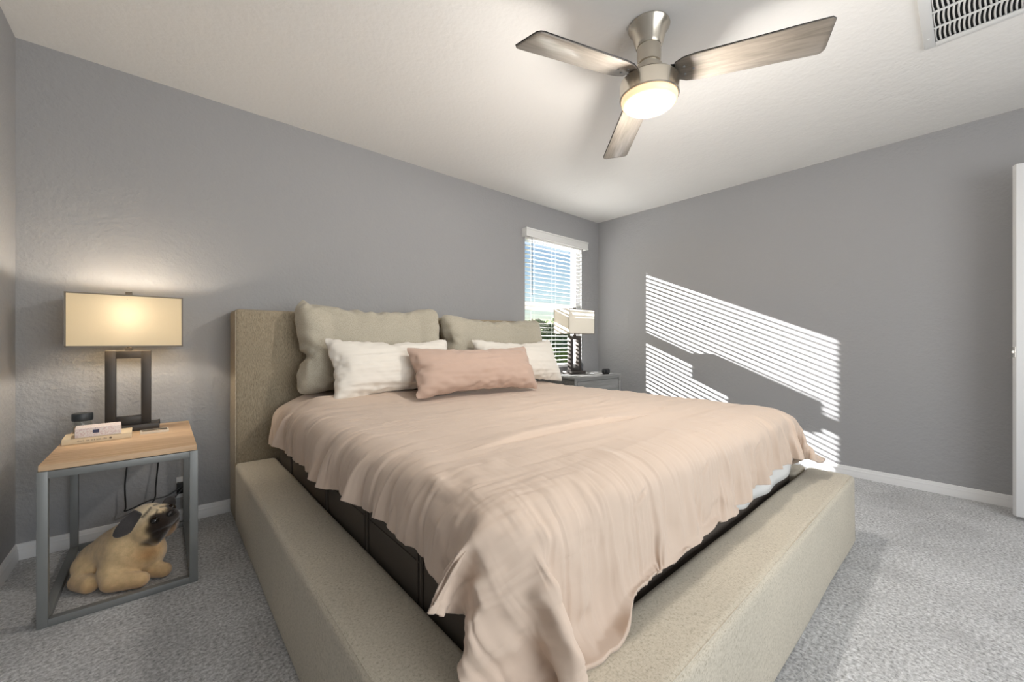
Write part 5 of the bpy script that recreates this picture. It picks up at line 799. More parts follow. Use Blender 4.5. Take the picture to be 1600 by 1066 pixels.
mb.box(RX0, RX1, YR - T, YR, 0, RZ0); mb.box(RX0, RX1, YR - T, YR, RZ1, H)
struct('wall_rear', mb, WALL, smooth=False)
# hallway box behind the doorway
mb = MB()
mb.box(XR + T, XR + 1.2, DY0 - 0.5, DY0 - 0.4, 0, H); mb.box(XR + T, XR + 1.2, DY1 + 0.3, DY1 + 0.4, 0, H)
mb.box(XR + 1.2, XR + 1.3, DY0 - 0.5, DY1 + 0.4, 0, H)
mb.box(XR + T, XR + 1.3, DY0 - 0.5, DY1 + 0.4, H, H + 0.1); mb.box(XR + T, XR + 1.3, DY0 - 0.5, DY1 + 0.4, -0.1, 0)
struct('wall_hallway', mb, WALL, smooth=False)

def baseboard(name, p0, p1, nrm):
    prof = [(0, 0), (0.013, 0), (0.013, 0.030), (0.011, 0.036), (0.011, 0.050), (0.008, 0.055), (0.0075, 0.064), (0.004, 0.072), (0, 0.074)]
    p0 = Vector(p0); p1 = Vector(p1); nrm = Vector(nrm)
    t = bmesh.new()
    a = [t.verts.new(p0 + nrm * d + Vector((0, 0, z))) for d, z in prof]
    b = [t.verts.new(p1 + nrm * d + Vector((0, 0, z))) for d, z in prof]
    for k in range(len(prof) - 1): t.faces.new((a[k], a[k + 1], b[k + 1], b[k]))
    t.faces.new(a); t.faces.new(b[::-1])
    bmesh.ops.recalc_face_normals(t, faces=t.faces)
    m = MB(); m.merge(t)
    return struct(name, m, TRIM, ang=25)
baseboard('baseboard_back', (XL, YB, 0), (XR, YB, 0), (0, -1, 0))
baseboard('baseboard_left', (XL, YR, 0), (XL, YB, 0), (1, 0, 0))
baseboard('baseboard_right', (XR, DY1 + 0.02, 0), (XR, YB, 0), (-1, 0, 0))

# window_1: vinyl frame, meeting rail and pane, sunk in the wall
wf = MB()
fy0, fy1 = YB + 0.085, YB + 0.135
wf.box(WX0, WX0 + 0.035, fy0, fy1, WZ0, WZ1); wf.box(WX1 - 0.035, WX1, fy0, fy1, WZ0, WZ1)
wf.box(WX0, WX1, fy0, fy1, WZ1 - 0.035, WZ1); wf.box(WX0, WX1, fy0, fy1, WZ0, WZ0 + 0.035)
wf.box(WX0, WX1, fy0 + .002, fy1 - .002, 1.355, 1.440)
wo = struct('window_1', wf, VINYL, smooth=False)
MB().box(WX0 + .03, WX1 - .03, YB + 0.108, YB + 0.112, WZ0 + .03, WZ1 - .03).build('pane', GLASS, wo, smooth=False)
MB().box(WX0 - 0.0, WX1 + 0.0, YB - 0.012, YB + 0.085, WZ0 - 0.0, WZ0 + 0.016, 0.003).build('sill', TRIM, wo)
wf = MB()
for x0, x1 in ((RX0, RX0 + .04), (RX1 - .04, RX1), ((RX0 + RX1) / 2 - .02, (RX0 + RX1) / 2 + .02)):
    wf.box(x0, x1, YR - .12, YR - .07, RZ0, RZ1)
wf.box(RX0, RX1, YR - .12, YR - .07, RZ0, RZ0 + .04); wf.box(RX0, RX1, YR - .12, YR - .07, RZ1 - .04, RZ1)
wo2 = struct('fill_window_rear', wf, VINYL, smooth=False)  # unseen window frame, added to go with the rear fill light

# open door at the right edge
dd = thing('door_1', (3.665, -0.176, 0), None, None)
dd['kind'] = 'structure'
dd.rotation_euler = (0, 0, math.atan2(-0.74, 0.30))
MB().box(0, 0.76, 0, 0.035, 0.022, 2.035, 0.003).build('door_slab', DOORM, dd)
MB().box(-0.002, 0.001, 0.006, 0.029, 0.93, 0.99).box(-0.012, 0, 0.011, 0.024, 0.952, 0.968, 0.003).build('latch_bolt', M('latch_metal', srgb(235, 232, 226), 0.25, 0.8).m, dd)
MB().lathe([(0, -.0), (.03, 0), (.03, .008), (.012, .012), (.012, .04), (.026, .05), (.028, .065), (.018, .075), (0, .077)], 20,
           mat=Matrix.Translation((0.06, 0.035, 0.96)) @ Matrix.Rotation(-PI / 2, 4, 'X')).build('door_knob', NICKEL, dd)
cs = MB()
cs.box(XR - .016, XR, DY1 - .06, DY1 + .02, 0, DZ + .06); cs.box(XR - .016, XR, DY0 - .06, DY0 + .0, 0, DZ + .06); cs.box(XR - .016, XR, DY0 - .06, DY1 + .02, DZ, DZ + .06)
struct('trim_1', cs, TRIM, smooth=False)

# ------------------------------------------------------------------ window blind
BZ = 2.09
bl = thing('window_blind', ((WX0 + WX1) / 2, YB + 0.02, BZ), 'white slatted blind hanging in the only window, under a white valance', 'blind')
W = WX1 - WX0
sl = MB()
z = -0.052; zs = []
while z > WZ0 - BZ + 0.05:
    zs.append(z); z -= 0.0435
for z in zs:
    sl.box(-W / 2 + .006, W / 2 - .006, -.025, .025, -.0014, .0014,
           mat=Matrix.Translation((0, 0.0, z)) @ Matrix.Rotation(math.radians(4), 4, 'X'))
sl.build('slats', SLATM, bl, smooth=False)
cd = MB()
for x in (-W / 2 + .13, 0, W / 2 - .13):
    for y in (-.026, .026): cd.tube([(x, y, -.03), (x, y, WZ0 - BZ + .03)], .0009, 5)
cd.build('ladder_cord', SLATM, bl)
MB().box(-W / 2 + .006, W / 2 - .006, -.024, .024, WZ0 - BZ + .018, WZ0 - BZ + .034, .003).build('bottom_rail', SLATM, bl)
MB().box(-W / 2 + .004, W / 2 - .004, -.027, .027, -.030, .012).build('head_rail', SLATM, bl)
va = MB()
vx0, vx1 = -W / 2 - .045, W / 2 + .025
va.box(vx0, vx1, -.095, -.080, -.030, .050, .003)
va.box(vx0 - .004, vx1 + .004, -.101, -.080, .038, .056, .004)
va.box(vx0 - .002, vx1 + .002, -.098, -.080, -.030, -.016, .003)
va.box(vx0, vx0 + .012, -.082, -.021, -.030, .056, .003); va.box(vx1 - .012, vx1, -.082, -.021, -.030, .056, .003)
va.build('valance', VALM, bl)
MB().tube([(-W / 2 + .075, -.045, -.03), (-W / 2 + .075, -.047, -.60)], .004, 8).build('tilt_wand', M('wand_dark', srgb(84, 86, 92), 0.3).m, bl)

# ------------------------------------------------------------------ outside
gm = M('lawn', srgb(92, 104, 70), 0.95)
gm.color(gm.ramp(gm.noise(size=6, detail=6), [(0.3, srgb(64, 78, 46)), (0.7, srgb(126, 136, 92))]))
g = MB(); g.box(-25, 40, 3.4, 60, -3.1, -3.0)
g = g.build('ground', gm.m, smooth=False); g['kind'] = 'structure'
leafm = M('leaves', srgb(78, 98, 58), 0.8)
leafm.color(leafm.ramp(leafm.noise(size=5, detail=6, rough=0.7), [(0.3, srgb(46, 62, 34)), (0.7, srgb(120, 138, 84))]))
bark = M('bark', srgb(96, 80, 64), 0.9).m
tlab = ['leafy green tree outside the window, nearest and leftmost of the row',
        'leafy green tree outside the window, second from the left',
        'leafy green tree outside the window, third from the left',
        'leafy green tree outside the window, farthest right of the row']
for k, (tx, ty, tr, th) in enumerate([(9.0, 11.4, 1.75, 1.5), (13.0, 12.6, 1.8, 1.9), (17.2, 14.2, 1.8, 1.4), (21.6, 16.0, 1.9, 2.0)]):
    tt = thing('leafy_tree', (tx, ty, -3.0), tlab[k], 'tree', 'trees outside the window')
    t = bmesh.new(); bmesh.ops.create_icosphere(t, subdivisions=5, radius=1)
    rng = np.random.default_rng(k)
    co = np.array([v.co[:] for v in t.verts]); dsp = np.zeros(len(co))
    for q in range(60):
        d = rng.standard_normal(3); d /= np.linalg.norm(d)
        dsp = np.maximum(dsp, .28 * np.exp(-((co - d) ** 2).sum(1) / .05))
    dsp += .04 * rng.standard_normal(len(co))
    for v, dd_ in zip(t.verts, dsp): v.co = v.co * (tr * (0.78 + dd_)); v.co.z = v.co.z * .85 + 3.0 + th - tr * .75
    m = MB(); m.merge(t); m.build('foliage', leafm.m, tt, smooth=False)
    MB().tube([(0, 0, 0), (.05, 0, 1.2), (0, .05, 2.4)], [.16, .13, .1], 10).build('trunk', bark, tt)

# ------------------------------------------------------------------ bed
BX0, BX1, BY0, BY1, LZ = 0.305, 2.645, 0.378, 2.695, 0.344
bed = thing('platform_bed', ((BX0 + BX1) / 2, BY1, 0), 'wide beige upholstered platform bed with headboard and padded ledge all round', 'bed')
bp = Vector(bed.location)
def soft_box(x0, x1, y0, y1, z0, z1, bev, seg=4, cuts=24, puff=0.004, seed=0, hole=None):
    t = bmesh.new(); bmesh.ops.create_cube(t, size=1)
    for v in t.verts:
        v.co = (x0 + (v.co.x + .5) * (x1 - x0), y0 + (v.co.y + .5) * (y1 - y0), z0 + (v.co.z + .5) * (z1 - z0))
    bmesh.ops.bevel(t, geom=t.edges[:], offset=bev, segments=seg, affect='EDGES', profile=.5)
    c = Vector(((x0 + x1) / 2, (y0 + y1) / 2, (z0 + z1) / 2))
    bmesh.ops.subdivide_edges(t, edges=[e for e in t.edges if e.calc_length() > .12], cuts=cuts, use_grid_fill=True)
    rng = np.random.default_rng(seed)
    ks = rng.uniform(3, 9, (5, 3)); ph = rng.uniform(0, 6, 5)
    t.normal_update()
    for v in t.verts:
        n = v.normal.copy()
        s = sum(math.sin(ks[q][0] * v.co.x + ks[q][1] * v.co.y + ks[q][2] * v.co.z + ph[q]) for q in range(5)) / 5
        v.co += n * (puff * s)
        v.co -= bp
    m = MB(); m.merge(t); return m
soft_box(BX0, BX1, BY1, YB - 0.004, 0.0, 1.205, 0.022, seed=1, puff=.0025).build('headboard', [HEADB], bed)
soft_box(BX0, BX0 + .2, BY0, BY1 - .004, 0.0, LZ, 0.02, seed=2, puff=.003).build('side_rail', BED, bed)
soft_box(BX1 - .2, BX1, BY0 + .208, BY1 - .004, 0.0, LZ, 0.02, seed=3, puff=.003).build('side_rail', BED, bed)
soft_box(BX0 + .206, BX1, BY0, BY0 + .205, 0.0, LZ, 0.025, seed=4, puff=.003).build('foot_rail', BED, bed)
st = MB()
st.tube([Vector((BX0 + .012, BY0 + .03, LZ - .004)) - bp, Vector((BX0 + .012, BY1 - .01, LZ - .004)) - bp], .0022, 6)
st.tube([Vector((BX0 + .22, BY0 + .012, LZ - .004)) - bp, Vector((BX1 - .03, BY0 + .012, LZ - .004)) - bp], .0022, 6)
st.tube([Vector((BX0 + .004, BY1 + .004, .34)) - bp, Vector((BX0 + .004, BY1 + .004, 1.19)) - bp], .0022, 6)
st.build('seam_piping', BED, bed)

# mattress
mt = thing('mattress', (1.475, 1.63, 0.04), 'dark grey-brown sided mattress sunk in the platform bed under the duvet', 'mattress')
mo = Vector(mt.location)
def rel(x, y, z): return Vector((x, y, z)) - mo
MB().box(.518 - mo.x, 2.432 - mo.x, .605 - mo.y, 2.67 - mo.y, 0, .50, .022, 4).build('mattress_body', MATT, mt)
pb = MB()
for y in (0.95, 1.32, 1.75, 2.35):
    pb.tube([rel(.516, y, .06), rel(.514, y, .54)], .005, 6)
    pb.tube([rel(.516, y + .022, .06), rel(.514, y + .022, .54)], .003, 6)
for y0_, y1_ in ((.62, 2.66),):
    pb.tube([rel(.516, y0_, .43), rel(.516, y1_, .43)], .0015, 6)
pb.build('side_piping', MATT, mt)
MB().box(.516 - mo.x, 2.434 - mo.x, .606 - mo.y, 2.672 - mo.y, .46, .606, .06, 5).build('fitted_sheet', SHEET, mt)
# the loose hem of the white sheet that shows under the duvet at the foot
xs = np.linspace(1.25, 2.43, 60)
V = []; F = []
for i, x in enumerate(xs):
    zb = np.interp(x, [1.25, 1.45, 1.7, 2.1, 2.35, 2.43], [.50, .42, .37, .36, .38, .45])
    for j in range(8):
        tt = j / 7
        V.append(rel(x, .590 - .012 * tt * (1 + math.sin(x * 23)) * .6, .56 * (1 - tt) + zb * tt))
for i in range(59):
    for j in range(7): F.append((i * 8 + j, i * 8 + j + 1, (i + 1) * 8 + j + 1, (i + 1) * 8 + j))
me = bpy.data.meshes.new('sheet_hem'); me.from_pydata(V, [], F)
o = link('sheet_hem', me, SHEET, mt, ang=None)
sd = o.modifiers.new('s', 'SOLIDIFY'); sd.thickness = .003; sd.offset = 0

# ------------------------------------------------------------------ duvet
def upsample(g, k, axis):
    n = g.shape[axis]
    x = np.linspace(0, n - 1, (n - 1) * k + 1)
    i = np.minimum(np.floor(x).astype(int), n - 2); t = x - i
    p = lambda o: np.take(g, np.clip(i + o, 0, n - 1), axis=axis)
    sh = [1] * g.ndim; sh[axis] = -1; t = t.reshape(sh)
    a, b, c, d = p(-1), p(0), p(1), p(2)
    return .5 * ((2 * b) + (-a + c) * t + (2 * a - 5 * b + 4 * c - d) * t ** 2 + (-a + 3 * b - 3 * c + d) * t ** 3)

def make_duvet():
    K = 8
    g = unpack('duvet')
    # flat cloth position of every grid point (how far it lies past the mattress edge)
    P = upsample(upsample(g, K, 0), K, 1)
    NY, NX = P.shape[:2]
    def blur(A, sg):
        r = int(3 * sg); k = np.exp(-.5 * (np.arange(-r, r + 1) / sg) ** 2); k /= k.sum()
        for ax in (0, 1):
            pad = [(0, 0)] * 3; pad[ax] = (r, r); B = np.pad(A, pad, mode='edge')
            A = sum(k[q] * np.take(B, np.arange(q, q + A.shape[ax]), axis=ax) for q in range(2 * r + 1))
        return A
    inner = np.clip((P[..., 0] - .60) / .2, 0, 1) * np.clip((2.35 - P[..., 0]) / .15, 0, 1) * np.clip((P[..., 1] - .72) / .15, 0, 1) * np.clip((2.58 - P[..., 1]) / .1, 0, 1)
    base = blur(P, 12); Hf = P - base
    def blur1(A, sg, ax):
        r = int(3 * sg); k = np.exp(-.5 * (np.arange(-r, r + 1) / sg) ** 2); k /= k.sum()
        pad = [(0, 0)] * 3; pad[ax] = (r, r); B = np.pad(A, pad, mode='edge')
        return sum(k[q] * np.take(B, np.arange(q, q + A.shape[ax]), axis=ax) for q in range(2 * r + 1))
    low = np.clip((.50 - P[..., 2]) / .06, 0, 1)                 # leave the hem and the corner folds alone
    wl = np.clip((.95 - P[..., 0]) / .3, 0, 1) * np.clip((P[..., 1] - .85) / .2, 0, 1) * (1 - low)
    wf = np.clip((.95 - P[..., 1]) / .25, 0, 1) * np.clip((P[..., 0] - .85) / .2, 0, 1) * (1 - low)
    # only the fine part of the relief is drawn out into streaks; the rounding of the edge stays
    fineP = P - blur(P, 5); rest = P - fineP
    P = P + ((rest + blur1(fineP, 9, 1) * 1.3) - P) * (wl * (1 - wf))[..., None]
    P = P + ((rest + blur1(fineP, 9, 0) * 1.3) - P) * (wf * (1 - wl))[..., None]
    P = P + (blur(P, 9) - P) * (inner * .75)[..., None]
    # the foot hem is hitched up towards the right corner
    kx = np.clip((P[..., 0] - 1.35) / .5, 0, 1); kx = kx * kx * (3 - 2 * kx)
    hz = np.clip((.70 - P[..., 2]) / .36, 0, 1)
    ft = np.clip((.66 - P[..., 1]) / .08, 0, 1)
    P[..., 2] += .075 * kx * ft * hz
    k2 = np.clip((P[..., 0] - .74) / .16, 0, 1); k2 = k2 * k2 * (3 - 2 * k2) * (1 - kx)
    P[..., 2] += .055 * k2 * ft * hz
    P[..., 1] += .035 * k2 * ft * hz ** 2 * np.clip((.56 - P[..., 1]) / .05, 0, 1)
    du = np.gradient(P, axis=1); dv = np.gradient(P, axis=0)
    N = np.cross(du, dv); N /= np.linalg.norm(N, axis=2, keepdims=True) + 1e-9
    down = np.clip((0.70 - P[..., 2]) / .16, 0, 1)
    side = np.clip((0.62 - P[..., 0]) / .12, 0, 1)
    foot = np.clip((0.74 - P[..., 1]) / .12, 0, 1)
    rs = np.clip((P[..., 0] - 2.34) / .1, 0, 1)
    tot = np.maximum(1e-6, side + foot + rs)
    s1 = smooth_noise((NY, NX), (4.5, 46), 1) + 1.1 * smooth_noise((NY, NX), (2.0, 34), 2) + .9 * smooth_noise((NY, NX), (9, 60), 21)
    f1 = smooth_noise((NY, NX), (46, 4.5), 3) + 1.1 * smooth_noise((NY, NX), (34, 2.0), 4) + .9 * smooth_noise((NY, NX), (60, 9), 22)
    # sharpen crests into creases
    cr = lambda a: 1 - np.abs(np.tanh(a)) * 1.4
    tp = cr(smooth_noise((NY, NX), (6, 55), 5)) * .8 + .5 * smooth_noise((NY, NX), (3.5, 30), 6)
    patch = np.clip(smooth_noise((NY, NX), (40, 50), 7) * .6 + .5, 0, 1)
    hang = (side * (cr(s1) * .7 + .3 * s1) + rs * s1 * .6 + foot * (cr(f1) * .7 + .3 * f1)) / tot
    w = np.clip(np.maximum(np.maximum(side, foot), rs), 0, 1)
    wtop = (1 - w)
    # creases that run on from the hanging sides over the edge of the top
    eL = np.clip((1.15 - P[..., 0]) / .5, 0, 1) * np.clip((P[..., 0] - .45) / .1, 0, 1)
    eF = np.clip((1.05 - P[..., 1]) / .4, 0, 1) * np.clip((P[..., 1] - .55) / .1, 0, 1)
    disp = .0062 * hang * w * (.35 + .65 * down) + .0024 * tp * wtop * (.25 + patch)
    fine = lambda a: np.exp(-np.abs(a) / .22)
    disp -= .0072 * fine(smooth_noise((NY, NX), (2.4, 40), 51)) * side * (.3 + .7 * down) + .0045 * fine(smooth_noise((NY, NX), (40, 2.4), 52)) * foot * (.3 + .7 * down)
    disp -= .0034 * fine(smooth_noise((NY, NX), (2.2, 42), 41)) * eL + .0026 * fine(smooth_noise((NY, NX), (42, 2.2), 42)) * eF * .6
    # wrinkle cluster on the top near the blush pillow
    X, Y = P[..., 0], P[..., 1]
    cl = np.exp(-(((X - 1.75) / .45) ** 2 + ((Y - 1.45) / .22) ** 2)) * wtop
    disp += .0055 * cl * cr(smooth_noise((NY, NX), (5, 22), 9))
    # the long soft fold across the top
    t = (X - .70) / 1.0
    yl = 1.03 - .05 * t + .03 * np.sin(t * 3)
    env = np.clip(t * 4, 0, 1) * np.clip((1.05 - t) * 3, 0, 1)
    q = Y - yl
    disp += env * .017 * np.exp(-np.where(q > 0, (q / .075) ** 2, (q / .016) ** 2)) * wtop
    disp -= env * .009 * np.exp(-((q + .020) / .008) ** 2) * wtop
    # short stitched tufts
    for tx, ty, tz, ang in ((1.848, .504, .66, .5), (1.37, .545, .64, .6), (.97, .548, .64, .5), (1.40, 1.0, .70, .2),
                            (.80, 1.95, .70, .1), (1.22, 1.22, .70, .2), (1.0, 1.95, .70, .2), (1.9, 1.0, .7, .2), (1.7, 1.9, .7, .2)):
        d = P - np.array([tx, ty, tz])
        a = d[..., 0] * math.cos(ang) + d[..., 1] * math.sin(ang)
        b = -d[..., 0] * math.sin(ang) + d[..., 1] * math.cos(ang) + d[..., 2]
        disp -= .010 * np.exp(-(a / .028) ** 2 - (b / .006) ** 2)
        disp += .004 * np.exp(-(a / .04) ** 2 - (b / .02) ** 2)
    P = P + N * disp[..., None]
    over = (P[..., 0] > .29) & (P[..., 0] < 2.66) & (P[..., 1] > .36)
    P[..., 2] = np.where(over, np.maximum(P[..., 2], .355), P[..., 2])
    me = bpy.data.meshes.new('duvet')
    idx = np.arange(NY * NX).reshape(NY, NX)
    F = np.stack([idx[:-1, :-1], idx[:-1, 1:], idx[1:, 1:], idx[1:, :-1]], -1).reshape(-1, 4)
    me.vertices.add(NY * NX); me.vertices.foreach_set('co', P.reshape(-1).astype(np.float32))
    me.loops.add(F.size); me.loops.foreach_set('vertex_index', F.reshape(-1).astype(np.int32))
    me.polygons.add(len(F)); me.polygons.foreach_set('loop_start', np.arange(0, F.size, 4, dtype=np.int32))
    me.update(calc_edges=True); me.validate()
    o = link('duvet', me, DUVET, ang=None)
    sd = o.modifiers.new('thickness', 'SOLIDIFY'); sd.thickness = .010; sd.offset = -1
    tag(o, 'blush beige rumpled duvet spread over the bed, hanging over its foot corner', 'duvet')
    return o
make_duvet()

# ------------------------------------------------------------------ pillows
def pillow_mesh(src):
    G = unpack(src)
    G = np.stack([upsample(upsample(G[k], 3, 0), 3, 1) for k in (0, 1)])
    _, ny, nx, _ = G.shape
    idx = {}; V = []; F = []
    for side in (0, 1):
        for j in range(ny):
            for i in range(nx):
                if side and (i in (0, nx - 1) or j in (0, ny - 1)): idx[side, i, j] = idx[0, i, j]; continue
                idx[side, i, j] = len(V); V.append(G[side, j, i])
        for j in range(ny - 1):
            for i in range(nx - 1):
                q = [idx[side, i, j], idx[side, i + 1, j], idx[side, i + 1, j + 1], idx[side, i, j + 1]]
                F.append(q if side == 0 else q[::-1])
    return np.array(V), F

def make_pillow(name, src, mat, scale, loc, rot, label, cat, group=None, flip=False, wr=.0028, seed=0, stretch=(3, 9), sag=0.0, edge=0, square=0.45):
    a, F = pillow_mesh(src)
    a = a * np.array(scale)
    if flip: a[:, 0] *= -1
    hw, hh = np.abs(a[:, 0]).max(), np.abs(a[:, 1]).max()
    if square:  # let the outline bulge outwards, like a well stuffed cushion
        nx_, ny_ = np.abs(a[:, 0]) / hw, np.abs(a[:, 1]) / hh
        fx = 1 + square * (1 - ny_ ** 2) * nx_ ** 2 * .10 - square * .06 * nx_ ** 2 * ny_ ** 8
        fy = 1 + square * (1 - nx_ ** 2) * ny_ ** 2 * .16 - square * .10 * ny_ ** 2 * nx_ ** 8
        a[:, 0] *= fx; a[:, 1] *= fy
    if edge:   # boxier silhouette for stuffed back cushions
        r = np.maximum(np.abs(a[:, 0]) / hw, np.abs(a[:, 1]) / hh)
        a[:, 2] *= 1 + edge * np.clip((r - .6) / .4, 0, 1)
    if sag: a[:, 1] -= sag * (a[:, 0] / hw) ** 2 * 0 + sag * np.cos(a[:, 0] / hw * 1.5) * (a[:, 1] / hh > .2)
    me = bpy.data.meshes.new(name); me.from_pydata(a.tolist(), [], [f[::-1] for f in F] if flip else F)
    me.update()
    nrm = np.zeros(len(a) * 3, np.float32); me.vertices.foreach_get('normal', nrm); nrm = nrm.reshape(-1, 3)
    fld = smooth_noise((160, 160), stretch, seed); f2 = smooth_noise((160, 160), (stretch[0] * .5, stretch[1] * .6), seed + 1)
    ii = np.clip(((a[:, 1] / hh * .5 + .5) * 159).astype(int), 0, 159); jj = np.clip(((a[:, 0] / hw * .5 + .5) * 159).astype(int), 0, 159)
    h = (1 - np.abs(np.tanh(fld[ii, jj])) * 1.3) + .4 * f2[ii, jj]
    fall = np.clip((1 - np.abs(a[:, 0]) / hw) * 4, 0, 1) * np.clip((1 - np.abs(a[:, 1]) / hh) * 4, 0, 1)
    a = a + nrm * (wr * h * (.08 + .92 * fall))[:, None]
    me.vertices.foreach_set('co', a.reshape(-1).astype(np.float32))
    o = link(name, me, mat, ang=None)
    if flip: pass
    sb = o.modifiers.new('subdivision', 'SUBSURF'); sb.levels = 1; sb.render_levels = 1
    o.location = loc; o.rotation_euler = rot
    tag(o, label, cat, group)
    return o
R = math.radians
# pillow local: x width, y up the pillow, z thickness
make_pillow('back_cushion', 'square_cushion', CUSH, (.955, 1.01, .54), (1.055, 2.560, .985), (R(80), R(0), R(0)),
            'large taupe linen back cushion at the left of the headboard', 'cushion', 'taupe back cushions on the headboard', seed=3, stretch=(8, 12), wr=.0022, edge=1.4, square=1.0)
make_pillow('back_cushion', 'square_cushion', CUSH, (1.02, .95, .54), (2.075, 2.570, .965), (R(80), R(0), R(0)),
            'large taupe linen back cushion at the right, nearer the window', 'cushion', 'taupe back cushions on the headboard', flip=True, seed=8, stretch=(8, 12), wr=.0022, edge=1.4, square=1.0)
make_pillow('bed_pillow', 'sleeping_pillow', WHITEC, (1.0, .87, .76), (1.085, 2.315, .865), (R(66), R(0), R(1)),
            'white sleeping pillow in front of the left back cushion', 'pillow', 'white sleeping pillows', seed=5, stretch=(3, 44), wr=.006)
make_pillow('bed_pillow', 'sleeping_pillow', WHITEC, (1.0, .87, .72), (2.105, 2.315, .865), (R(66), R(0), R(-2)),
            'white sleeping pillow in front of the right back cushion, by the window', 'pillow', 'white sleeping pillows', flip=True, seed=15, stretch=(4, 44), wr=.0035)
make_pillow('throw_pillow', 'oblong_pillow', BLUSH, (1.02, .84, .72), (1.522, 2.07, .842), (R(62), R(0), R(-3)),
            'blush pink oblong throw pillow leaning on the two white pillows', 'pillow', seed=25, stretch=(7, 16), wr=.0042)

# ------------------------------------------------------------------ bedside lamps
def make_lamp(name, loc, label, lit, scale=1.0):
    t = thing(name, loc, label, 'lamp', 'matching rectangular bedside lamps')
    MB().box(-.115, .115, -.06, .06, 0, .030, .002).build('lamp_foot', LAMPDARK, t)
    b = MB(); w, hh, bw = .083, .365, .038
    b.box(-w, -w + bw, -.024, .024, .03, .03 + hh, .002); b.box(w - bw, w, -.024, .024, .03, .03 + hh, .002)
    b.box(-w + bw - .001, w - bw + .001, -.024, .024, .03, .03 + bw, .001); b.box(-w + bw - .001, w - bw + .001, -.024, .024, .03 + hh - bw, .03 + hh, .001)
    b.build('lamp_frame', LAMPDARK, t)
    z0 = .415; z1 = .665
    MB().tube([(0, 0, .39), (0, 0, z1 - .004)], .006, 10).box(-.012, .012, -.012, .012, .395, .41).build('stem', LAMPDARK, t)
    sx, sy = .2025, .10
    s = MB(); bm = s.bm
    for (x0, y0, x1, y1) in ((-sx, -sy, sx, -sy), (sx, -sy, sx, sy), (sx, sy, -sx, sy), (-sx, sy, -sx, -sy)):
        v = [bm.verts.new(p) for p in ((x0, y0, z0), (x1, y1, z0), (x1, y1, z1), (x0, y0, z1))]
        bm.faces.new(v)
    so = s.build('lamp_shade', SHADEW if lit else SHADE, t, smooth=False)
    tr = MB()
    for z_ in (z0, z1 - .006):
        tr.box(-sx - .001, sx + .001, -sy - .002, -sy + .001, z_, z_ + .006); tr.box(-sx - .001, sx + .001, sy - .001, sy + .002, z_, z_ + .006)
        tr.box(-sx - .002, -sx + .001, -sy, sy, z_, z_ + .006); tr.box(sx - .001, sx + .002, -sy, sy, z_, z_ + .006)
    for x_ in (-sx, sx):
        for y_ in (-sy, sy): tr.box(x_ - .003, x_ + .003, y_ - .002, y_ + .002, z0, z1)
    tr.build('shade_trim', SHADETRIM, t, smooth=False)
    sp = MB()
    sp.tube([(-sx, 0, z1 - .02), (sx, 0, z1 - .02)], .0018, 6); sp.tube([(0, -sy, z1 - .02), (0, sy, z1 - .02)], .0018, 6)
    sp.build('shade_spider', LAMPDARK, t)
    MB().tube([(0, 0, z1 - .02), (0, 0, z1 + .004)], .004, 8).box(-.012, .012, -.012, .012, z1 + .002, z1 + .022, .001).build('finial', LAMPDARK, t)
    bb = MB().lathe([(0, .50), (.013, .502), (.014, .52), (.026, .55), (.028, .565), (.02, .588), (0, .594)], 16)
    if not lit: bb.build('light_bulb', M('bulb_off', srgb(235, 232, 225), .3).m, t)
    return t
make_lamp('table_lamp', (-.125, 2.76, .58), 'lit bedside lamp with dark open rectangular base on the left side table', True)
make_lamp('table_lamp', (3.235, 2.71, .685), 'unlit bedside lamp on the right nightstand in front of the window', False)

# ------------------------------------------------------------------ left side table
sx0, sx1, sy0, sy1, tz = -.335, .115, 2.165, 2.875, .58
tb = thing('side_table', ((sx0 + sx1) / 2, (sy0 + sy1) / 2, 0), 'square-framed steel side table with oak top, left of the bed', 'side table')
to = Vector(tb.location)
hx, hy = (sx1 - sx0) / 2, (sy1 - sy0) / 2
MB().box(-hx + .004, hx - .004, -hy + .004, hy - .004, .558, .58, .0015).build('table_top', OAK, tb)
w = .028
for x in (-hx, hx - w):
    for y in (-hy, hy - w):
        MB().box(x, x + w, y, y + w, 0, .557, .0015).build('leg', STEEL, tb)
for z_, nm in ((.530, 'top_rail'), (.001, 'floor_rail')):
    fr = MB()
    fr.box(-hx + w, hx - w, -hy, -hy + w, z_, z_ + .026, .001); fr.box(-hx + w, hx - w, hy - w, hy, z_, z_ + .026, .001)
    fr.box(-hx, -hx + w, -hy + w, hy - w, z_, z_ + .026, .001); fr.box(hx - w, hx, -hy + w, hy - w, z_, z_ + .026, .001)
    fr.build(nm, STEEL, tb)

# book
bk = thing('book', (-.215, 2.60, .58), 'cream hardback book lying under the tissue box on the side table', 'book', rz=R(2))
c = MB(); c.box(-.108, .108, -.075, .075, 0, .002, .0005).box(-.108, .108, -.075, .075, .021, .023, .0005).box(-.108, .108, -.075, -.073, 0, .023, .0008)
c.build('cover', BOOKM, bk)
MB().box(-.104, .104, -.073, .071, .002, .021).build('pages', PAGES, bk)
ik = MB(); x = -.062; rng = np.random.default_rng(4)
for nlet in (7, 4, 4, 5, 5):
    for q in range(nlet):
        hgt = .0075 * (1 if rng.random() < .4 else .75)
        x0_ = x
        ik.box(x0_, x0_ + .0007, -.0755, -.0748, .008, .008 + hgt)
        if rng.random() < .6: ik.box(x0_ + .0014, x0_ + .0020, -.0755, -.0748, .008, .008 + hgt * .8)
        if rng.random() < .7: ik.box(x0_, x0_ + .0020, -.0755, -.0748, .008 + hgt * .45, .008 + hgt * .45 + .0007)
        x += .0030
    x += .0040
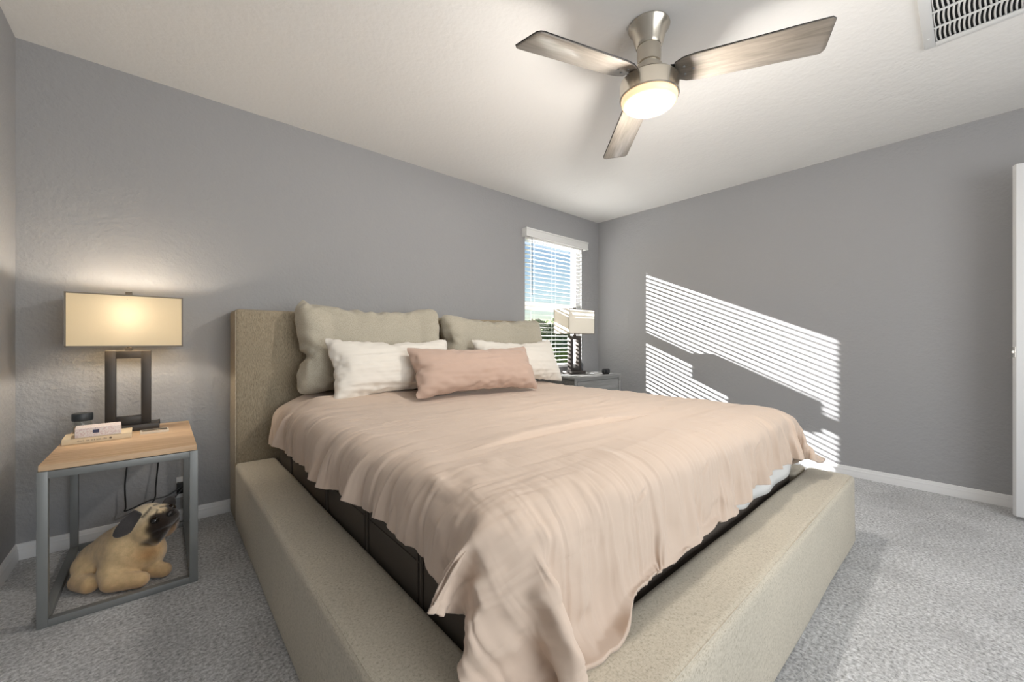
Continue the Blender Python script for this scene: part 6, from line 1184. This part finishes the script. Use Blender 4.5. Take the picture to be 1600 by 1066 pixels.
ik.lathe([(0, -.0004), (.0045, -.0004), (.0045, .0004), (0, .0004)], 12, mat=Matrix.Translation((x + .006, -.0752, .0115)) @ Matrix.Rotation(PI / 2, 4, 'X'))
ik.build('spine_lettering', INK, bk, smooth=False)
# tissue box
tx = thing('tissue_box', (-.215, 2.585, .603), 'small pale pink speckled box with navy label, on top of the book', 'box', rz=R(4))
MB().box(-.072, .072, -.052, .052, 0, .040, .003).build('carton', BOXM, tx)
MB().box(-.018, .002, -.0535, -.0515, .016, .030).build('navy_label', NAVY, tx, smooth=False)
# candle jar
jr = thing('candle_jar', (-.282, 2.745, .58), 'small glass jar with dark grey lid behind the book, on the oak side table', 'jar')
MB().lathe([(0, 0), (.030, 0), (.033, .004), (.033, .072), (.030, .076), (.028, .072), (.030, .006), (0, .004)], 28).build('glass_jar', JARGLASS, jr)
MB().lathe([(0, .006), (.0285, .006), (.0285, .042), (0, .042)], 24).build('wax', WAX, jr)
MB().lathe([(0, .070), (.034, .070), (.036, .074), (.036, .100), (.033, .104), (0, .104)], 28).build('lid', JARLID, jr)
# dish
ds = thing('trinket_dish', (-.028, 2.62, .58), 'flat cream rectangular dish lying in front of the lit lamp', 'dish', rz=R(2))
dm = MB(); dm.box(-.052, .052, -.038, .038, 0, .003)
for a_ in ((-.052, .052, -.038, -.033), (-.052, .052, .033, .038), (-.052, -.047, -.033, .033), (.047, .052, -.033, .033)): dm.box(*a_, .003, .009, .001)
dm.build('dish_body', CERAM, ds)
MB().box(-.044, .044, -.030, .030, .003, .0045).build('dish_insert', M('insert_taupe', srgb(168, 150, 132), .6).m, ds)

# power cords behind the side table
def bez(pts, n=10):
    P_ = [Vector(p) for p in pts]; out = []
    P_ = [P_[0]] + P_ + [P_[-1]]
    for i in range(1, len(P_) - 2):
        for k in range(n):
            t = k / n; a, b, c_, d = P_[i - 1:i + 3]
            out.append(.5 * ((2 * b) + (-a + c_) * t + (2 * a - 5 * b + 4 * c_ - d) * t * t + (-a + 3 * b - 3 * c_ + d) * t ** 3))
    out.append(P_[-2]); return out
o = MB().tube(bez([(-.135, 2.90, .60), (-.132, 2.905, .50), (-.138, 2.90, .38), (-.146, 2.895, .27), (-.143, 2.89, .16), (-.146, 2.88, .142), (-.12, 2.87, .150), (-.05, 2.87, .175), (.02, 2.885, .178), (.085, 2.90, .212)]), .0035).build('power_cord', BLACK)
tag(o, 'black power cord at the left behind the oak side table, looping along the wall', 'cord', 'black cords behind the side table')
o = MB().tube(bez([(-.012, 2.90, .60), (-.010, 2.90, .46), (-.018, 2.895, .34), (-.026, 2.885, .24), (-.030, 2.875, .178), (-.06, 2.855, .140), (-.10, 2.85, .120), (-.06, 2.85, .112), (.02, 2.865, .135), (.085, 2.89, .20)]), .0035).build('power_cord', BLACK)
tag(o, 'black power cord hanging straight down behind the plush dog, right of the other', 'cord', 'black cords behind the side table')
pa = thing('wall_adapter', (.095, 2.929, .20), 'black plug adapter on the wall behind the right back leg of the side table', 'plug')
MB().box(-.035, .035, -.03, 0, -.03, .03, .004).build('adapter_body', BLACK, pa)
MB().box(-.036, .036, -.004, 0, -.058, .058, .002).build('cover_plate', TRIM, pa)

# ------------------------------------------------------------------ right nightstand
nx0, nx1, ny0, ny1, nz = 2.87, 3.62, 2.40, 2.895, .685
nsd = thing('nightstand', ((nx0 + nx1) / 2, (ny0 + ny1) / 2, 0), 'grey wooden nightstand with drawers in the far corner beyond the bed', 'nightstand')
hx, hy = (nx1 - nx0) / 2, (ny1 - ny0) / 2
b = MB(); b.box(-hx, hx, -hy, hy, nz - .022, nz, .002)
b.box(-hx + .012, hx - .012, -hy + .018, hy - .004, .12, nz - .022)
b.build('cabinet_body', GREYW, nsd)
ff = MB()
ff.box(-hx + .004, -hx + .040, -hy + .004, -hy + .022, .0, nz - .022, .001); ff.box(hx - .040, hx - .004, -hy + .004, -hy + .022, .0, nz - .022, .001)
ff.box(-hx + .040, hx - .040, -hy + .006, -hy + .022, nz - .040, nz - .022); ff.box(-hx + .040, hx - .040, -hy + .006, -hy + .022, .10, .13)
ff.build('face_frame', GREYW, nsd)
for z0_, z1_ in ((.40, nz - .046), (.136, .392)):
    dr = MB().box(-hx + .046, hx - .046, -hy + .004, -hy + .02, z0_, z1_, .003).build('drawer', GREYW, nsd)
    MB().tube([(-.05, -hy - .012, (z0_ + z1_) / 2), (.05, -hy - .012, (z0_ + z1_) / 2)], .005).tube([(-.04, -hy - .012, (z0_ + z1_) / 2), (-.04, -hy + .006, (z0_ + z1_) / 2)], .004).tube([(.04, -hy - .012, (z0_ + z1_) / 2), (.04, -hy + .006, (z0_ + z1_) / 2)], .004).build('drawer_pull', STEEL, dr)
for x in (-hx + .006, hx - .046):
    MB().box(x, x + .04, hy - .05, hy - .01, 0, .12).build('leg', GREYW, nsd)
# things on it
ck = thing('alarm_clock', (3.455, 2.475, nz), 'small rounded black alarm clock at the right front corner of the nightstand', 'clock', rz=R(-18))
t = bmesh.new(); bmesh.ops.create_cube(t, size=1)
for v in t.verts: v.co = (v.co.x * .085, v.co.y * .05, v.co.z * .052 + .029)
bmesh.ops.bevel(t, geom=t.edges[:], offset=.018, segments=5, affect='EDGES', profile=.5)
m = MB(); m.merge(t); m.build('clock_body', BLACK, ck)
MB().box(-.028, .028, -.0262, -.0245, .016, .042, .0005).build('clock_display', M('display_glass', srgb(30, 31, 34), .12).m, ck)
MB().box(-.03, .03, -.018, .018, 0, .004).build('clock_foot', BLACK, ck)
ol = thing('diffuser_bottle', (3.435, 2.80, nz), 'dark grey glass bottle with a thin stick, right of the unlit lamp', 'bottle')
MB().lathe([(0, 0), (.033, 0), (.036, .004), (.036, .085), (.030, .1), (.017, .108), (.016, .128), (0, .128)], 24).build('bottle_body', M('smoky_glass', srgb(70, 72, 76), .15).m, ol)
MB().tube([(-.004, 0, .12), (-.024, 0, .225)], .0016, 6).tube([(.004, 0, .12), (.02, .01, .15)], .0016, 6).build('reed', M('reed_dark', srgb(70, 62, 56), .7).m, ol)
o = MB().tube(bez([(3.38, 2.66, nz + .003), (3.39, 2.62, nz + .003), (3.40, 2.58, nz + .003), (3.455, 2.51, nz + .006), (3.46, 2.50, nz + .02)]), .0025).build('charging_cable', TRIM)
tag(o, 'thin white cable lying on the grey nightstand behind the black clock', 'cable')

# ------------------------------------------------------------------ ceiling fan
FX, FY, FZ = 1.65, .95, 2.44
fan = thing('ceiling_fan', (FX, FY, FZ), 'three-bladed ceiling fan with nickel housing and lit frosted dome', 'ceiling fan')
MB().lathe([(0, 0), (.088, 0), (.090, -.006), (.086, -.014), (.074, -.030), (.060, -.085), (.054, -.098), (0, -.098)], 48).build('canopy', NICKEL, fan, ang=25)
MB().lathe([(0, -.095), (.052, -.095), (.052, -.170), (.046, -.172), (.046, -.180), (.058, -.186), (.062, -.20), (.062, -.245), (0, -.245)], 48).build('neck', NICKEL, fan, ang=25)
MB().lathe([(0, -.235), (.08, -.237), (.118, -.246), (.127, -.256), (.128, -.322), (.124, -.326), (0, -.326)], 56).build('motor_housing', NICKEL, fan, ang=25)
MB().lathe([(0, -.320), (.119, -.320), (.1215, -.330), (.118, -.346), (.100, -.360), (.06, -.369), (0, -.372)], 56).build('light_dome', DOME, fan, ang=None)
for k in range(3):
    a = R(168 - 60) + k * 2 * PI / 3
    ms = MB().lathe([(0, 0), (.004, 0), (.004, .003), (0, .003)], 8, mat=Matrix.Translation((.0615 * math.cos(a), .0615 * math.sin(a), -.225)))
    ms.build('housing_screw', STEEL, fan)
def blade_outline():
    pts = [(.115, -.040), (.150, -.056), (.20, -.062), (.60, -.069)]
    pts += [(.645, -.069), (.655, -.060), (.640, .050), (.630, .062), (.618, .066)]
    pts += [(.20, .060), (.150, .052), (.115, .036)]
    return pts
for k, adeg in enumerate((168, 288, 48)):
    mat = Matrix.Rotation(R(adeg), 4, 'Z') @ Matrix.Translation((0, 0, -.232)) @ Matrix.Rotation(R(5.5), 4, 'Y') @ Matrix.Rotation(R(-12), 4, 'X') @ Matrix.Diagonal((1, 1.12, 1, 1))
    b = MB().prism(blade_outline(), -.0035, .0035, .0012).build('fan_blade', BLADE, fan)
    b.matrix_local = mat
    br = MB().prism([(.05, -.026), (.10, -.034), (.18, -.020), (.20, 0), (.18, .020), (.10, .034), (.05, .026)], .0034, .0075, .001)
    bo = br.build('blade_bracket', BLACKEDGE, b)
    for (x, y) in ((.150, -.018), (.150, .018), (.185, 0)):
        MB().lathe([(0, -.0065), (.004, -.0065), (.0055, -.0035), (.0055, -.003), (0, -.003)], 10, c=(x, y)).build('blade_screw', STEEL, b)
    ed = MB()
    pts = blade_outline()
    ed.tube([(x, y, .0028) for x, y in pts] + [(pts[0][0], pts[0][1], .0028)], .0020, 6)
    ed.build('blade_edge', BLACKEDGE, b)

# ------------------------------------------------------------------ ceiling vent
vt = thing('ceiling_vent', (2.36, -.20, H), 'white return air grille with curved louvres set in the ceiling', 'vent')
VX, VYh = .385, .305
MB().box(-VX - .02, VX + .02, -VYh - .02, VYh + .02, -.004, -.001).build('duct_backing', VOID, vt, smooth=False)
f = MB()
f.box(-VX - .028, VX + .035, VYh, VYh + .038, -.012, 0, .003); f.box(-VX - .035, VX + .035, -VYh - .035, -VYh, -.012, 0, .003)
f.box(-VX - .035, -VX, -VYh, VYh, -.012, 0, .003); f.box(VX, VX + .035, -VYh, VYh, -.012, 0, .003)
f.build('vent_frame', GRILLE, vt)
lv = MB()
rows = 6; rp = 2 * VX / rows
for r_ in range(rows + 1): lv.box(-VX + r_ * rp - .006, -VX + r_ * rp + .006, -VYh, VYh, -.0115, -.008)
y = -VYh + .006
while y < VYh - .004:
    for r_ in range(rows):
        x0_ = -VX + r_ * rp + .006; x1_ = x0_ + rp - .012
        t = bmesh.new(); prev = None
        for q in range(7):
            u = q / 6; xx = x0_ + (x1_ - x0_) * u; bend = .0035 * math.sin(PI * u)
            a = t.verts.new((xx, y + bend - .0032, -.0105)); b_ = t.verts.new((xx, y + bend + .0032, -.0065))
            if prev: t.faces.new((prev[0], a, b_, prev[1]))
            prev = (a, b_)
        lv.merge(t)
    y += .0146
lo_ = lv.build('louvre_grille', GRILLE, vt)
sdm = lo_.modifiers.new('t', 'SOLIDIFY'); sdm.thickness = .001
MB().lathe([(0, -.014), (.004, -.0135), (.005, -.011), (0, -.011)], 10, c=(VX - .06, VYh + .02)).build('vent_screw', GRILLE, vt)

# ------------------------------------------------------------------ plush pug
def surface_nets(D, lo, h):
    nx, ny, nz = D.shape
    s = D < 0
    acc = np.zeros((nx - 1, ny - 1, nz - 1, 3)); cnt = np.zeros((nx - 1, ny - 1, nz - 1))
    cor = [(i, j, k) for i in (0, 1) for j in (0, 1) for k in (0, 1)]
    sl_ = lambda c: (slice(c[0], nx - 1 + c[0]), slice(c[1], ny - 1 + c[1]), slice(c[2], nz - 1 + c[2]))
    for a in cor:
        for ax in range(3):
            if a[ax] == 0:
                b = list(a); b[ax] = 1; b = tuple(b)
                da, db = D[sl_(a)], D[sl_(b)]
                m = (da < 0) != (db < 0)
                t = np.where(m, da / np.where(m, da - db, 1), 0)
                p = np.zeros(da.shape + (3,)); p[...] = a; p[..., ax] += t
                acc += p * m[..., None]; cnt += m
    act = cnt > 0
    vid = -np.ones(act.shape, int); vid[act] = np.arange(act.sum())
    ijk = np.argwhere(act)
    V = lo + h * (ijk + acc[act] / cnt[act][:, None])
    F = []
    for ax in range(3):
        o1, o2 = [(1, 2), (2, 0), (0, 1)][ax]
        A = np.moveaxis(s, ax, 0)
        ch = np.argwhere(np.diff(s.astype(int), axis=ax) != 0)
        for c_ in ch:
            if c_[o1] < 1 or c_[o2] < 1 or c_[o1] >= D.shape[o1] - 1 or c_[o2] >= D.shape[o2] - 1: continue
            q = []
            for d1, d2 in ((-1, -1), (0, -1), (0, 0), (-1, 0)):
                e = list(c_); e[o1] += d1; e[o2] += d2; q.append(int(vid[tuple(e)]))
            if min(q) < 0: continue
            F.append(q if s[tuple(c_)] else q[::-1])
    return V, F

def make_pug():
    root = thing('plush_pug', (-.10, 2.40, 0), 'fawn plush pug dog with black ears lying on the carpet inside the side table frame', 'stuffed animal')
    ro = np.array([-.10, 2.40, 0])
    hc = np.array([-.036, 2.375, .220])
    f = np.array([.68, -.55, .40]); f /= np.linalg.norm(f)
    u = np.array([-.42, .12, .90]); u -= f * (u @ f); u /= np.linalg.norm(u)
    sd = np.cross(f, u)
    if sd[1] > 0: sd = -sd   # the side of the head that faces the camera
    H_ = lambda a, b, c: hc + f * a + sd * b + u * c
    # capsules: a, b, ra, rb, blend
    parts = [((-.205, 2.50, .075), (-.14, 2.46, .105), .075, .092, .03),
             ((-.14, 2.45, .110), (-.105, 2.40, .120), .090, .092, .03),
             ((-.105, 2.38, .105), (-.065, 2.365, .10), .088, .082, .03),
             ((-.105, 2.41, .16), (-.055, 2.39, .205), .080, .074, .03),
             ((-.235, 2.46, .070), (-.228, 2.44, .055), .055, .055, .014),
             ((-.255, 2.41, .034), (-.222, 2.355, .034), .037, .035, .010),
             ((-.155, 2.34, .070), (-.150, 2.315, .046), .050, .044, .016),
             ((-.152, 2.30, .040), (-.068, 2.262, .033), .039, .031, .012),
             ((-.060, 2.345, .040), (.005, 2.30, .030), .038, .029, .012),
             (tuple(H_(-.01, 0, .01)), tuple(H_(.0, 0, .0)), .080, .080, .02),
             (tuple(H_(.02, -.030, -.01)), tuple(H_(.02, .030, -.01)), .060, .060, .02),
             (tuple(H_(.058, -.022, -.018)), tuple(H_(.058, .022, -.018)), .036, .036, .012),
             (tuple(H_(.045, .034, -.040)), tuple(H_(.025, .052, -.062)), .028, .022, .008),
             (tuple(H_(.045, -.034, -.040)), tuple(H_(.025, -.052, -.062)), .028, .022, .008),
             (tuple(H_(.050, 0, -.056)), tuple(H_(.040, 0, -.060)), .026, .026, .008)]
    h = .005
    lo = np.array([-.34, 2.20, -.012]); hi = np.array([.12, 2.62, .345])
    n = np.ceil((hi - lo) / h).astype(int)
    G = np.stack(np.meshgrid(*[lo[i] + h * np.arange(n[i]) for i in range(3)], indexing='ij'), -1)
    D = np.full(G.shape[:3], 1e3)
    def cap(G, a, b, ra, rb):
        a = np.array(a); b = np.array(b); ab = b - a; L = max(ab @ ab, 1e-9)
        t = np.clip(((G - a) @ ab) / L, 0, 1)
        return np.linalg.norm(G - (a + t[..., None] * ab), axis=-1) - (ra + (rb - ra) * t)
    for a, b, ra, rb, k in parts:
        d = cap(G, a, b, ra, rb)
        m = np.clip(.5 + .5 * (D - d) / k, 0, 1)
        D = D * (1 - m) + d * m - k * m * (1 - m)
    Q = G - hc
    qf, qs, qu = Q @ f, Q @ sd, Q @ u
    # face creases and mouth
    groove = lambda dist, w, dep: dep * np.exp(-(dist / w) ** 2)
    front = np.clip(qf / .03, 0, 1)
    D = D + groove(qu - .048 + .5 * np.abs(qs), .005, .004) * front
    D = D + groove(qu - .066 + .3 * np.abs(qs), .005, .003) * front
    D = D + groove(qu + .046 - .25 * np.abs(qs), .005, .006) * np.clip((qf - .03) / .02, 0, 1)
    D = np.maximum(D, .002 - G[..., 2])
    V, F = surface_nets(D, lo, h)
    rng = np.random.default_rng(2)
    # colours by body region
    Qv = V - hc; vf, vs, vu = Qv @ f, Qv @ sd, Qv @ u
    near_head = np.linalg.norm(Qv, axis=1) < .125
    fawn = np.array(srgb(222, 194, 150)[:3]); cream = np.array(srgb(242, 226, 194)[:3]); dark = np.array(srgb(44, 34, 28)[:3]); amber = np.array(srgb(190, 128, 66)[:3]); tan = np.array(srgb(170, 136, 100)[:3])
    col = np.tile(fawn, (len(V), 1))
    sm = lambda x, w: 1 / (1 + np.exp(-np.clip(x / w, -30, 30)))
    def blend(mask, c):
        nonlocal col
        col = col * (1 - mask[:, None]) + c * mask[:, None]
    blend(near_head * sm(vu - .035, .008) * .8, cream)
    chest = np.exp(-(((V[:, 0] + .045) / .05) ** 2 + ((V[:, 2] - .12) / .035) ** 2)) * (V[:, 1] < 2.36)
    blend(chest * .6, amber)
    paws = sm(.05 - V[:, 2], .01) * .35
    blend(paws, amber)
    muz = near_head * sm(vf - .040, .004) * sm(.014 - vu + .4 * (vf - .05), .004)
    blend(np.clip(muz, 0, 1), dark)
    for s_ in (-1, 1):
        ep = near_head * sm(1 - (((vs - s_ * .042) / .028) ** 2 + ((vu - .012) / .028) ** 2), .12) * (vf > 0)
        blend(ep, dark)
        jw = near_head * sm(1 - (((vs - s_ * .052) / .032) ** 2 + ((vu + .046) / .034) ** 2), .15) * (vf > -.01)
        blend(jw * .9, dark)
    chin = near_head * sm(-.056 - vu, .004) * sm(vf - .03, .005) * (np.abs(vs) < .035)
    blend(chin * .8, tan)
    for c0, tlt in ((.050, .5), (.068, .3), (.034, .9)):
        ln = near_head * np.exp(-((vu - c0 + tlt * np.abs(vs)) / .0036) ** 2) * (vf > -.02) * (np.abs(vs) < .055) * (np.abs(vs) > .006)
        blend(ln * .85, dark)
    me = bpy.data.meshes.new('body'); me.from_pydata((V - ro).tolist(), [], F); me.update()
    ca = me.color_attributes.new('coat', 'FLOAT_COLOR', 'POINT')
    ca.data.foreach_set('color', np.concatenate([col, np.ones((len(V), 1))], 1).reshape(-1).astype(np.float32))
    pm = M('plush_coat', rough=.9, spec=.15, sheen=.4)
    at = pm.n('ShaderNodeAttribute', attribute_name='coat')
    mott = pm.ramp(pm.noise(size=45, detail=4, rough=.6), [(.3, (.86, .84, .80, 1)), (.65, (1.06, 1.05, 1.04, 1))])
    pm.color(pm.mix(1.0, at.outputs['Color'], mott, 'MULTIPLY'))
    pm.bump(pm.noise(size=380, detail=4, rough=.7), .5, .004)
    pm.bump(pm.noise(size=22, detail=2), .4, .006)
    o = link('body', me, pm.m, root, ang=None)
    s2 = o.modifiers.new('smooth', 'SMOOTH'); s2.iterations = 3; s2.factor = .5
    sb = o.modifiers.new('sub', 'SUBSURF'); sb.levels = 1; sb.render_levels = 1
    em = M('plush_ear', srgb(66, 62, 62), .85, sheen=.4); em.bump(em.noise(size=380, detail=4), .5, .003); em = em.m
    def ear(side):
        # folded flap: root on the head, hanging down and back
        if side > 0: rt = np.array([-.070, 2.335, .290]); tip = np.array([-.150, 2.325, .212]); wdir = np.array([.55, .1, -.6])
        else: rt = np.array([-.000, 2.425, .285]); tip = np.array([.045, 2.42, .262]); wdir = np.array([.2, -.3, .8])
        ax = tip - rt; L = np.linalg.norm(ax); ax /= L
        wd = wdir - ax * (wdir @ ax); wd /= np.linalg.norm(wd); nn = np.cross(ax, wd)
        out = rt - hc; nn = nn if nn @ out > 0 else -nn
        t = bmesh.new(); rings = []
        NU, NV = 12, 16
        for i in range(NU + 1):
            uu = i / NU
            wdt = .032 * (math.sin(PI * (.18 + .80 * uu)) ** .6) + .002
            thick = .014 * (1 - .4 * uu) * (math.sin(PI * min(1, .12 + .86 * uu)) ** .4)
            cen = rt + ax * (L * uu) + nn * (.018 * math.sin(PI * uu * .9))
            rings.append([t.verts.new(Vector(cen + wd * wdt * math.cos(2 * PI * k / NV) + nn * (thick * math.sin(2 * PI * k / NV) - .25 * abs(wdt * math.cos(2 * PI * k / NV)) * .6) - ro)) for k in range(NV)])
        for a, b in zip(rings, rings[1:]):
            for k in range(NV): t.faces.new((a[k], a[(k + 1) % NV], b[(k + 1) % NV], b[k]))
        t.faces.new(rings[0]); t.faces.new(rings[-1])
        bmesh.ops.recalc_face_normals(t, faces=t.faces)
        m = MB(); m.merge(t); e = m.build('ear', em, root, ang=None)
        q = e.modifiers.new('s', 'SUBSURF'); q.levels = 1; q.render_levels = 1
    ear(1); ear(-1)
    eyem = M('eye_gloss', srgb(24, 18, 16), .06, spec=.8).m
    for s_ in (-1, 1):
        t = bmesh.new(); bmesh.ops.create_uvsphere(t, u_segments=20, v_segments=14, radius=.0165)
        # place the eye on the surface
        dvec = f * .74 + sd * s_ * .56 + u * .16; dvec /= np.linalg.norm(dvec)
        k = np.argmax((Qv @ dvec) - 3 * np.linalg.norm(Qv - np.outer(Qv @ dvec, dvec), axis=1))
        p = V[k] - dvec * .007
        bmesh.ops.translate(t, verts=t.verts, vec=Vector(p - ro))
        m = MB(); m.merge(t); m.build('eye', eyem, root, ang=None)
    t = bmesh.new(); bmesh.ops.create_uvsphere(t, u_segments=20, v_segments=14, radius=1)
    for v in t.verts:
        w_ = np.array(v.co[:]) * np.array([.011, .020, .013]); v.co = Vector(H_(.094, 0, .004) + f * w_[0] + sd * w_[1] + u * w_[2] - ro)
    m = MB(); m.merge(t); m.build('nose', M('nose_black', srgb(34, 32, 34), .35).m, root, ang=None)
make_pug()
